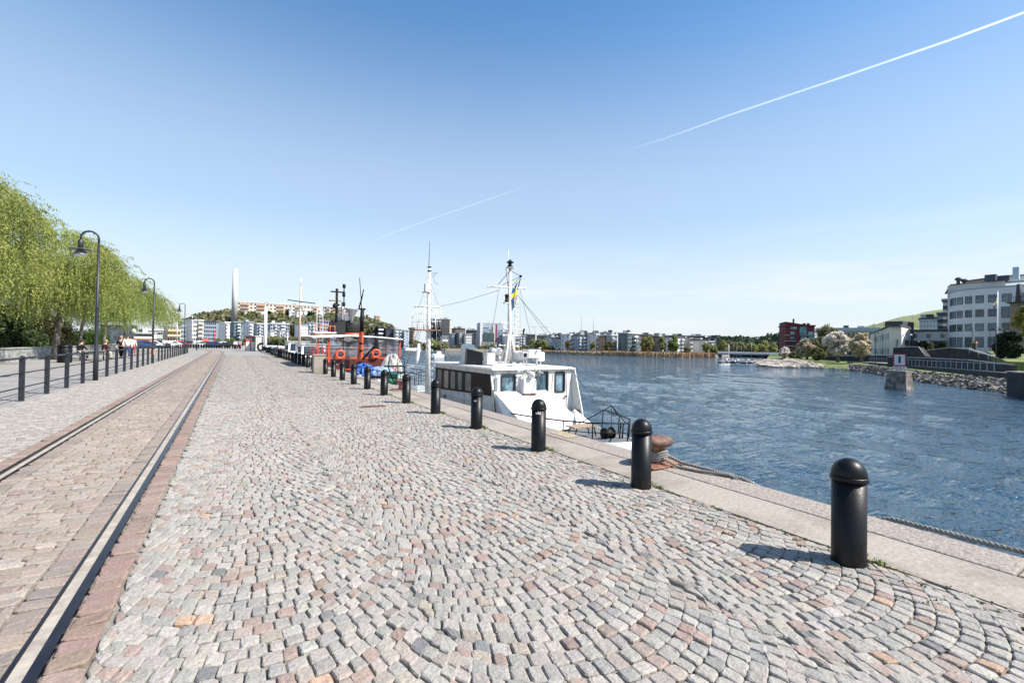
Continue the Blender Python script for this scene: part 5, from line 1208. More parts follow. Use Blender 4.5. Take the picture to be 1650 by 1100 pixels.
# shed, container, tyre at the quay end
p = onY(404, 560, 88); t = thing('kiosk', 'small white and red kiosk with a glazed top at the quay end', 'kiosk', (p.x, 88.5, 0)); A, B = onY(395, 541, 88), onY(411, 564, 88); w = (B.x-A.x)/2; h_ = A.z
MB().box(-w, w, -.9, .9, 0, h_*.72).build('walls', M_bwhite, t); MB().box(-w*.92, w*.92, -.82, .82, h_*.723, h_-.12).build('glazing', M_glass2, t); MB().box(-w-.15, w+.15, -1.05, 1.05, h_-.117, h_).build('roof', M_dred, t)
for s_ in (-w, -w*.1, w): MB().box(s_-.06, s_+.06, -.96, -.905, 0, h_-.12).build('corner_post', mat('kiosk_red', (.35, .03, .03), .6), t)
MB().box(-w, w, -.935, -.905, h_*.62, h_*.72).build('red_band', M_orange, t)
A, B = onY(411, 541, 86), onY(430, 565, 86); t = thing('container', 'pale ribbed container beside the kiosk with a big tyre against it', 'container', ((A.x+B.x)/2, 87.2, 0)); w = (B.x-A.x)/2
b = MB(); n_ = 14; pts = []
for k in range(n_): x = -w+2*w*k/n_; d = .05 if k % 2 else 0; pts += [(x, -1.1-d), (x+2*w/n_*.92, -1.1-d)]
pts += [(w, 1.1), (-w, 1.1)]; b.prism(pts, .1, A.z-.1, 'z'); b.build('walls', mat('pale_corrugated', (.62, .60, .56), .6, var=.08), t); MB().box(-w-.03, w+.03, -1.2, 1.15, A.z-.097, A.z).build('roof', M_bwhite, t)
for x in (-w*.98, w*.25): MB().box(x-.05, x+.05, -1.22, -1.16, .1, A.z-.1).build('door_bar', M_grey_metal, t)
p = onY(422, 563, 84.5); tag(MB().lathe([(.42, -.16), (.62, -.2), (.72, -.14), (.75, 0), (.72, .14), (.62, .2), (.42, .16)], 24, (p.x, 84.6, .70), 'y', caps=False).build('tyre', M_strap), 'large black tyre leaning against the pale container', 'tyre')
# orange awning and red post in front of the white block
A, B = onY(325, 546, 140), onY(337, 551, 140); tag(MB().hexa([(A.x, 139, B.z), (B.x, 139, B.z), (B.x, 141.5, B.z+.2), (A.x, 141.5, B.z+.2)], [(A.x+.3, 139.6, A.z), (B.x-.3, 139.6, A.z), (B.x-.3, 141, A.z), (A.x+.3, 141, A.z)]).build('awning', mat('awning_red', (.65, .08, .04), .7)), 'orange-red awning beside the white apartment block', 'awning')
A = onY(345, 553, 130); t = tag(MB().tube([(A.x, 130, 0), (A.x, 130, onY(346, 532, 130).z)], .14, 8).build('post', mat('kiosk_red', (.35, .03, .03))), 'tall red post left of the narrow white building', 'post')

# old passenger boat with a varnished hull side behind the cars
A, B = onY(212, 548, 140), onY(252, 548, 140); t = thing('passenger_boat', 'white passenger boat with a varnished brown hull side beyond the cars', 'boat', ((A.x+B.x)/2, 141, 0), 0); w = (B.x-A.x)/2
z1 = onY(230, 545.5, 140).z; z2 = onY(230, 535.5, 140).z
MB().hexa([(-w, -1.6, 0), (w*.9, -1.6, 0), (w*.9, 1.6, 0), (-w, 1.6, 0)], [(-w-.8, -1.9, z1), (w, -1.9, z1), (w, 1.9, z1), (-w-.8, 1.9, z1)]).build('hull', mat('varnished_side', (.26, .10, .04), .5, var=.2), t)
MB().box(-w*.86, w*.9, -1.5, 1.5, z1+.003, z2-.15).build('cabin', M_bwhite, t); MB().box(-w*.92, w*.95, -1.7, 1.7, z2-.147, z2).build('cabin_roof', M_bwhite, t)
for k in range(7): x = -w*.74+k*w*.235; MB().box(x-.35, x+.35, -1.55, -1.45, z1+(z2-z1)*.38, z1+(z2-z1)*.72).build('window', M_glass, t)
MB().lathe([(.5, z2), (.5, z2+.9), (.42, z2+1.)], 14, (0, 0, 0)).build('funnel', M_bwhite, t)
# ---------------- far shores ----------------
M_land = mat('far_ground_earth', (.20, .17, .13), .95, var=.35, vs=.06, bump=.1, bs=.5, c2=(.17, .14, .10), c2s=.03)
def shore_poly(name, pts, far, m_, z0, zs=-.9, slope=6.0, kind='structure'):
    """land behind a shoreline given as world points at water level, running back to 'far' points"""
    V = []; F = []; n = len(pts)
    for i, (p, q) in enumerate(zip(pts, far)):
        p, q = Vector(p), Vector(q); d = Vector((q.x-p.x, q.y-p.y, 0)); d.normalize()
        V += [(p.x-d.x*.3, p.y-d.y*.3, WZ-1), (p.x, p.y, WZ), (p.x+d.x*slope, p.y+d.y*slope, z0), (q.x, q.y, z0+zs)]
        if i:
            o = 4*i
            for k in range(3): F.append((o-4+k, o-3+k, o+1+k, o+k))
    o = MB().add(V, [f[::-1] for f in F]).build(name, m_)
    return tag(o, kind=kind)
# quay far side of the harbour: from the left behind the street to the reeds in the middle
sp = [(560, 562.5), (640, 563.3), (700, 564.2), (760, 565.5), (830, 566.8), (900, 569.8), (960, 571.4), (1030, 573.8), (1100, 575.2), (1150, 575.8)]
P = [onz(a, c_, WZ) for a, c_ in sp]
P = [Vector((-40, 330, WZ)), Vector((30, 315, WZ))]+P[0:]
# continue to the right behind the bridge
P += [onD(1200, 570, 330), onD(1300, 570, 345), onD(1420, 572, 360), onD(1700, 575, 380)]
for p in P: p.z = WZ
FARP = [CAM0+(p-CAM0)*9 for p in P]
for f in FARP: f.z = 0
shore_poly('far_shore', P, FARP, M_land, -1.1, 1.0, 4)
b = MB(); b.add([(-900, 172, -.02), (5.6, 172, -.02), (-20, 334, -1.0), (-900, 420, -1.0)], [(0, 1, 2, 3)]); tag(b.build('city_ground', M_land), kind='structure')
b = MB(); b.add([(5.6, 172, -.02), (5.6, 172, -3.4), (-20, 334, -3.4), (-20, 334, -1.0)], [(0, 1, 2, 3)]); tag(b.build('far_quay_wall', M_conc), kind='structure')
RIGHT_DIR = Vector((math.cos(CYAW), -math.sin(CYAW), 0)); FWD_DIR = Vector((math.sin(CYAW), math.cos(CYAW), 0))
WM = [mat('win_dark', (.02, .028, .035), .12, spec=.7), mat('win_blue', (.05, .09, .12), .12, spec=.7), mat('win_pale', (.22, .25, .27), .2)]
def fc(name, c, **k): return mat(name, c, .8, var=k.pop('var', .08), vs=.25, **k)
F_WHITE = fc('render_white', (.68, .68, .67)); F_CREAM = fc('render_cream', (.56, .49, .42)); F_LBLUE = fc('render_light_blue', (.34, .40, .45)); F_BGREY = fc('render_blue_grey', (.32, .37, .42))
F_NAVY = fc('render_navy', (.045, .05, .075)); F_DARK = fc('render_charcoal', (.06, .065, .07)); F_GREY = fc('render_grey', (.36, .37, .37)); F_BROWN = fc('render_brown', (.24, .17, .14)); F_ORANGE = fc('render_orange', (.50, .30, .19))
F_TEAL = fc('render_teal_grey', (.15, .20, .20)); F_RED = fc('render_red', (.125, .022, .028)); F_BRICK = fc('brick_brown', (.28, .20, .15), bump=.01, bs=6); F_BEIGE = fc('render_beige', (.52, .49, .43)); F_PINK = fc('render_pink', (.5, .2, .2)); F_ROOF = fc('roof_grey', (.30, .32, .34)); F_DROOF = fc('roof_dark', (.06, .065, .075))
def unit_box(name, mt, parent, x0, x1, y0, y1, z0, z1, b_=0): return MB().box(x0, x1, y0, y1, z0, z1).build(name, mt, parent)
def building(label, px0, px1, yt, yb, D, wm, floors, cols, turn=0, depth=12., balc=(), roofm=None, wf=(.66, .56), group=None, name='apartment_building', side=2, wmi=0, bm=None, roofh=.5, roofbits=0, overhang=.35, sill=False, cat='building', top_set=0.):
    t_ = R(turn); A, B = onD(px0, yb, D), onD(px1, yb, D); pc = (px0+px1)/2; W = (B-A).length; z0 = onD(pc, yb, D).z; z1 = onD(pc, yt, D).z
    rd = ray(pc, yb); rd.z = 0; rd.normalize(); W = W*(rd.x*FWD_DIR.x+rd.y*FWD_DIR.y); az = math.atan2(rd.x, rd.y)
    w = max(1.5, (W-depth*math.sin(abs(t_)))/math.cos(t_)); mid = onD(pc, yb, D)
    # centre of the block so that it spans the wanted columns
    c_ = mid+rd*(depth*.5*math.cos(t_)+w*.5*math.sin(abs(t_)))*.9; H = z1-z0
    t = thing(name, label, cat, (c_.x, c_.y, z0), -az+t_, group); lr = random.Random(int(px0*7+yt))
    MB().box(-w/2, w/2, -depth/2, depth/2, -2.5, H-roofh).build('walls', wm, t)
    MB().box(-w/2-overhang, w/2+overhang, -depth/2-overhang, depth/2+overhang, H-roofh+.004, H).build('roof', roofm or F_ROOF, t)
    fh = (H-roofh)/floors; cw = w/cols; ww, wh = cw*wf[0], fh*wf[1]; base = {}
    def win(x, y, z, rz, ix):
        k = ix
        if k not in base:
            b = MB(); b.box(-ww/2, ww/2, -.05, .03, -wh/2, wh/2); base[k] = b.build('window', WM[k], t, (x, y, z)); base[k].rotation_euler = (0, 0, rz)
        else: part_copy(base[k], t, (x, y, z), (0, 0, rz))
    nb = None; cnt = 0
    for f in range(floors):
        z = fh*(f+.52)
        for c in range(cols):
            if cnt > 92: break
            x = -w/2+cw*(c+.5); ix = lr.choice((wmi, wmi, wmi, (wmi+1) % 3)); win(x, -depth/2, z, 0, ix); cnt += 1
            if c in balc and f > 0:
                if nb is None:
                    b = MB(); b.box(-cw*.46, cw*.46, -1.3, -.02, -.12, 0); b.box(-cw*.46, cw*.46, -1.3, -1.22, .003, fh*.34); b.box(-cw*.46, -cw*.46+.08, -1.217, -.02, .003, fh*.34); b.box(cw*.46-.08, cw*.46, -1.217, -.02, .003, fh*.34)
                    nb = b.build('balcony', bm or F_WHITE, t, (x, -depth/2, z-wh/2-.1))
                else: part_copy(nb, t, (x, -depth/2, z-wh/2-.1))
        if turn != 0 and side:
            for c in range(side):
                y = -depth/2+depth/side*(c+.5); sx_ = -1 if turn > 0 else 1
                if cnt < 98: win(sx_*w/2, y, z, -math.pi/2 if sx_ < 0 else math.pi/2, wmi); cnt += 1
    for k in range(roofbits):
        x = (-.5+(k+.7)/(roofbits+.4))*w*.9; hh = lr.uniform(.8, 1.8); MB().box(x-lr.uniform(.6, 1.6), x+lr.uniform(.6, 1.6), -2, 1.5, H+.003, H+hh).build('roof_housing', F_DROOF if k % 2 else F_GREY, t)
    return t, w, H, fh, cw
BL = building
def dk2(t, *a): return t
# --- left cluster behind the street ---
BL('beige balconied block seen under the willows, left of the third street lamp', 262, 291, 525, 551, 215, F_CREAM, 3, 5, 8, 12, range(5), bm=mat('yellow_parapet', (.60, .48, .26), .7))
BL('long low grey building with white roof bands behind the willows', 222, 262, 530, 552, 205, F_GREY, 2, 8, 8, 14, roofm=F_WHITE, wf=(.8, .4), name='office_building')
BL('blue-grey building just left of the third street lamp', 284, 300, 516, 552, 250, F_BGREY, 5, 4, 8, 14)
BL('dark slate-blue building behind the willow trunks', 160, 222, 522, 556, 190, F_NAVY, 4, 10, 5, 14)
BL('white block with balconies and strip windows right of the third street lamp', 298.5, 327, 514.5, 550, 228, F_WHITE, 5, 6, 12, 13, (3, 4, 5), roofm=F_WHITE, wf=(.75, .5), bm=F_CREAM)
BL('slate-blue building in shade right of the white balconied block', 325, 353, 517, 549, 262, F_BGREY, 5, 7, -6, 14, roofm=F_DROOF)
BL('narrow white block with brown balconies on its left corner', 351, 370, 518, 550, 240, F_WHITE, 5, 5, 16, 11, (0, 1), bm=F_BROWN, wf=(.3, .4), roofm=F_WHITE)
BL('dark blue-green glazed building under the chimney', 369, 392, 518, 550, 262, F_TEAL, 6, 6, 10, 13, (2, 3), wmi=1)
BL('white terraced block with stepped balconies right of the chimney', 391, 408, 518, 545, 250, F_WHITE, 5, 4, 14, 12, (0, 1, 2), roofbits=2)
BL('pale grey glazed block behind the kiosk', 407, 431, 520.5, 546, 262, F_LBLUE, 5, 6, 10, 13, (1, 4), roofm=F_WHITE)
BL('long white-topped dark block behind the white pole', 428, 466, 520.5, 552, 285, F_BGREY, 6, 9, 10, 14, (2, 5, 6), roofm=F_WHITE, roofbits=3)
BL('short white block with small square windows, left one of a pair', 430, 442, 532, 551, 268, F_WHITE, 4, 3, 12, 9, wf=(.3, .35))
BL('short white block with small square windows, right one of a pair', 445, 456, 532, 551, 268, F_WHITE, 4, 3, 12, 9, wf=(.3, .35), balc=(2,))
BL('pale blue-white block behind the varnished mast', 474, 496, 522, 550, 275, F_WHITE, 5, 5, 14, 11, wf=(.35, .4), roofm=F_LBLUE)
BL('blue-grey glazed block left of the lattice mast', 490, 512, 519, 550, 290, F_BGREY, 6, 6, 8, 12, (1, 3), wmi=1)
BL('slate building hidden behind the tug funnel', 512, 545, 516, 550, 300, F_BGREY, 6, 7, 8, 12)
BL('pale stacked building behind the tug funnel', 546, 568, 511, 545, 330, F_GREY, 6, 5, 8, 12, roofm=F_WHITE)
BL('white block with open corner balconies right of the tug mast', 590, 603, 521, 556, 300, F_WHITE, 6, 3, 12, 10, (1, 2))
BL('dark block with white wedge balconies right of the tug mast', 602, 617, 525.5, 557.5, 296, F_DARK, 5, 4, 14, 11, (0, 1, 2, 3), roofm=F_DROOF)
BL('navy block beside the tug awning corner', 616, 631, 528.5, 560, 296, F_NAVY, 6, 4, 10, 12, roofm=F_DROOF, wf=(.3, .35))
BL('white block with deep balconies left of the aft mast rope ladder', 630, 646, 529.5, 560, 294, F_WHITE, 6, 4, 12, 12, (0, 1, 3), roofm=F_GREY, roofbits=1)
BL('light blue block with small dark windows behind the rope ladder', 645, 659, 531.5, 560, 294, F_LBLUE, 6, 4, 12, 10, wf=(.35, .4), balc=(0,))
BL('orange and cream block behind the rope ladder', 658, 668, 527.5, 558, 310, F_ORANGE, 7, 3, 14, 10, (1,), roofm=F_DROOF)
# --- middle cluster ---
t, w, H, fh, cw = BL('tall dark residential tower with a crown, behind the aft mast platform', 703, 726, 513.5, 556, 420, F_DARK, 12, 5, 18, 16, roofm=F_GREY, wf=(.5, .4), name='tower_block', roofbits=2)
MB().box(w/2-1.2, w/2+.1, -8.1, 8.1, 0, H-.6).build('end_wall', F_PINK if False else F_CREAM, t)
BL('slim purple-brown tower left of the crowned tower', 690, 703, 513, 553, 430, F_NAVY, 12, 3, 12, 14, name='tower_block')
BL('brown ribbed slab between the two tall towers', 727, 749, 528.5, 555, 400, F_BROWN, 6, 8, 14, 14, wf=(.5, .7), roofm=F_DARK, roofbits=3)
BL('dark low block left of the big glass tower', 750, 768, 531, 555, 380, F_DARK, 5, 5, 10, 14, roofbits=2)
BL('slate gable end of the green glass office', 723, 733, 537, 560, 330, F_BGREY, 5, 3, 12, 12, wf=(.2, .3))
BL('balconied teal wing of the waterfront office', 731, 746, 535.5, 560, 326, F_TEAL, 7, 5, 18, 12, (0, 1, 2), wmi=1, wf=(.8, .5))
BL('white ribbed wing of the waterfront office', 744, 760, 537.5, 560, 322, F_WHITE, 5, 8, 16, 10, wf=(.4, .7), roofm=F_LBLUE)
BL('low white house before the brown ribbed slab', 709, 722, 541, 555, 350, F_WHITE, 2, 4, 10, 10)
t, w, H, fh, cw = BL('large glass office tower framed in white with a magenta stripe', 767, 810, 519.5, 560, 345, F_LBLUE, 12, 8, 10, 18, roofm=F_WHITE, wmi=1, wf=(.85, .55), name='office_tower', overhang=.1, roofbits=1)
MB().box(w*.19, w*.235, -9.5, -9.06, .5, H-1.2).build('magenta_stripe', mat('magenta_panel', (.30, .02, .09), .6), t); MB().box(-w/2-.3, -w/2+1.5, -9.6, -9.06, 0, H-.6).build('white_frame', F_WHITE, t)
MB().box(-w*.36, w*.1, -10.2, -9.06, 1.5, H*.58).build('glass_front', mat('green_glass_front', (.05, .08, .085), .15, var=.5, vs=.6), t)
MB().box(w*.05, w*.16, -9.5, -9.06, 1.5, H-2.).build('pale_panel', F_CREAM, t)
BL('pale low entrance block at the foot of the glass tower', 775, 800, 551, 562, 330, F_WHITE, 2, 8, 8, 8, wf=(.6, .5))
BL('white apartment block behind the fore mast', 809, 826, 534.5, 562, 335, F_WHITE, 6, 5, 14, 12, (0, 1, 3), roofbits=1)
BL('pale blue balconied block right of the fore mast', 829, 847, 540, 563, 325, F_LBLUE, 5, 5, 14, 12, (1, 3), roofm=F_GREY, roofbits=2)
BL('dark building with a tall chimney stack right of the fore mast', 836, 862, 538, 560, 380, F_DARK, 5, 6, 8, 12, roofbits=1)
# --- row along the reeds ---
def shoreD(px):
    y = float(np.interp(px, [p_[0] for p_ in sp], [p_[1] for p_ in sp])); return CF*(CH-WZ)/(y-horiz(px))
rowb = [
 ('white gabled block at the left end of the reed shore', 881, 892, 543, 565.5, F_WHITE, 4, 3, (), F_GREY),
 ('dark glazed block next to the white gabled one on the reed shore', 889, 903, 543.5, 565.5, F_BGREY, 4, 4, (0, 2), F_DROOF),
 ('tall white wall block with a sloping top on the reed shore', 903, 922, 538, 566.5, F_WHITE, 4, 3, (2,), F_WHITE),
 ('slate-blue balconied block in the middle of the reed shore', 921, 948, 539, 567.5, F_BGREY, 5, 8, (1, 4, 6), F_DROOF),
 ('white block with a slanting roof beside the moored dark barge', 946, 965, 537.5, 568, F_WHITE, 4, 4, (1, 3), F_WHITE),
 ('orange brick block on the reed shore', 963.5, 974, 541, 567.5, F_ORANGE, 4, 2, (), F_DROOF),
 ('grey-brown block right of the orange brick one', 973, 994, 539, 568.5, F_GREY, 5, 6, (0, 1), F_WHITE),
 ('large grey-green block with tall white window ribs', 995, 1033, 535.5, 569.5, F_TEAL, 5, 11, (4, 5, 6), F_WHITE),
 ('pink-red house half hidden by poplars', 1033, 1051, 540, 569, F_PINK, 4, 5, (), F_DROOF),
 ('pale grey narrow block between two green trees', 1051, 1068, 542, 570, F_GREY, 5, 4, (0,), F_DROOF),
 ('white block with horizontal bands behind the big round tree', 1072, 1100, 541.5, 571, F_WHITE, 5, 6, (0, 1, 4, 5), F_DROOF),
 ('beige plain block right of the big round tree', 1099, 1116, 543.5, 571.5, F_BEIGE, 4, 4, (), F_GREY),
 ('white block with a dark zigzag front', 1115, 1135, 547, 571.5, F_WHITE, 5, 5, (0, 1, 2, 3, 4), F_DROOF),
 ('white stepped block at the right end of the reed shore', 1132, 1150, 549, 571.5, F_GREY, 4, 4, (1, 2), F_WHITE)]
for k, (lb, a, c_, yt, yb, wm, fl, co, ba, rm) in enumerate(rowb):
    BL(lb, a, c_, yt, yb, shoreD((a+c_)/2)+13, wm, fl, co, (48, 36, 52, 30, 46)[k % 5], 6.5, ba, rm, wf=(.5, .55) if k != 7 else (.55, .75), roofbits=1 if k % 3 == 0 else 0)
backb = [('teal-roofed dark block above the left of the reed row', 864, 884, 539.5, F_DARK), ('dark block with a barrel roof over the reed row', 884, 912, 538.2, F_NAVY), ('brown and grey block behind the slate-blue one', 913, 930, 537, F_BROWN), ('dark green-grey block with roof gardens', 928, 952, 535.8, F_TEAL), ('blue-grey penthouse block behind the white one', 950, 966, 535.4, F_BGREY),
 ('long white stepped block on the skyline', 966, 992, 535, F_WHITE), ('white penthouse behind the grey-green block', 1000, 1018, 535, F_LBLUE), ('cream roofed block right of the grey-green block', 1024, 1050, 538, F_CREAM), ('low grey skyline block', 1050, 1076, 539.5, F_GREY), ('pale blue skyline block behind the round tree', 1076, 1104, 540, F_LBLUE), ('long navy block with a white stair tower on the skyline', 1105, 1136, 540, F_NAVY), ('dark navy block stepping down at the end of the skyline', 1134, 1157, 543.5, F_DARK)]
for k, (lb, a, c_, yt, wm) in enumerate(backb): BL(lb, a, c_, yt, 560, 330-3*k, wm, 6, 6, (10, 16, 6)[k % 3], 12., (1, 4) if k % 2 else (), F_DROOF if k % 2 else F_GREY, roofbits=2)
# red office on the right bank
t, w, H, fh, cw = BL('dark red building with a sloping roof line and turquoise windows', 1253, 1312, 523.5, 577, 196, F_RED, 6, 1, 12, 13, roofm=F_RED, wf=(.001, .001), name='red_office', side=0)
y_ = -6.5
MB().prism([(-w/2, H-.496), (w/2, H-.496), (w/2, H-.4), (-w/2, H+1.5)], -6.4, 6.4).build('sloping_parapet', F_RED, t)
def rw(px0, px1, yt, yb, mt, nm='window', prot=.12):
    u0, u1 = (px0-1253)/55*w*1.02-w/2, (px1-1253)/55*w*1.02-w/2; z0, z1 = (577-yb)/56*H, (577-yt)/56*H
    o = MB().box(u0, u1, y_-prot, y_+.05, z0, z1).build(nm, mt, t); return o
M_turq = mat('turquoise_glass', (.14, .28, .30), .12, var=.5, vs=.7)
for a in ((1262, 1274, 524, 528), (1262, 1270, 532, 537), (1262, 1270, 541, 545), (1279.5, 1292, 524, 537.5), (1262, 1270, 549, 553), (1295, 1305, 532, 537), (1295, 1305, 540, 545), (1281, 1291, 541, 545), (1281, 1291, 549, 553), (1297, 1303, 549, 553)): rw(*a, M_turq if a[2] < 546 else WM[0])
for a in ((1251, 1272, 547.6, 548.6), (1251, 1272, 556, 557), (1279, 1308, 538, 539), (1279, 1308, 547, 548), (1279, 1308, 556, 557), (1251, 1260, 538, 539)): rw(*a, F_GREY, 'balcony', 1.3)
for a in ((1253, 1270, 558, 575), (1284, 1308, 558, 575)): rw(*a, F_DARK, 'painted_recess', .02)  # flush dark panels stand in for the shade of recesses
MB().box(-w*.14, -w*.09, -1, -.2, H-.3, H+3).build('chimney', F_DARK, t)
for x in (w*.22, w*.36): MB().box(x, x+1, -1, 0, H-.3, H+1.1).build('roof_vent', F_DARK, t)
# long low grey-roofed hall behind the cherry trees
BL('long pale hall with a light grey roof behind the blossoming trees', 1312, 1412, 528, 575, 215, F_GREY, 3, 14, 4, 16, roofm=F_LBLUE, wf=(.6, .55), name='long_hall', roofbits=3, overhang=.8, roofh=1.6)
# --- chimney and hill on the left skyline ---
D = 330; A, B = onD(377.5, 512, D), onD(379.6, 434, D); t = thing('chimney', 'tall plain white concrete chimney on the hill', 'chimney', (A.x, A.y, A.z-3))
r_ = (onD(383, 480, D)-onD(375, 480, D)).length/2
MB().lathe([(r_*1.08, 0), (r_*.93, B.z-A.z+3)], 32).build('shaft', mat('chimney_concrete', (.50, .49, .465), .8, var=.04, vs=.3), t); MB().lathe([(r_*.9, B.z-A.z+3.003), (r_*.7, B.z-A.z+3.1)], 32).build('rim', F_DARK, t)
M_hill = mat('hill_scrub', (.19, .18, .10), .95, var=.45, vs=.12, bump=.5, bs=.3, c2=(.2, .19, .13), c2s=.08)
def hill(name, prof, D, depth, zb, mt, n=60, seed=3):
    """ridge whose crest passes through (px, py) points at distance D"""
    V = []; F = []; rg = np.random.default_rng(seed); xs = np.array([p[0] for p in prof]); ys = np.array([p[1] for p in prof]); U = np.linspace(xs[0], xs[-1], n); T = [(-.42, 0.), (-.3, .22), (-.15, .62), (-.05, .9), (0, 1.), (.2, .95), (1., .2)]
    for i, u in enumerate(U):
        c_ = onD(u, float(np.interp(u, xs, ys)), D)
        for (d, f) in T:
            q = c_+FWD_DIR*(d*depth); V.append((q.x, q.y, zb+(c_.z-zb)*f+(rg.normal(0, .5) if 0 < f < 1 else 0)))
    m_ = len(T)
    for i in range(n-1):
        for k in range(m_-1): F.append((i*m_+k, (i+1)*m_+k, (i+1)*m_+k+1, i*m_+k+1))
    return tag(MB().add(V, F, True).build(name, mt), kind='structure')
hill('wooded_hill', [(296, 524), (318, 513), (340, 505), (360, 502), (385, 503), (430, 505), (480, 508), (530, 509), (575, 513), (600, 519), (618, 529), (630, 536)], 420, 180, -1, M_hill)
def wood(name, regions, mt, n, size, seed=1):
    """a far wood: thousands of leaf clumps on crowns scattered over a slope"""
    rg = np.random.default_rng(seed); P = []
    for (px0, px1, ya, yb, D0_, D1, r_, cnt) in regions:
        for _ in range(cnt):
            u = rg.random(); px = px0+(px1-px0)*rg.random(); y0 = ya(px) if callable(ya) else ya; py = y0+(yb-y0)*u; D_ = D1+(D0_-D1)*u
            c_ = np.array(onD(px, py, D_)); rr = r_*rg.uniform(.6, 1.3); m_ = n//cnt; d = rg.normal(size=(m_, 3)); d /= np.linalg.norm(d, axis=1, keepdims=True)
            P.append(c_+d*rr*rg.uniform(.55, 1., (m_, 1))*np.array([1, 1, .85]))
    return tag(leaf_quads(name, np.concatenate(P), size, mt, None, rg, .7), kind='stuff')
hl = lambda px: float(np.interp(px, [296, 318, 340, 360, 385, 430, 480, 530, 575, 600, 618, 630], [523, 515, 507, 504, 507, 512, 515, 514, 516, 521, 531, 538]))
M_wood1 = leafmat('hill_trees', (.12, .125, .06), (.20, .19, .09), .25); M_wood2 = leafmat('far_pines', (.025, .05, .025), (.05, .08, .04), .15); M_spring = leafmat('spring_green', (.16, .20, .05), (.24, .27, .09), .3)
wood('hillside_wood', [(298, 625, hl, 530, 300, 400, 5.5, 230)], M_wood1, 46000, 1.5, 5)
wood('far_forest', [(1150, 1262, lambda p: float(np.interp(p, [1150, 1180, 1215, 1235, 1262], [547, 548.5, 549.5, 545, 543])), 562, 520, 620, 7, 110)], M_wood2, 20000, 1.8, 6)
hill('far_ridge', [(1120, 552), (1160, 549), (1210, 551), (1235, 547), (1300, 545), (1420, 548)], 640, 160, -1, mat('far_ridge_pines', (.045, .065, .045), .95, var=.4, vs=.1))
wood('shore_bushes', [(860, 1150, 562.5, 569, 262, 268, 1.6, 90)], M_wood1, 12000, .5, 7)
wood('city_park_greenery', [(430, 520, 547, 552, 240, 262, 2.2, 40), (556, 700, 552, 560, 300, 315, 2.6, 45), (700, 850, 557, 564, 305, 316, 2.0, 40)], M_wood1, 16000, .7, 8)
# long apartment slab on the hill
t, w, H, fh, cw = BL('very long orange-beige apartment slab along the top of the wooded hill', 382, 520, 489, 512, 430, F_CREAM, 4, 22, 5, 12, (1, 2, 5, 6, 10, 11, 15, 16, 20), roofm=F_WHITE, wf=(.5, .4), name='long_slab_block', bm=F_ORANGE, roofbits=5)
BL('continuation of the hilltop slab right of the lattice mast', 520, 560, 494, 514, 432, F_CREAM, 4, 8, 5, 12, (1, 3, 5), roofm=F_WHITE, bm=F_ORANGE)
for k, (a, c_, yt, yb, wm, lb) in enumerate([(392, 398, 501, 508, F_WHITE, 'small white house on the slope right of the chimney'), (420, 428, 508, 515, F_WHITE, 'white house with a slanting side halfway up the hill'), (431, 437, 507, 513, F_NAVY, 'dark cube-shaped house halfway up the hill'), (437, 445, 507, 514, F_LBLUE, 'pale blue villa next to the dark cube on the hill'), (446, 452, 511, 515, F_WHITE, 'tiny white house under the pale blue villa'), (464, 470, 497, 507, F_WHITE, 'white tower house left of the varnished mast on the hill'), (476, 500, 499, 508, F_WHITE, 'broad white villa with a dark top floor on the hill'), (481, 492, 507, 514, F_CREAM, 'cream house below the broad white villa'), (540, 556, 506, 520, F_WHITE, 'pale stacked house on the hill behind the tug masts'), (326, 331, 508, 511, F_WHITE, 'pale roofed hut among the trees left of the chimney'), (603, 612, 508, 514, F_ORANGE, 'orange house at the right end of the hill')]):
    BL(lb, a, c_, yt, yb, 385, wm, 2, 3, 10, 6., (), F_GREY if k % 2 else F_WHITE, name='villa', wf=(.4, .45), overhang=.3)
# slim masts, cranes on the skyline
def pole(label, px, yt, yb, D, r_, mt, name='radio_mast', cat='mast'):
    A, B = onD(px, yb, D), onD(px, yt, D); t = thing(name, label, cat, (A.x, A.y, A.z)); MB().tube([(0, 0, 0), (0, 0, B.z-A.z)], [r_, r_*.6], 6).build('shaft', mt, t); MB().lathe([(r_*1.6, 0), (r_*1.6, r_*2)], 6, (0, 0, (B.z-A.z)*.72)).build('collar', mt, t); return t
M_thin = mat('mast_grey_red', (.35, .30, .30), .6)
pole('left one of two thin radio masts on the skyline', 936.5, 506, 538, 900, .45, M_thin); pole('right one of two thin radio masts on the skyline', 956, 508, 538, 900, .45, M_thin)
pole('short dark smokestack right of the fore mast', 843.5, 530, 540, 380, .9, F_DARK, 'smokestack', 'chimney')
pole('white flagpole in front of the white balconied block', 309.5, 508, 552, 190, .18, M_white, 'flagpole', 'flagpole'); pole('white flagpole left of the third street lamp', 285, 512, 548, 170, .18, M_white, 'flagpole', 'flagpole')
pole('white mast standing at the marina by the bridge', 1174, 554, 579, 150, .12, M_white, 'boat_mast', 'mast')
for px0, px1, y, lb in ((855, 868, 527, 'distant tower crane, left jib on the skyline'), (872, 886, 527, 'distant tower crane, right jib on the skyline')):
    D = 900; A, B = onD(px0, y, D), onD(px1, y-.2, D); t = thing('tower_crane', lb, 'crane', ((A.x+B.x)/2, (A.y+B.y)/2, 0)); l_ = t.location
    MB().bar(A-l_, B-l_, .4).build('jib', M_thin, t); m_ = A.lerp(B, .6); MB().bar((m_.x-l_.x, m_.y-l_.y, 0), m_-l_, .5).build('tower', M_thin, t)
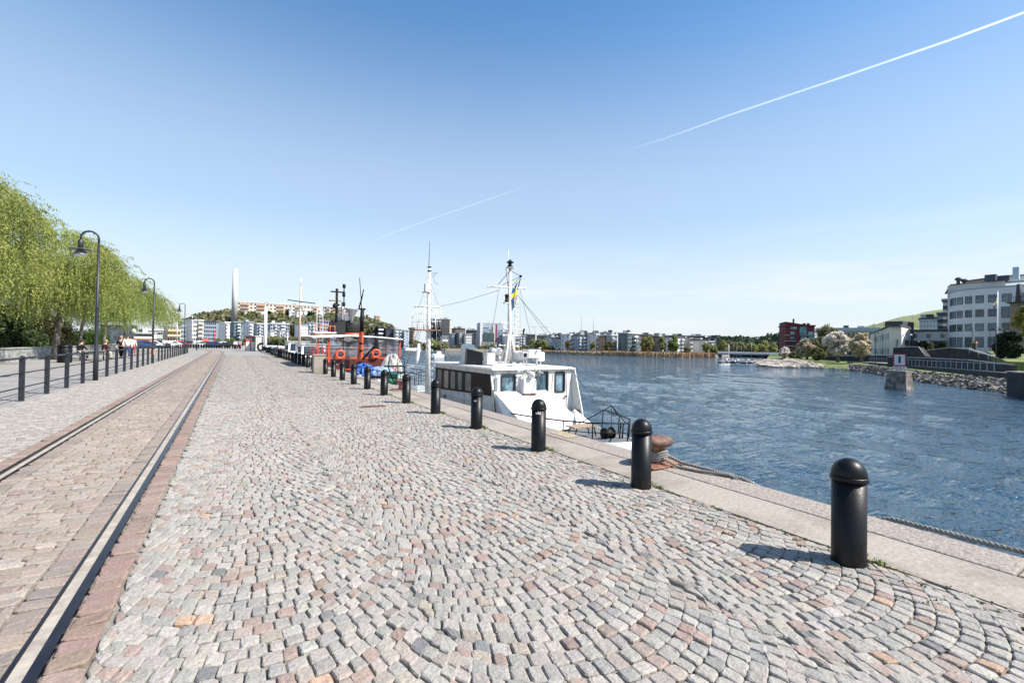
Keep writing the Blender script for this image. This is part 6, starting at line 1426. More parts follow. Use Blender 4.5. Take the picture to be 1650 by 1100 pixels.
# reeds
def reed_band(name, pts, h, n, seed, mt):
    rg = np.random.default_rng(seed); pts = [Vector(p) for p in pts]; V = []; F = []
    seg = [(pts[i], pts[i+1]) for i in range(len(pts)-1)]; w = np.array([(b_-a).length for a, b_ in seg]); w /= w.sum(); k = rg.choice(len(seg), n, p=w)
    U = rg.random(n); dd = rg.uniform(0, 5., n)
    for i in range(n):
        a, b_ = seg[k[i]]; p = a.lerp(b_, U[i]); o_ = (p-CAM0); o_.z = 0; o_.normalize(); p = p+o_*dd[i]; hh = h*rg.uniform(.7, 1.15); an = rg.uniform(0, 6.28); s = .28
        c_ = len(V); V += [(p.x-s*math.cos(an), p.y-s*math.sin(an), WZ-.1), (p.x+s*math.cos(an), p.y+s*math.sin(an), WZ-.1), (p.x+s*.7*math.cos(an)+.1, p.y+s*.7*math.sin(an), WZ+hh), (p.x-s*.5*math.cos(an)+.1, p.y-s*.5*math.sin(an), WZ+hh*.96)]; F.append((c_, c_+1, c_+2, c_+3))
    return tag(np_mesh(name, V, F, mt), kind='stuff')
M_reed = mat('dry_reeds', (.46, .31, .18), .9, var=.3, vs=.5)
E_ = lambda a, c_: onz(a, c_, WZ)
reed_band('reed_bed', [E_(970, 572.0), E_(1030, 573.9), E_(1100, 575.3), E_(1152, 575.9)], 2.0, 8000, 3, M_reed)
reed_band('reed_bed_left', [E_(800, 566.5), E_(862, 568.2), E_(900, 569.9), E_(970, 571.9)], 1.6, 6000, 4, M_reed)
reed_band('reed_bed_tower', [E_(692, 564), E_(712, 564.4)], 2.0, 600, 5, M_reed)
# trees along the far shores
M_pop = leafmat('poplar_spring', (.25, .28, .09), (.36, .37, .15), .4); M_olive = leafmat('olive_bush', (.15, .155, .06), (.24, .23, .11), .35); M_ylw = leafmat('yellow_blossom', (.27, .25, .08), (.33, .30, .11), .3)
def far_tree(label, px, yt, yb, D, wpx, mt, n=1500, leaf=.45, group=None, name='leafy_tree', seed=None, crown0=.25, bark=None, open_=.55, sq=None):
    A, B = onD(px, yb, D), onD(px, yt, D); H = B.z-A.z; r_ = wpx/CF*D/2; rg = np.random.default_rng(seed or int(px*13)); t = thing(name, label, 'tree', (A.x, A.y, A.z), 0, group)
    b = MB(); b.tube([(0, 0, -.3), (.1, 0, H*.35), (.15, .1, H*.7)], [r_*.09+.08, r_*.07+.06, .04], 7)
    for k in range(6): a = k*1.05+rg.random(); b.tube([(.1, 0, H*(.25+.05*k)), (r_*.6*math.cos(a), r_*.6*math.sin(a), H*(.5+.07*k))], [r_*.05+.03, .02], 5)
    b.build('trunk', bark or M_bark, t)
    nc = 42 if open_ < .5 else 22; cs = []; rs = []
    for k in range(nc):
        v = rg.uniform(0, 1); z = H*(crown0+.08+(.86-crown0)*v); env = math.sin(math.pi*min(1, (.18+v*.75)))*.92; a = rg.uniform(0, 6.28); q = r_*env*rg.uniform(.3, .85); cs.append((q*math.cos(a), q*math.sin(a), z)); rs.append(max(.25, r_*(rg.uniform(.14, .27) if open_ < .5 else rg.uniform(.2, .36))))
    leaf_cloud('crown', cs, rs, n, leaf, mt, t, int(px)+3, (1, 1, .95), .6, open_); return t
for a in [(700, 549, 563, 300, 22, M_pop, 'rounded olive tree right of the aft mast'), (716, 552, 564, 296, 14, M_pop, 'small bright tree by the low white house'), (868, 546, 568, 236, 16, M_pop, 'leafy row tree, first at the left end of the reeds'), (877, 548, 568.5, 234, 14, M_pop, 'leafy row tree, second at the left end of the reeds'), (860, 546, 567, 238, 14, M_pop, 'leafy tree partly behind the ferry rigging'), (915, 549, 567, 230, 9, M_olive, 'dark small tree before the tall white wall block'), (955, 550, 569, 226, 8, M_pop, 'slender tree before the white slant-roofed block'), (982, 551, 570, 222, 15, M_olive, 'round tree right of the orange brick block'), (1040, 544, 572, 214, 15, M_ylw, 'yellow-brown poplar before the pink-red house'), (1046, 541, 572, 216, 13, M_pop, 'tall poplar before the pink-red house'), (1066, 542, 573, 210, 12, M_pop, 'tall narrow green tree left of the banded white block'), (1085, 541, 573, 208, 20, leafmat('fresh_green', (.13, .19, .03), (.2, .26, .06), .3), 'big round bright green tree in front of the banded white block'), (1107, 560, 573, 206, 11, M_olive, 'low olive tree under the beige block'), (1137, 552, 573, 204, 13, M_pop, 'round tree before the zigzag white block'), (1151, 557, 574, 202, 11, M_pop, 'smaller round tree at the end of the reeds'),
          (1166, 549, 571, 260, 14, M_pop, 'tree at the left end of the bridge'), (1180, 549, 570, 270, 20, M_olive, 'broad olive tree above the bridge'), (1193, 551, 570, 280, 12, M_pop, 'pale yellow-green tree above the bridge'), (1213, 553, 571, 280, 20, M_pop, 'wide pale tree cluster above the bridge middle'), (1232, 551, 571, 270, 20, M_pop, 'broad pale green tree above the right of the bridge'), (1246, 552, 573, 260, 14, M_pop, 'pale round tree just left of the red building')]:
    far_tree(a[6], a[0], a[1], a[2], shoreD(a[0])+6 if 850 < a[0] < 1155 else a[3], a[4]*1.25, a[5], 2200, .42)
for k, px in enumerate((352, 366, 374, 396, 440, 449, 457)): far_tree(['small round park tree before the slate-blue building', 'clipped round tree before the narrow white block', 'round street tree under the chimney', 'small tree behind the kiosk', 'first clipped round tree behind the far boats', 'second clipped round tree behind the far boats', 'third clipped round tree behind the far boats'][k], px, 545.5, 553.5, 175, 9, M_spring, 900, .3)
for k, (px, yt, D_, w_) in enumerate(((400, 506, 370, 14), (408, 503, 380, 16), (433, 503, 385, 16), (452, 504, 380, 14), (464, 500, 390, 14), (500, 503, 380, 14), (505, 509, 370, 12), (345, 502, 400, 14), (371, 505, 390, 12), (532, 504, 380, 12), (585, 510, 400, 16), (595, 513, 395, 14))):
    far_tree(f'{ORD[k] if k else "first"} bushy tree from the left among the villas on the hill', px, yt, yt+11, D_, w_, (M_spring, M_wood1, M_wood2)[k % 3], 700, .9)
# bridge
D = 235; A, B = onD(1150, 569.5, D), onD(1262, 571, D); d = (B-A); L_ = d.length; t = thing('bridge', 'low dark road bridge crossing the channel behind the marina', 'bridge', (A.x, A.y, (A.z+B.z)/2), math.atan2(d.y, d.x))
MB().box(-6, L_+4, -2, 2, -.5, .35).build('deck', fc('bridge_dark', (.12, .13, .15)), t); MB().box(-6, L_+4, -2.1, -2.004, .1, 1.1).build('parapet', F_BGREY, t)
for x in (2.5, L_*.35, L_*.68, L_*.93): MB().box(x-1, x+1, -1.6, 1.6, -3.2, -.504).build('pier', F_DARK, t)
# marina boats
for k in range(28):
    px = 1162+2.3*k+rnd.uniform(-1, 1); D_ = (116, 127, 138, 150)[k % 4]+rnd.uniform(-3, 3); q = onD(px, 580, D_); hm = (M_bwhite, F_NAVY, M_bwhite, F_DARK)[k % 4]
    cabin_boat(q.x, q.y, rnd.uniform(2.6, 3.6), 1.15, .5, f'{["white", "dark hulled", "white", "dark hulled"][k % 4]} motor boat, {ORD[k] if k else "first"} from the left in the small marina', hm, M_bwhite if k % 2 else mat('dark_canopy', (.03, .04, .06), .7), (((.4, rnd.uniform(4.5, 6.5), .035, M_steel),) if k in (6, 9, 11, 15, 20) else ()), cabh=.55, rz=rnd.uniform(-2.8, .4), group='small boats moored in the marina')
q = onD(1195, 579, 160); t = thing('jetty', 'dark wooden jetty behind the marina boats', 'jetty', (q.x, q.y, WZ), -CYAW+.1); MB().box(-9, 12, -.5, .5, .3, .42).build('deck', F_DARK, t)
for x in (-8, -3, 2, 7, 11): MB().lathe([(.12, -1), (.12, .9)], 8, (x, -.6, 0)).build('pile', F_DARK, t)
q = E_(958, 571.2); cabin_boat(q.x, q.y, 11, 3, 1.2, 'dark barge moored before the white slant-roofed block', F_DARK, F_DARK, (), rz=R(70), cabh=1.)
p = onz(1070, 583, WZ); t = thing('channel_marker', 'thin black and yellow spar buoy standing in the water', 'buoy', (p.x, p.y, WZ)); MB().lathe([(.16, -.5), (.16, .7)], 8).build('base', F_DARK, t); MB().lathe([(.09, .7), (.08, 1.5)], 8).build('middle', mat('buoy_yellow', (.6, .45, .1), .6), t); MB().lathe([(.17, 1.5), (.17, 2.0), (.001, 2.2)], 8).build('topmark', F_DARK, t)
# ---------------- right bank ----------------
zR = -.9
rs = [(1232, 588.4), (1248, 589.6), (1290, 591.5), (1330, 594), (1370, 596.5), (1400, 600.5), (1432, 607), (1470, 613), (1520, 621), (1570, 627), (1622, 634)]
P = [onz(a, c_, WZ) for a, c_ in rs]
# land sheet, gently rising, behind the rocks
M_lawn = mat('bank_lawn', (.10, .135, .028), .9, var=.3, vs=.5, bump=.06, bs=4, c2=(.15, .165, .05), c2s=.25)
V = []; F = []
back = [onD(1240, 577, 235), onD(1252, 577, 235), onD(1270, 577, 230), onD(1310, 576, 222), onD(1350, 576, 214), onD(1400, 576, 206), onD(1440, 577, 200), onD(1480, 578, 196), onD(1530, 578, 190), onD(1620, 578, 184), onD(1750, 580, 180)]
n = len(P)
for i in range(n):
    p, q = P[i], back[i]
    for f, z in (((0, WZ-.8), (.03, WZ+.15), (.16, -1.55), (.38, -1.1), (1., -.7)) if i < 5 else ((0, WZ-.8), (.012, WZ+.05), (.07, -1.25), (.38, -.9), (1., -.7))):
        V.append((p.x+(q.x-p.x)*f, p.y+(q.y-p.y)*f, z))
    if i:
        for k in range(4): o = 5*i; F.append((o-5+k, o-4+k, o+1+k, o+k))
tag(MB().add(V, [f[::-1] for f in F], True).build('right_bank_lawn', M_lawn), kind='structure')
tag(MB().add([(back[0].x, back[0].y, -.72), (back[-1].x, back[-1].y, -.72), (back[-1].x*3, back[-1].y+800, -.7), (back[0].x+400, back[0].y+900, -.7)], [(0, 1, 2, 3)]).build('right_bank_ground', M_land), kind='structure')
# bare rock slab at the point
def rock_pts(px, py, D): return onD(px, py, D)
M_rock = mat('pale_rock', (.36, .31, .265), .9, var=.45, vs=1.1, bump=.35, bs=1.1, c2=(.13, .115, .09), c2s=.7, c2w=.54, c2t=.07)
def rock(name, c, sx_, sy_, sz_, seed, mt=M_rock):
    rg = np.random.default_rng(seed); V = []; F = []; nu, nv = 10, 6; ph = rg.uniform(0, 6.28, 6)
    for j in range(nv+1):
        v = -math.pi/2*.5+(math.pi*.75)*j/nv
        for i in range(nu):
            a = 2*math.pi*i/nu; f = 1+.18*math.sin(2*a+ph[0])+.12*math.sin(3*a+ph[1]+v*2)+.1*rg.normal()
            V.append((c[0]+sx_*f*math.cos(v)*math.cos(a), c[1]+sy_*f*math.cos(v)*math.sin(a), c[2]+sz_*math.sin(v)*f))
    for j in range(nv):
        for i in range(nu): F.append((j*nu+i, j*nu+(i+1) % nu, (j+1)*nu+(i+1) % nu, (j+1)*nu+i))
    F.append(tuple(nv*nu+i for i in range(nu)))
    return V, F
for k, (px, py, D_, a, c_, h) in enumerate(((1245, 586, 114, 3.4, 6, 1.0), (1259, 584, 122, 4.6, 9, 1.5), (1274, 586, 114, 3.8, 6, 1.1), (1288, 586, 114, 3.8, 5, .95), (1233, 587, 114, 2.6, 5, .6))):
    q = onD(px, py, D_); V, F = rock('x', (0, 0, 0), a, c_, h, 60+k); o = MB().add(V, F, False).build('rock_slab', M_rock); o.location = (q.x, q.y, WZ+.15)
    tag(o, ['flat pale rock at the tip of the right bank', 'largest pale rock slab in front of the red building', 'pale rock slab right of the largest one', 'rightmost pale rock slab next to the lawn', 'low rock at the water by the marina boats'][k], 'rock', 'bare rock slabs of the right bank')
# rip-rap: nobody could count it
rg = np.random.default_rng(21); V = []; F = []
seg = [(P[i], P[i+1]) for i in range(len(P)-1)]
for i, (a, c_) in enumerate(seg):
    near = i >= 4; cnt = int((c_-a).length*(26 if near else 9))
    for _ in range(cnt):
        u = rg.random(); v = rg.random(); p = a.lerp(c_, u); q = back[i].lerp(back[i+1], u); d = Vector((q.x-p.x, q.y-p.y, 0)).normalized(); wd = 6.5 if near else 1.2
        pos = p+d*(v*wd-.3); z = WZ+.02+v*(1.25 if near else .2); s = rg.uniform(.14, .34)*(1 if near else .7)
        o = len(V); M_ = rg.normal(size=(8, 3))*.16; base = np.array([(-1, -1, -1), (1, -1, -1), (1, 1, -1), (-1, 1, -1), (-1, -1, 1), (1, -1, 1), (1, 1, 1), (-1, 1, 1)])*np.array([1, .8, .7])
        th = rg.uniform(0, 6.28); c0, s0 = math.cos(th), math.sin(th); t0 = rg.uniform(-.5, .5)
        for bb_ in (base+M_*3)*s*.5*np.array([1.3, 1, 1]):
            x_, y_, z_ = bb_; z_, x_ = z_*math.cos(t0)-x_*math.sin(t0), x_*math.cos(t0)+z_*math.sin(t0); V.append((pos.x+x_*c0-y_*s0, pos.y+x_*s0+y_*c0, z+z_))
        F += [tuple(o+k for k in f) for f in ((0, 3, 2, 1), (4, 5, 6, 7), (0, 1, 5, 4), (1, 2, 6, 5), (2, 3, 7, 6), (3, 0, 4, 7))]
tag(np_mesh('rubble_stones', V, F, mat('riprap', (.17, .155, .14), .9, var=.6, vs=1.3)), kind='stuff')
# quay block at the right edge
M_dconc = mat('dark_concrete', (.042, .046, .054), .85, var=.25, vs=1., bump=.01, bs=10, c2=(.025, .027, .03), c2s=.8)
A = onz(1622, 636, WZ); Bq = onz(1720, 650, WZ)
d = (Bq-A).normalized(); ang = math.atan2(d.y, d.x); zt = onD(1640, 600, (A-CAM0).dot(CW)).z
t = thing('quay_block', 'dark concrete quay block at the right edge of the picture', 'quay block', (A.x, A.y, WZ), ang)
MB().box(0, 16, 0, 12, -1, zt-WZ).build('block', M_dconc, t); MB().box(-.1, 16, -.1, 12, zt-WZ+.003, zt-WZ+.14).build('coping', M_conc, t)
t = thing('metal_box', 'grey ribbed metal box standing on the dark quay block', 'box', (A.x+d.x*3.2, A.y+d.y*3.2, zt+.143), ang)
b = MB(); b.box(-1.2, 3.4, .8, 3., 0, 1.45); b.build('body', M_steel if False else mat('grey_ribbed', (.28, .30, .31), .6, var=.2), t)
for k in range(10): MB().box(-1.1+.45*k, -1.03+.45*k, .74, .797, .03, 1.42).build('rib', F_GREY, t)
# promenade wall and railing behind the rubble
Q0, Q1 = onD(1400, 583.5, 106), onD(1624, 600.5, 55)
d = (Q1-Q0); L_ = Vector((d.x, d.y, 0)).length; ang = math.atan2(d.y, d.x); t = thing('promenade_wall', 'dark promenade wall above the rubble slope of the right bank', 'wall', (Q0.x, Q0.y, 0), ang)
sl_ = (Q1.z-Q0.z)/L_
def slab(name, x0, x1, y0, y1, dz0, dz1, mt, par): return MB().hexa([(x0, y0, Q0.z+sl_*x0+dz0), (x1, y0, Q0.z+sl_*x1+dz0), (x1, y1, Q0.z+sl_*x1+dz0), (x0, y1, Q0.z+sl_*x0+dz0)], [(x0, y0, Q0.z+sl_*x0+dz1), (x1, y0, Q0.z+sl_*x1+dz1), (x1, y1, Q0.z+sl_*x1+dz1), (x0, y1, Q0.z+sl_*x0+dz1)]).build(name, mt, par)
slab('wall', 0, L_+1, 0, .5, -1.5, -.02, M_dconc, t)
t2_ = slab('promenade', -8, L_+2, .503, 7, -2, -.05, M_asph, None); t2_.location = (Q0.x, Q0.y, 0); t2_.rotation_euler = (0, 0, ang); tag(t2_, kind='structure')
t = thing('railing', 'thin grey railing along the promenade of the right bank', 'fence', (Q0.x, Q0.y, 0), ang)
slab('handrail', 0, L_, .1, .16, 1.02, 1.08, F_BGREY, t)
pm = None
for k in range(int(L_/1.7)):
    x = 1.7*k; z = Q0.z+sl_*x
    if pm is None: pm = MB().box(-.03, .03, .1, .16, -.02, 1.02).build('post', F_BGREY, t, (x, 0, z))
    else: part_copy(pm, t, (x, 0, z))
# upper ramp walls, dark stone with their shade deepened in its colour
def wallpx(name, label, pts, thick, hgt, mt, cat='wall'):
    """pts: (px, py_top, D) along the wall top"""
    W_p = [onD(a, c_, D_) for a, c_, D_ in pts]; t = thing(name, label, cat, tuple(W_p[0])); b = MB()
    for a, c_ in zip(W_p[:-1], W_p[1:]):
        dd = Vector((c_.x-a.x, c_.y-a.y, 0)).normalized(); nn = Vector((-dd.y, dd.x, 0))*thick
        b.hexa([(a.x, a.y, a.z-hgt), (c_.x, c_.y, c_.z-hgt), (c_.x+nn.x, c_.y+nn.y, c_.z-hgt), (a.x+nn.x, a.y+nn.y, a.z-hgt)], [a, c_, c_+nn, a+nn])
    b.bw('masonry', mt, t)
    b = MB()
    for a, c_ in zip(W_p[:-1], W_p[1:]): b.bar(a+Vector((0, 0, .03)), c_+Vector((0, 0, .03)), .07)
    b.bw('coping', F_GREY, t); return t
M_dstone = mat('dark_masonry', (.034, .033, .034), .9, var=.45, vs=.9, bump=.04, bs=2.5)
wallpx('retaining_wall', 'dark stone retaining wall with a raised left end below the beige building', [(1439, 560, 96), (1470, 558.5, 92), (1480, 559, 90), (1492, 574, 88)], .8, 5, M_dstone)
wallpx('retaining_wall', 'long dark wall running under the connecting bridge', [(1490, 565, 104), (1530, 560, 98), (1560, 563, 92), (1600, 575, 84), (1632, 588, 76)], .8, 6, M_dstone)
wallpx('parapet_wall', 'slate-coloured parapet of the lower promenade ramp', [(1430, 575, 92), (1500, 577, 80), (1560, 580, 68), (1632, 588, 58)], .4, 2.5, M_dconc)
slope = [onD(1590, 566, 92), onD(1700, 566, 86), onD(1700, 585, 66), onD(1622, 582, 68)]
tag(MB().add(slope, [(3, 2, 1, 0)]).add([Vector((p.x, p.y, -3)) for p in slope]+slope, [(0, 4, 5, 1), (3, 7, 4, 0), (2, 6, 7, 3)]).build('upper_lawn', M_lawn), kind='structure')
# handrails of the ramp
for k, (a, c_) in enumerate((((1562, 563, 89), (1630, 586, 72)), ((1597, 573, 82), (1640, 588, 70)))):
    A_, B_ = onD(*a), onD(*c_); t = thing('handrail', ['pale handrail descending the ramp below the white building', 'shorter pale handrail at the foot of the ramp'][k], 'railing', tuple(A_)); MB().bar((0, 0, .25), B_-A_+Vector((0, 0, .25)), .05).build('rail', F_WHITE, t)
    for u in (0, .25, .5, .75, 1): q = (B_-A_)*u; MB().bar((q.x, q.y, q.z-.9), (q.x, q.y, q.z+.25), .035).build('post', F_GREY, t)
# --- the big white curved building ---
M_cream = mat('off_white_render', (.70, .69, .66), .85, var=.05, vs=.3)  # even off-white wall colour
DW = 112.
t = thing('curved_building', 'white four-storey building with a curved front at the right edge', 'building', tuple(onD(1590, 575, DW)))
L0 = t.location
def wpt(px, D_, py): return onD(px, py, D_)
M_cwin = [mat('office_glass', (.09, .14, .18), .12, spec=.8, var=.5, vs=.8), mat('office_blind', (.30, .33, .35), .4, var=.3, vs=1.5), mat('office_dark', (.04, .06, .08), .1, spec=.8)]
# plan of the front as columns: (px, distance)
plan = [(1527.5, 122), (1529, 119.5), (1532, 117.6), (1537, 116), (1544, 114.4), (1553, 112.8), (1564, 111.2), (1578, 109.6), (1594, 108), (1612, 106.4), (1632, 104.8), (1655, 103.2), (1700, 100.5), (1750, 98)]
z0_ = onD(1590, 572, 108).z-1.0; z1_ = onD(1590, 464, 108).z
pl = [onD(a, 560, D_) for a, D_ in plan]
V = []; F = []
for i, p in enumerate(pl):
    V += [(p.x, p.y, z0_), (p.x, p.y, z1_)]
    if i: F.append((2*i-2, 2*i, 2*i+1, 2*i-1))
bk = [(p.x*1.19, p.y*1.19) for p in (pl[0], pl[-1])]
o = len(V); V += [(bk[0][0], bk[0][1], z0_), (bk[0][0], bk[0][1], z1_), (bk[1][0], bk[1][1], z0_), (bk[1][0], bk[1][1], z1_)]
F += [(o, 0, 1, o+1), (2*len(pl)-2, o+2, o+3, 2*len(pl)-1)]
MB().add(V, F).bw('front_wall', M_cream, t)
top = [(p.x, p.y) for p in pl]+[bk[1], bk[0]]
cx_ = sum(p[0] for p in top)/len(top); cy_ = sum(p[1] for p in top)/len(top)
b = MB(); b.prism([(p[0]+(p[0]-cx_)*.012, p[1]+(p[1]-cy_)*.02) for p in top], z1_+.003, z1_+.35, 'z'); b.bw('roof_edge', F_LBLUE, t)
# upper storey set back, low sloping
ub = [onD(1526, 560, 126), onD(1618, 560, 116), onD(1618, 560, 134), onD(1526, 560, 144)]; zt2 = onD(1545, 458.5, 124).z
b = MB(); b.prism([(p.x, p.y) for p in ub], z0_, zt2, 'z'); b.bw('rear_block', mat('rear_beige', (.5, .47, .42), .85, var=.05), t)
b = MB(); b.prism([(p.x-.4*RIGHT_DIR.x*(1 if k in (0, 3) else -1), p.y-.6*(1 if k < 2 else -1)) for k, p in enumerate(ub)], zt2+.003, zt2+.3, 'z'); b.bw('rear_roof', F_BROWN, t)
for px, w_, h_ in ((1544, 1.0, 2.0), (1553.5, 1.2, 1.6)): q = onD(px, 457, 124); MB().lathe([(.4, 0), (.4, h_*.6), (.75, h_*.62), (.75, h_*.8), (.3, h_)], 12, (q.x, q.y, zt2)).bw('roof_vent', F_DARK, t)
q0, q1 = onD(1612, 455, 118), onD(1700, 455, 112); b = MB(); b.prism([(q0.x, q0.y), (q1.x, q1.y), (q1.x+FWD_DIR.x*10, q1.y+FWD_DIR.y*10), (q0.x+FWD_DIR.x*10, q0.y+FWD_DIR.y*10)], zt2, onD(1630, 444.5, 116).z, 'z'); b.bw('penthouse', M_cream, t)
b = MB(); b.prism([(q0.x-1, q0.y-.5), (q1.x, q1.y-.5), (q1.x+FWD_DIR.x*10, q1.y+FWD_DIR.y*10), (q0.x-1+FWD_DIR.x*10, q0.y+FWD_DIR.y*10)], onD(1630, 444.5, 116).z+.003, onD(1630, 443.4, 116).z+.1, 'z'); b.bw('penthouse_roof', F_BROWN, t)
g0, g1 = onD(1618, 452, 117.6), onD(1690, 452, 112.8); b = MB(); b.prism([(g0.x, g0.y), (g1.x, g1.y), (g1.x+.4, g1.y+.4), (g0.x+.4, g0.y+.4)], onD(1630, 454, 116).z, onD(1630, 449, 116).z, 'z'); b.bw('penthouse_glass', WM[1], t)
q = onD(1637.5, 445, 114); zc = onD(1637.5, 430.5, 114).z; b = MB(); b.box(q.x-.55, q.x+.55, q.y-.55, q.y+.55, zt2, zc); b.bw('chimney_stack', F_LBLUE, t)
q = onD(1597, 452, 117); b = MB(); b.box(q.x-1.0, q.x+.8, q.y-1, q.y+1, zt2, zt2+1.6); b.box(q.x+.81, q.x+1.8, q.y-3, q.y+1, zt2, zt2+1.3); b.bw('plant_room', F_NAVY, t)
# windows on the curve: column px centre, width px ; rows
M_wf = mat('window_frame_dark', (.07, .09, .10), .6)
def front_at(px):
    i = max(k for k in range(len(plan)) if plan[k][0] <= px); i = min(i, len(plan)-2); f = (px-plan[i][0])/(plan[i+1][0]-plan[i][0])
    # intersect the viewing ray's plan direction with the wall segment
    a, c_ = pl[i], pl[i+1]; r0 = ray(px, 560); dx, dy = r0.x, r0.y; ex_, ey_ = c_.x-a.x, c_.y-a.y
    den = dx*ey_-dy*ex_; s = (a.x*ey_-a.y*ex_)/den; p = Vector((dx*s, dy*s, 0)); n_ = Vector((ey_, -ex_, 0)).normalized()
    if n_.dot(p) > 0: n_ = -n_
    return p, n_, math.atan2(ey_, ex_)
cols_ = [(1531.5, 3), (1537.5, 5), (1546.5, 8), (1560, 10.5), (1578, 13), (1599, 15), (1621.5, 15.5), (1647, 18)]
rowsz = [(457+14, 12.5), (499, 12), (522, 12), (545-2, 15)]
rz_ = [onD(1600, y, 107.5).z for y in (480.5, 503.5, 526.5, 551)]; rh_ = [1.85, 1.8, 1.8, 2.5]
for cpx, wpx in cols_:
    p, n_, an = front_at(cpx); pa = front_at(cpx-wpx/2)[0]; pb_ = front_at(cpx+wpx/2)[0]; ww = (pb_-pa).length
    for r_, (zc_, hh) in enumerate(zip(rz_, rh_)):
        if cpx > 1615 and r_ in (1,) and cpx < 1640:
            mtg = WM[0]; hh_, ww_ = 2.6, ww*1.1
        else: hh_, ww_ = hh, ww
        w_ = MB(); w_.box(-ww_/2, ww_/2, -.10, .05, -hh_/2, -hh_/2+.12); w_.box(-ww_/2, ww_/2, -.10, .05, hh_/2-.12, hh_/2)
        w_.box(-ww_/2, -ww_/2+.12, -.10, .05, -hh_/2+.122, hh_/2-.122); w_.box(ww_/2-.12, ww_/2, -.10, .05, -hh_/2+.122, hh_/2-.122)
        nmul = 1 if ww_ < 1.0 else 2
        for m_ in range(nmul):
            x = -ww_/2+ww_*(m_+1)/(nmul+1); w_.box(x-.04, x+.04, -.08, .05, -hh_/2+.122, hh_/2-.122)
        w_.box(-ww_/2+.122, ww_/2-.122, -.07, .05, hh_*.18, hh_*.18+.07)
        o = w_.build('window', M_wf, t, (p.x-L0.x, p.y-L0.y, zc_-L0.z)); o.rotation_euler = (0, 0, an)
        g = MB().box(-ww_/2+.1, ww_/2-.1, -.035, .04, -hh_/2+.1, hh_/2-.1).build('pane', M_cwin[(r_*2+int(cpx)) % 3], o)
# brick wing at the right edge with dark roof terrace
qa, qb = onD(1627, 560, 99), onD(1720, 560, 92); zb_ = onD(1640, 488, 98).z
t = thing('brick_building', 'brown brick building partly in front of the white curved one', 'building', (qa.x, qa.y, z0_), math.atan2(qb.y-qa.y, qb.x-qa.x)); Lw = (qb-qa).length
MB().box(0, Lw, 0, 9, 0, zb_-z0_).build('walls', F_BRICK, t); MB().box(-.4, Lw, -.9, 9, zb_-z0_+.003, zb_-z0_+.25).build('roof_slab', F_DARK, t)
for k in range(14): MB().box(.05+.6*k, .1+.6*k, -.85, -.8, zb_-z0_+.253, zb_-z0_+1.2).build('railing_bar', F_DARK, t)
MB().box(0, 8.6, -.87, -.80, zb_-z0_+1.203, zb_-z0_+1.28).build('railing_top', F_DARK, t)
for r_, y in enumerate((497.5, 524)):
    for c_ in range(3):
        zc_ = onD(1640, y, 98).z-z0_; w_ = MB().box(1.2+3.2*c_, 3.3+3.2*c_, -.08, .03, zc_-.85, zc_+.85).build('window', M_wf, t); MB().box(1.3+3.2*c_, 2.2+3.2*c_, -.1, -.083, zc_-.75, zc_+.75).build('pane', WM[1], w_); MB().box(2.3+3.2*c_, 3.2+3.2*c_, -.1, -.083, zc_-.75, zc_+.75).build('pane', WM[1], w_)
b = MB(); b.bar((1.3, -.7, zb_-z0_), (1.5, -.5, onD(1638, 458, 98).z-z0_), .45, 4); b.build('stair_tower_post', F_DARK, t)
# balconied building peeping out at the left of the curved one
t, w, H, fh, cw = BL('narrow brown building with white corner balconies left of the curved building', 1518.5, 1531, 481, 560, 150, F_DARK, 7, 2, 0, 8, (0, 1), F_GREY, bm=F_LBLUE)
BL('lower balcony wing beside the narrow brown building', 1511.5, 1519, 503, 560, 155, F_DARK, 5, 1, 0, 8, (0,), F_GREY, bm=F_LBLUE)
BL('slate building with a stepped roof below the grassy hill', 1481, 1513, 512, 545, 175, F_BGREY, 4, 6, 0, 10, (), F_DROOF, wf=(.3, .3), roofbits=3)
# connecting bridge building
t, w, H, fh, cw = BL('beige connecting bridge building on two legs', 1463, 1529, 531, 549, 128, M_cream, 1, 3, 0, 6, (), F_DROOF, wf=(.30, .42), name='connecting_building'); 
# lift its underside: cut the wall block to the span
wl = [k_ for k_ in _ch[t.name] if k_.name.startswith('walls')][0]; me = wl.data
for v in me.vertices:
    if v.co.z < 0: v.co.z = .02
for x in (-w/2+.8, w/2-3.2): MB().box(x-.8, x+1.2, -2.9, 2.9, -5, .017).build('leg', F_DARK, t)
# beige hall with the long side in perspective
e0, e1, e2 = onD(1402, 560, 175), onD(1434, 560, 118), onD(1466, 560, 124); zb_, zt_ = onD(1440, 576, 120).z-1, onD(1437, 526.5, 118.5).z
t = thing('beige_hall', 'beige two-storey hall with a dark low roof and slit windows', 'building', (e1.x, e1.y, zb_)); l_ = t.location
ft = [e0, e1, onD(1452, 560, 116), e2, onD(1466, 560, 150), onD(1420, 560, 190)]
MB().prism([(p.x, p.y) for p in ft], zb_, zt_, 'z').bw('walls', mat('hall_beige', (.64, .62, .57), .85, var=.05, vs=.3), t)
cx_ = sum(p.x for p in ft)/6; cy_ = sum(p.y for p in ft)/6
MB().prism([(p.x+(p.x-cx_)*.05, p.y+(p.y-cy_)*.03) for p in ft], zt_+.003, zt_+.45, 'z').bw('roof', F_DROOF, t)
q = onD(1447, 524, 128); MB().box(q.x-3, q.x+5, q.y-2, q.y+2, zt_+.453, zt_+2.).bw('roof_housing', F_DARK, t)
dv = Vector((e1.x-e0.x, e1.y-e0.y, 0)); Ls = dv.length; dv.normalize(); an = math.atan2(dv.y, dv.x)
wb0 = None
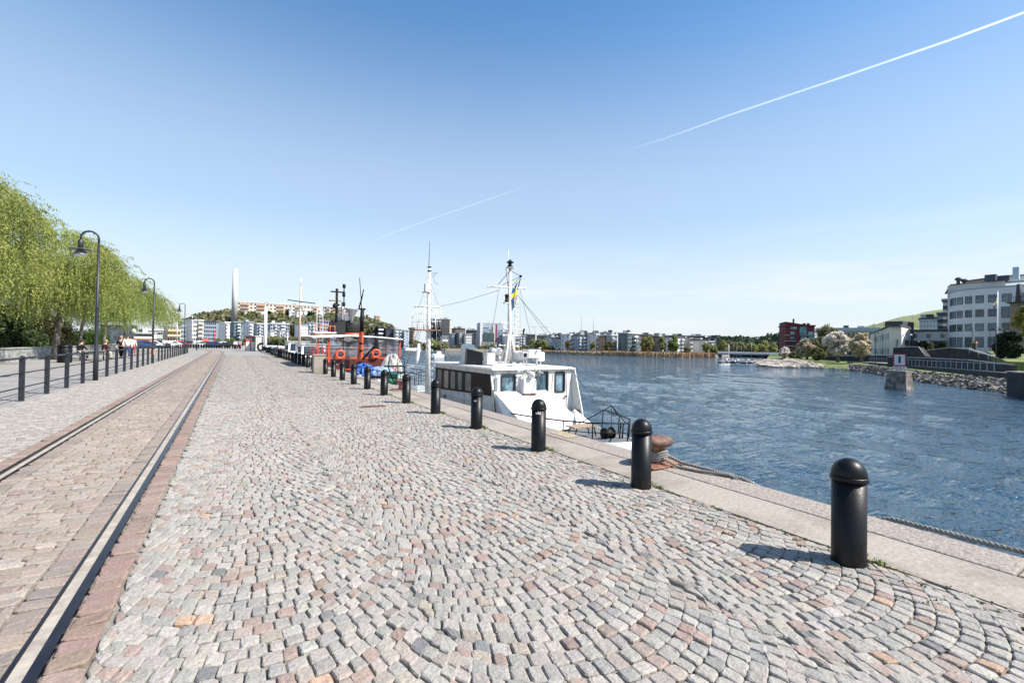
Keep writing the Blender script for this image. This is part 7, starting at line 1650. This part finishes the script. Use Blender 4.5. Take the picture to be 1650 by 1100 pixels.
for k in range(14):
    for zz, hh in ((zb_+(zt_-zb_)*.74, 1.9), (zb_+(zt_-zb_)*.3, 1.6)):
        if k in (5, 10): continue
        p = Vector((e0.x, e0.y, 0))+dv*(Ls*(.3+.05*k)); o = MB().box(-.35, .35, -.06, .05, -hh/2, hh/2).build('slit_window', WM[0], t, (p.x-l_.x, p.y-l_.y, zz-l_.z)); o.rotation_euler = (0, 0, an)
for u in (.32, .72): p = Vector((e0.x, e0.y, 0))+dv*(Ls*u); MB().tube([(p.x-.1, p.y-.1, zb_), (p.x-.1, p.y-.1, zt_)], .12, 6).bw('downpipe', F_DARK, t)
p, q = onD(1443.5, 560, 116.8), onD(1462, 560, 121.5); an = math.atan2(q.y-p.y, q.x-p.x); ln = (q-p).length; zc_ = onD(1450, 554, 117).z
b = MB(); b.box(0, ln, -.35, .05, -2.2, 1.6); o = b.build('garage_door', WM[2], t, (p.x-l_.x, p.y-l_.y, zc_-l_.z-.5)); o.rotation_euler = (0, 0, an)
b = MB(); b.box(0, ln, -.42, -.353, .3, 1.7); o2 = b.build('window_band', WM[0], t, (p.x-l_.x, p.y-l_.y, zc_-l_.z-.5)); o2.rotation_euler = (0, 0, an)
MB().tube([(e2.x-.3, e2.y-.6, zb_), (e2.x-.3, e2.y-.6, zt_+.3)], .3, 6).bw('corner_pipe', F_DARK, t)
# green ski hill with lamp poles
M_ski = mat('ski_hill_grass', (.11, .16, .045), .95, var=.2, vs=.04, c2=(.2, .2, .1), c2s=.02)
hill('grass_hill', [(1395, 531), (1410, 527), (1440, 521), (1470, 512), (1500, 504), (1530, 497), (1600, 486), (1750, 470)], 420, 160, -1, M_ski, 40)
for k, (px, yt, yb) in enumerate(((1406.5, 521, 528), (1408.8, 519, 528), (1424, 517.5, 525), (1447, 511, 522), (1470, 506, 514), (1451, 517, 521))): pole(f'{ORD[k] if k else "first"} slope lamp from the left on the grassy hill', px, yt, yb, 415, .22, M_thin, 'slope_lamp', 'lamp post')
# flagpole with flag, lamps
p = onD(1606.6, 572, 90); t = thing('flagpole', 'white flagpole in front of the curved building', 'flagpole', (p.x, p.y, p.z)); zt_ = onD(1608, 470, 90).z-p.z
MB().tube([(0, 0, -2), (0, 0, zt_)], [.13, .08], 10).build('pole', M_bwhite, t); MB().ball((0, 0, zt_+.08), .13).build('finial', M_bwhite, t)
f_ = flag((0, 0, 0), 1.5, 2.6, 'flag', 'blue and yellow flag hanging on the white flagpole of the right bank'); f_.location = (p.x-.15, p.y-.1, p.z+zt_-.7); f_.rotation_euler = (0, 0, -CYAW)
for k, (px, yt, yb, D_, arm_) in enumerate(((1566.5, 528, 566, 95, -1), (1595, 529, 560, 100, 1), (1452, 540, 566, 110, 1), (1463.5, 538, 566, 108, 1), (1604.5, 528, 590, 60, 1), (1410.5, 535, 582, 100, 1), (1498, 538, 575, 105, 1), (1523, 537, 575, 106, -1))):
    A = onD(px, yb, D_); Z = onD(px, yt, D_).z-A.z; t = thing('park_lamp', ['dark park lamp before the left windows of the curved building', 'dark park lamp in the middle of the curved building', 'park lamp with a white shade before the beige hall, left one', 'park lamp with a white shade before the beige hall, right one', 'park lamp in front of the white flagpole', 'tall thin lamp post at the edge of the lawn', 'park lamp under the connecting bridge building', 'park lamp right under the connecting bridge building'][k], 'street lamp', (A.x, A.y, A.z), -CYAW, 'small park lamps of the right bank')
    b = MB(); b.tube([(0, 0, -1), (0, 0, Z), (arm_*.25, 0, Z+.12), (arm_*.6, 0, Z+.02)], .05, 6); b.build('pole', F_DARK, t); MB().lathe([(.08, .0), (.3, -.28), (.28, -.3)], 12, (arm_*.6, 0, Z)).build('lamp_shade', M_lampw if k in (2, 3) else F_DARK, t)
p = onD(1570, 566, 92); t = thing('ticket_pillar', 'dark pillar with an orange top beside the ramp', 'pillar', (p.x, p.y, p.z)); MB().box(-.35, .35, -.3, .3, -1, 1.6).build('body', F_DARK, t); MB().box(-.45, .45, -.35, .35, 1.603, 2.0).build('top', mat('orange_top', (.5, .22, .04), .6), t)
# dark evergreen bush and yellow bush at right edge
far_tree('big dark evergreen bush on the upper lawn at the right', 1626, 535, 576, 74, 48, leafmat('dark_evergreen', (.015, .03, .012), (.03, .05, .02), .1), 16000, .22, name='evergreen_bush', crown0=.05, open_=.45)
far_tree('fresh yellow-green tree cut by the right edge of the picture', 1655, 489, 566, 84, 36, leafmat('yellow_green', (.28, .27, .05), (.36, .34, .08), .35), 9000, .2, name='leafy_tree', open_=.4)
for k, (px, yt, yb, D_, w_, mt_) in enumerate(((1486, 547, 575, 140, 26, M_spring), (1512, 546, 573, 140, 22, leafmat('yellow_green', (.3, .3, .05), (.4, .38, .08), .35)), (1500, 552, 580, 110, 10, M_olive))): far_tree(['spring-green tree seen under the connecting bridge, left', 'yellow-green tree seen under the connecting bridge, right', 'small dark tree in front of the connecting bridge legs'][k], px, yt, yb, D_, w_, mt_, 3000, .3, crown0=.1)
# cherry trees and other trees on the lawn
M_cher = leafmat('cherry_blossom', (.84, .79, .76), (.62, .56, .48), .5); M_cher2 = leafmat('pale_blossom', (.64, .56, .45), (.42, .37, .22), .45)
for (px, yt, yb, D_, w_, mt_, lb, nn, c0) in ((1265, 560, 576, 165, 22, M_cher, 'small white blossoming tree in front of the red building', 3500, .1), (1300, 546, 579, 150, 40, M_cher2, 'cream blossoming tree right of the red building', 7000, .1), (1332, 526, 583, 150, 62, M_olive, 'tall olive-green tree behind the blossoming cherries', 9000, .15),
      (1350, 534, 582, 128, 50, M_cher, 'large white blossoming cherry in the middle of the lawn', 11000, .22), (1388, 537, 584, 118, 46, M_cher2, 'thin brownish blossoming tree at the right of the lawn', 7000, .2), (1316, 560, 580, 140, 30, M_olive, 'dark bush under the olive-green tree', 4000, .0), (1371, 540, 580, 135, 22, M_olive, 'olive twiggy tree between the two right blossoming trees', 3500, .2), (1283, 566, 579, 160, 26, M_olive, 'low green bush behind the rock slab', 2500, .0)):
    far_tree(lb, px, yt, yb, D_, w_, mt_, nn, .28, name='cherry_tree' if 'blossom' in mt_.name else 'leafy_tree', crown0=c0, open_=.3)
# dark fence/wall behind lawn and pale path
wallpx('boundary_wall', 'dark boundary wall behind the blossoming trees', [(1322, 574, 145), (1400, 573, 128), (1436, 573, 112)], .5, 2.4, M_dconc)
# ferry sign pillar in the water
A = onz(1449, 627, WZ); Dp = (A-CAM0).dot(CW)
t = thing('channel_pillar', 'battered stone pillar standing in the channel under the ferry sign', 'pillar', (A.x, A.y, WZ), -1.257-.45); s = 1/CF*Dp; hT = (627-598.5)*s
M_pil = mat('pillar_masonry', (.10, .09, .08), .9, var=.5, vs=1.6, bump=.08, bs=3.5, c2=(.26, .22, .19), c2s=2)
MB().hexa([(-18*s, -10*s, -.8), (15*s, -10*s, -.8), (15*s, 15*s, -.8), (-18*s, 15*s, -.8)], [(-14*s, -7*s, hT), (11.5*s, -7*s, hT), (11.5*s, 11*s, hT), (-14*s, 11*s, hT)]).build('masonry', M_pil, t, bevel=.06)
MB().box(-14.4*s, 11.9*s, -7.4*s, 11.4*s, hT+.003, hT+.10).build('cap', M_conc, t)
zb_ = hT+.1; sg = thing('ferry_sign', 'square white sign with a red frame and black bar, reading FÄRJA below', 'sign', (A.x, A.y, WZ+zb_), -1.2)
sw = 17*s; z0s = (627-591.5)*s-zb_+.12; z1s = (627-571)*s-zb_+.12
M_sred = mat('sign_red', (.28, .01, .03), .5); M_swh = mat('sign_white', (.6, .62, .64), .5); M_sbk = mat('sign_black', (.01, .01, .012), .5)
b = MB(); frame_ring(b, [(-sw/2, z0s), (sw/2, z0s), (sw/2, z1s), (-sw/2, z1s)], [(-sw/2+1.8*s, z0s+1.8*s), (sw/2-1.8*s, z0s+1.8*s), (sw/2-1.8*s, z1s-1.8*s), (-sw/2+1.8*s, z1s-1.8*s)], -.04, .0); b.build('frame', M_sred, sg)
MB().box(-sw/2+1.8*s, sw/2-1.8*s, -.025, 0, z0s+1.8*s, z1s-1.8*s).build('panel', M_swh, sg); MB().box(-1.3*s, 1.3*s, -.05, -.028, z0s+5*s, z1s-4.5*s).build('bar', M_sbk, sg)
MB().box(-sw/2, sw/2, -.03, 0, z0s-5.6*s, z0s-.4*s).build('name_plate', M_swh, sg)
for x in (-3*s, 2*s): MB().box(x-.05, x+.05, .003, .09, -.02, z1s-.3).build('post', F_GREY, sg)
cu = bpy.data.curves.new('lettering', 'FONT'); cu.body = 'FÄRJA'; cu.size = 4.6*s; cu.extrude = .006; cu.align_x = 'CENTER'; cu.space_character = 1.12
to = bpy.data.objects.new('lettering', cu); col.objects.link(to); dg = bpy.context.evaluated_depsgraph_get(); me = bpy.data.meshes.new_from_object(to.evaluated_get(dg)); bpy.data.objects.remove(to)
me.materials.clear(); me.materials.append(M_sbk); lo = bpy.data.objects.new('lettering', me); link(lo, sg); lo.location = (0, -.038, z0s-4.7*s); lo.rotation_euler = (math.pi/2, 0, 0)
# contrail high over everything
M_con = bpy.data.materials.new('contrail'); M_con.use_nodes = True; n = M_con.node_tree.nodes; l = M_con.node_tree.links
trb = n.new('ShaderNodeBsdfTranslucent'); trb.inputs[0].default_value = (.95, .95, .95, 1); tpb = n.new('ShaderNodeBsdfTransparent'); bs_ = n.new('ShaderNodeMixShader'); l.new(tpb.outputs[0], bs_.inputs[1]); l.new(trb.outputs[0], bs_.inputs[2]); l.new(bs_.outputs[0], n['Material Output'].inputs[0])
tc = n.new('ShaderNodeTexCoord'); ns = n.new('ShaderNodeTexNoise'); ns.inputs['Scale'].default_value = .0012; ns.inputs['Detail'].default_value = 3; l.new(tc.outputs['Object'], ns.inputs['Vector'])
at = n.new('ShaderNodeVertexColor'); at.layer_name = 'Col'; mm_ = n.new('ShaderNodeMath'); mm_.operation = 'MULTIPLY'; mr = n.new('ShaderNodeMapRange'); mr.inputs[1].default_value = .35; mr.inputs[2].default_value = .6; mr.inputs[3].default_value = .85; mr.inputs[4].default_value = 1.1
l.new(ns.outputs[0], mr.inputs[0]); l.new(at.outputs[0], mm_.inputs[0]); l.new(mr.outputs[0], mm_.inputs[1]); l.new(mm_.outputs[0], bs_.inputs[0])
def contrail(pts, label):
    HZ = 3000.; P = []; V = []; F = []; C_ = []
    ctl = pts; N = 60
    for i in range(N+1):
        u = i/N; px = np.interp(u, np.linspace(0, 1, len(ctl)), [c_[0] for c_ in ctl]); py = np.interp(u, np.linspace(0, 1, len(ctl)), [c_[1] for c_ in ctl]); wpx = np.interp(u, np.linspace(0, 1, len(ctl)), [c_[2] for c_ in ctl]); al = np.interp(u, np.linspace(0, 1, len(ctl)), [c_[3] for c_ in ctl])
        p = onz(px, py, HZ); dist = (p-CAM0).dot(CW); r_ = wpx*1.25/CF*dist/2; P.append((p, r_, al))
    K = 12
    for i, (p, r_, al) in enumerate(P):
        tg = (P[min(i+1, N)][0]-P[max(i-1, 0)][0]).normalized(); x = tg.cross(Vector((0, 0, 1))).normalized(); y = tg.cross(x)
        for k in range(K): a = 2*math.pi*k/K; V.append(tuple(p+(x*math.cos(a)+y*math.sin(a))*r_)); C_.append((al,)*3)
        if i:
            for k in range(K): F.append(((i-1)*K+k, (i-1)*K+(k+1) % K, i*K+(k+1) % K, i*K+k))
    o = np_mesh('contrail', V, F, M_con, cols=np.array(C_), smooth=True); return tag(o, label, 'contrail')
contrail([(1700, 2, 3.4, .22), (1530, 65, 3.1, .19), (1350, 127, 2.7, .15), (1180, 184, 2.5, .09), (1075, 222, 2.1, .04), (995, 247, 2.2, .0)], 'long bright aircraft contrail crossing the upper right of the sky')
contrail([(872, 291, 2.0, .0), (800, 317, 1.7, .03), (700, 351, 1.5, .045), (633, 375, 1.4, .04), (588, 393, 1.4, .0)], 'fainter short piece of contrail in the middle of the sky')
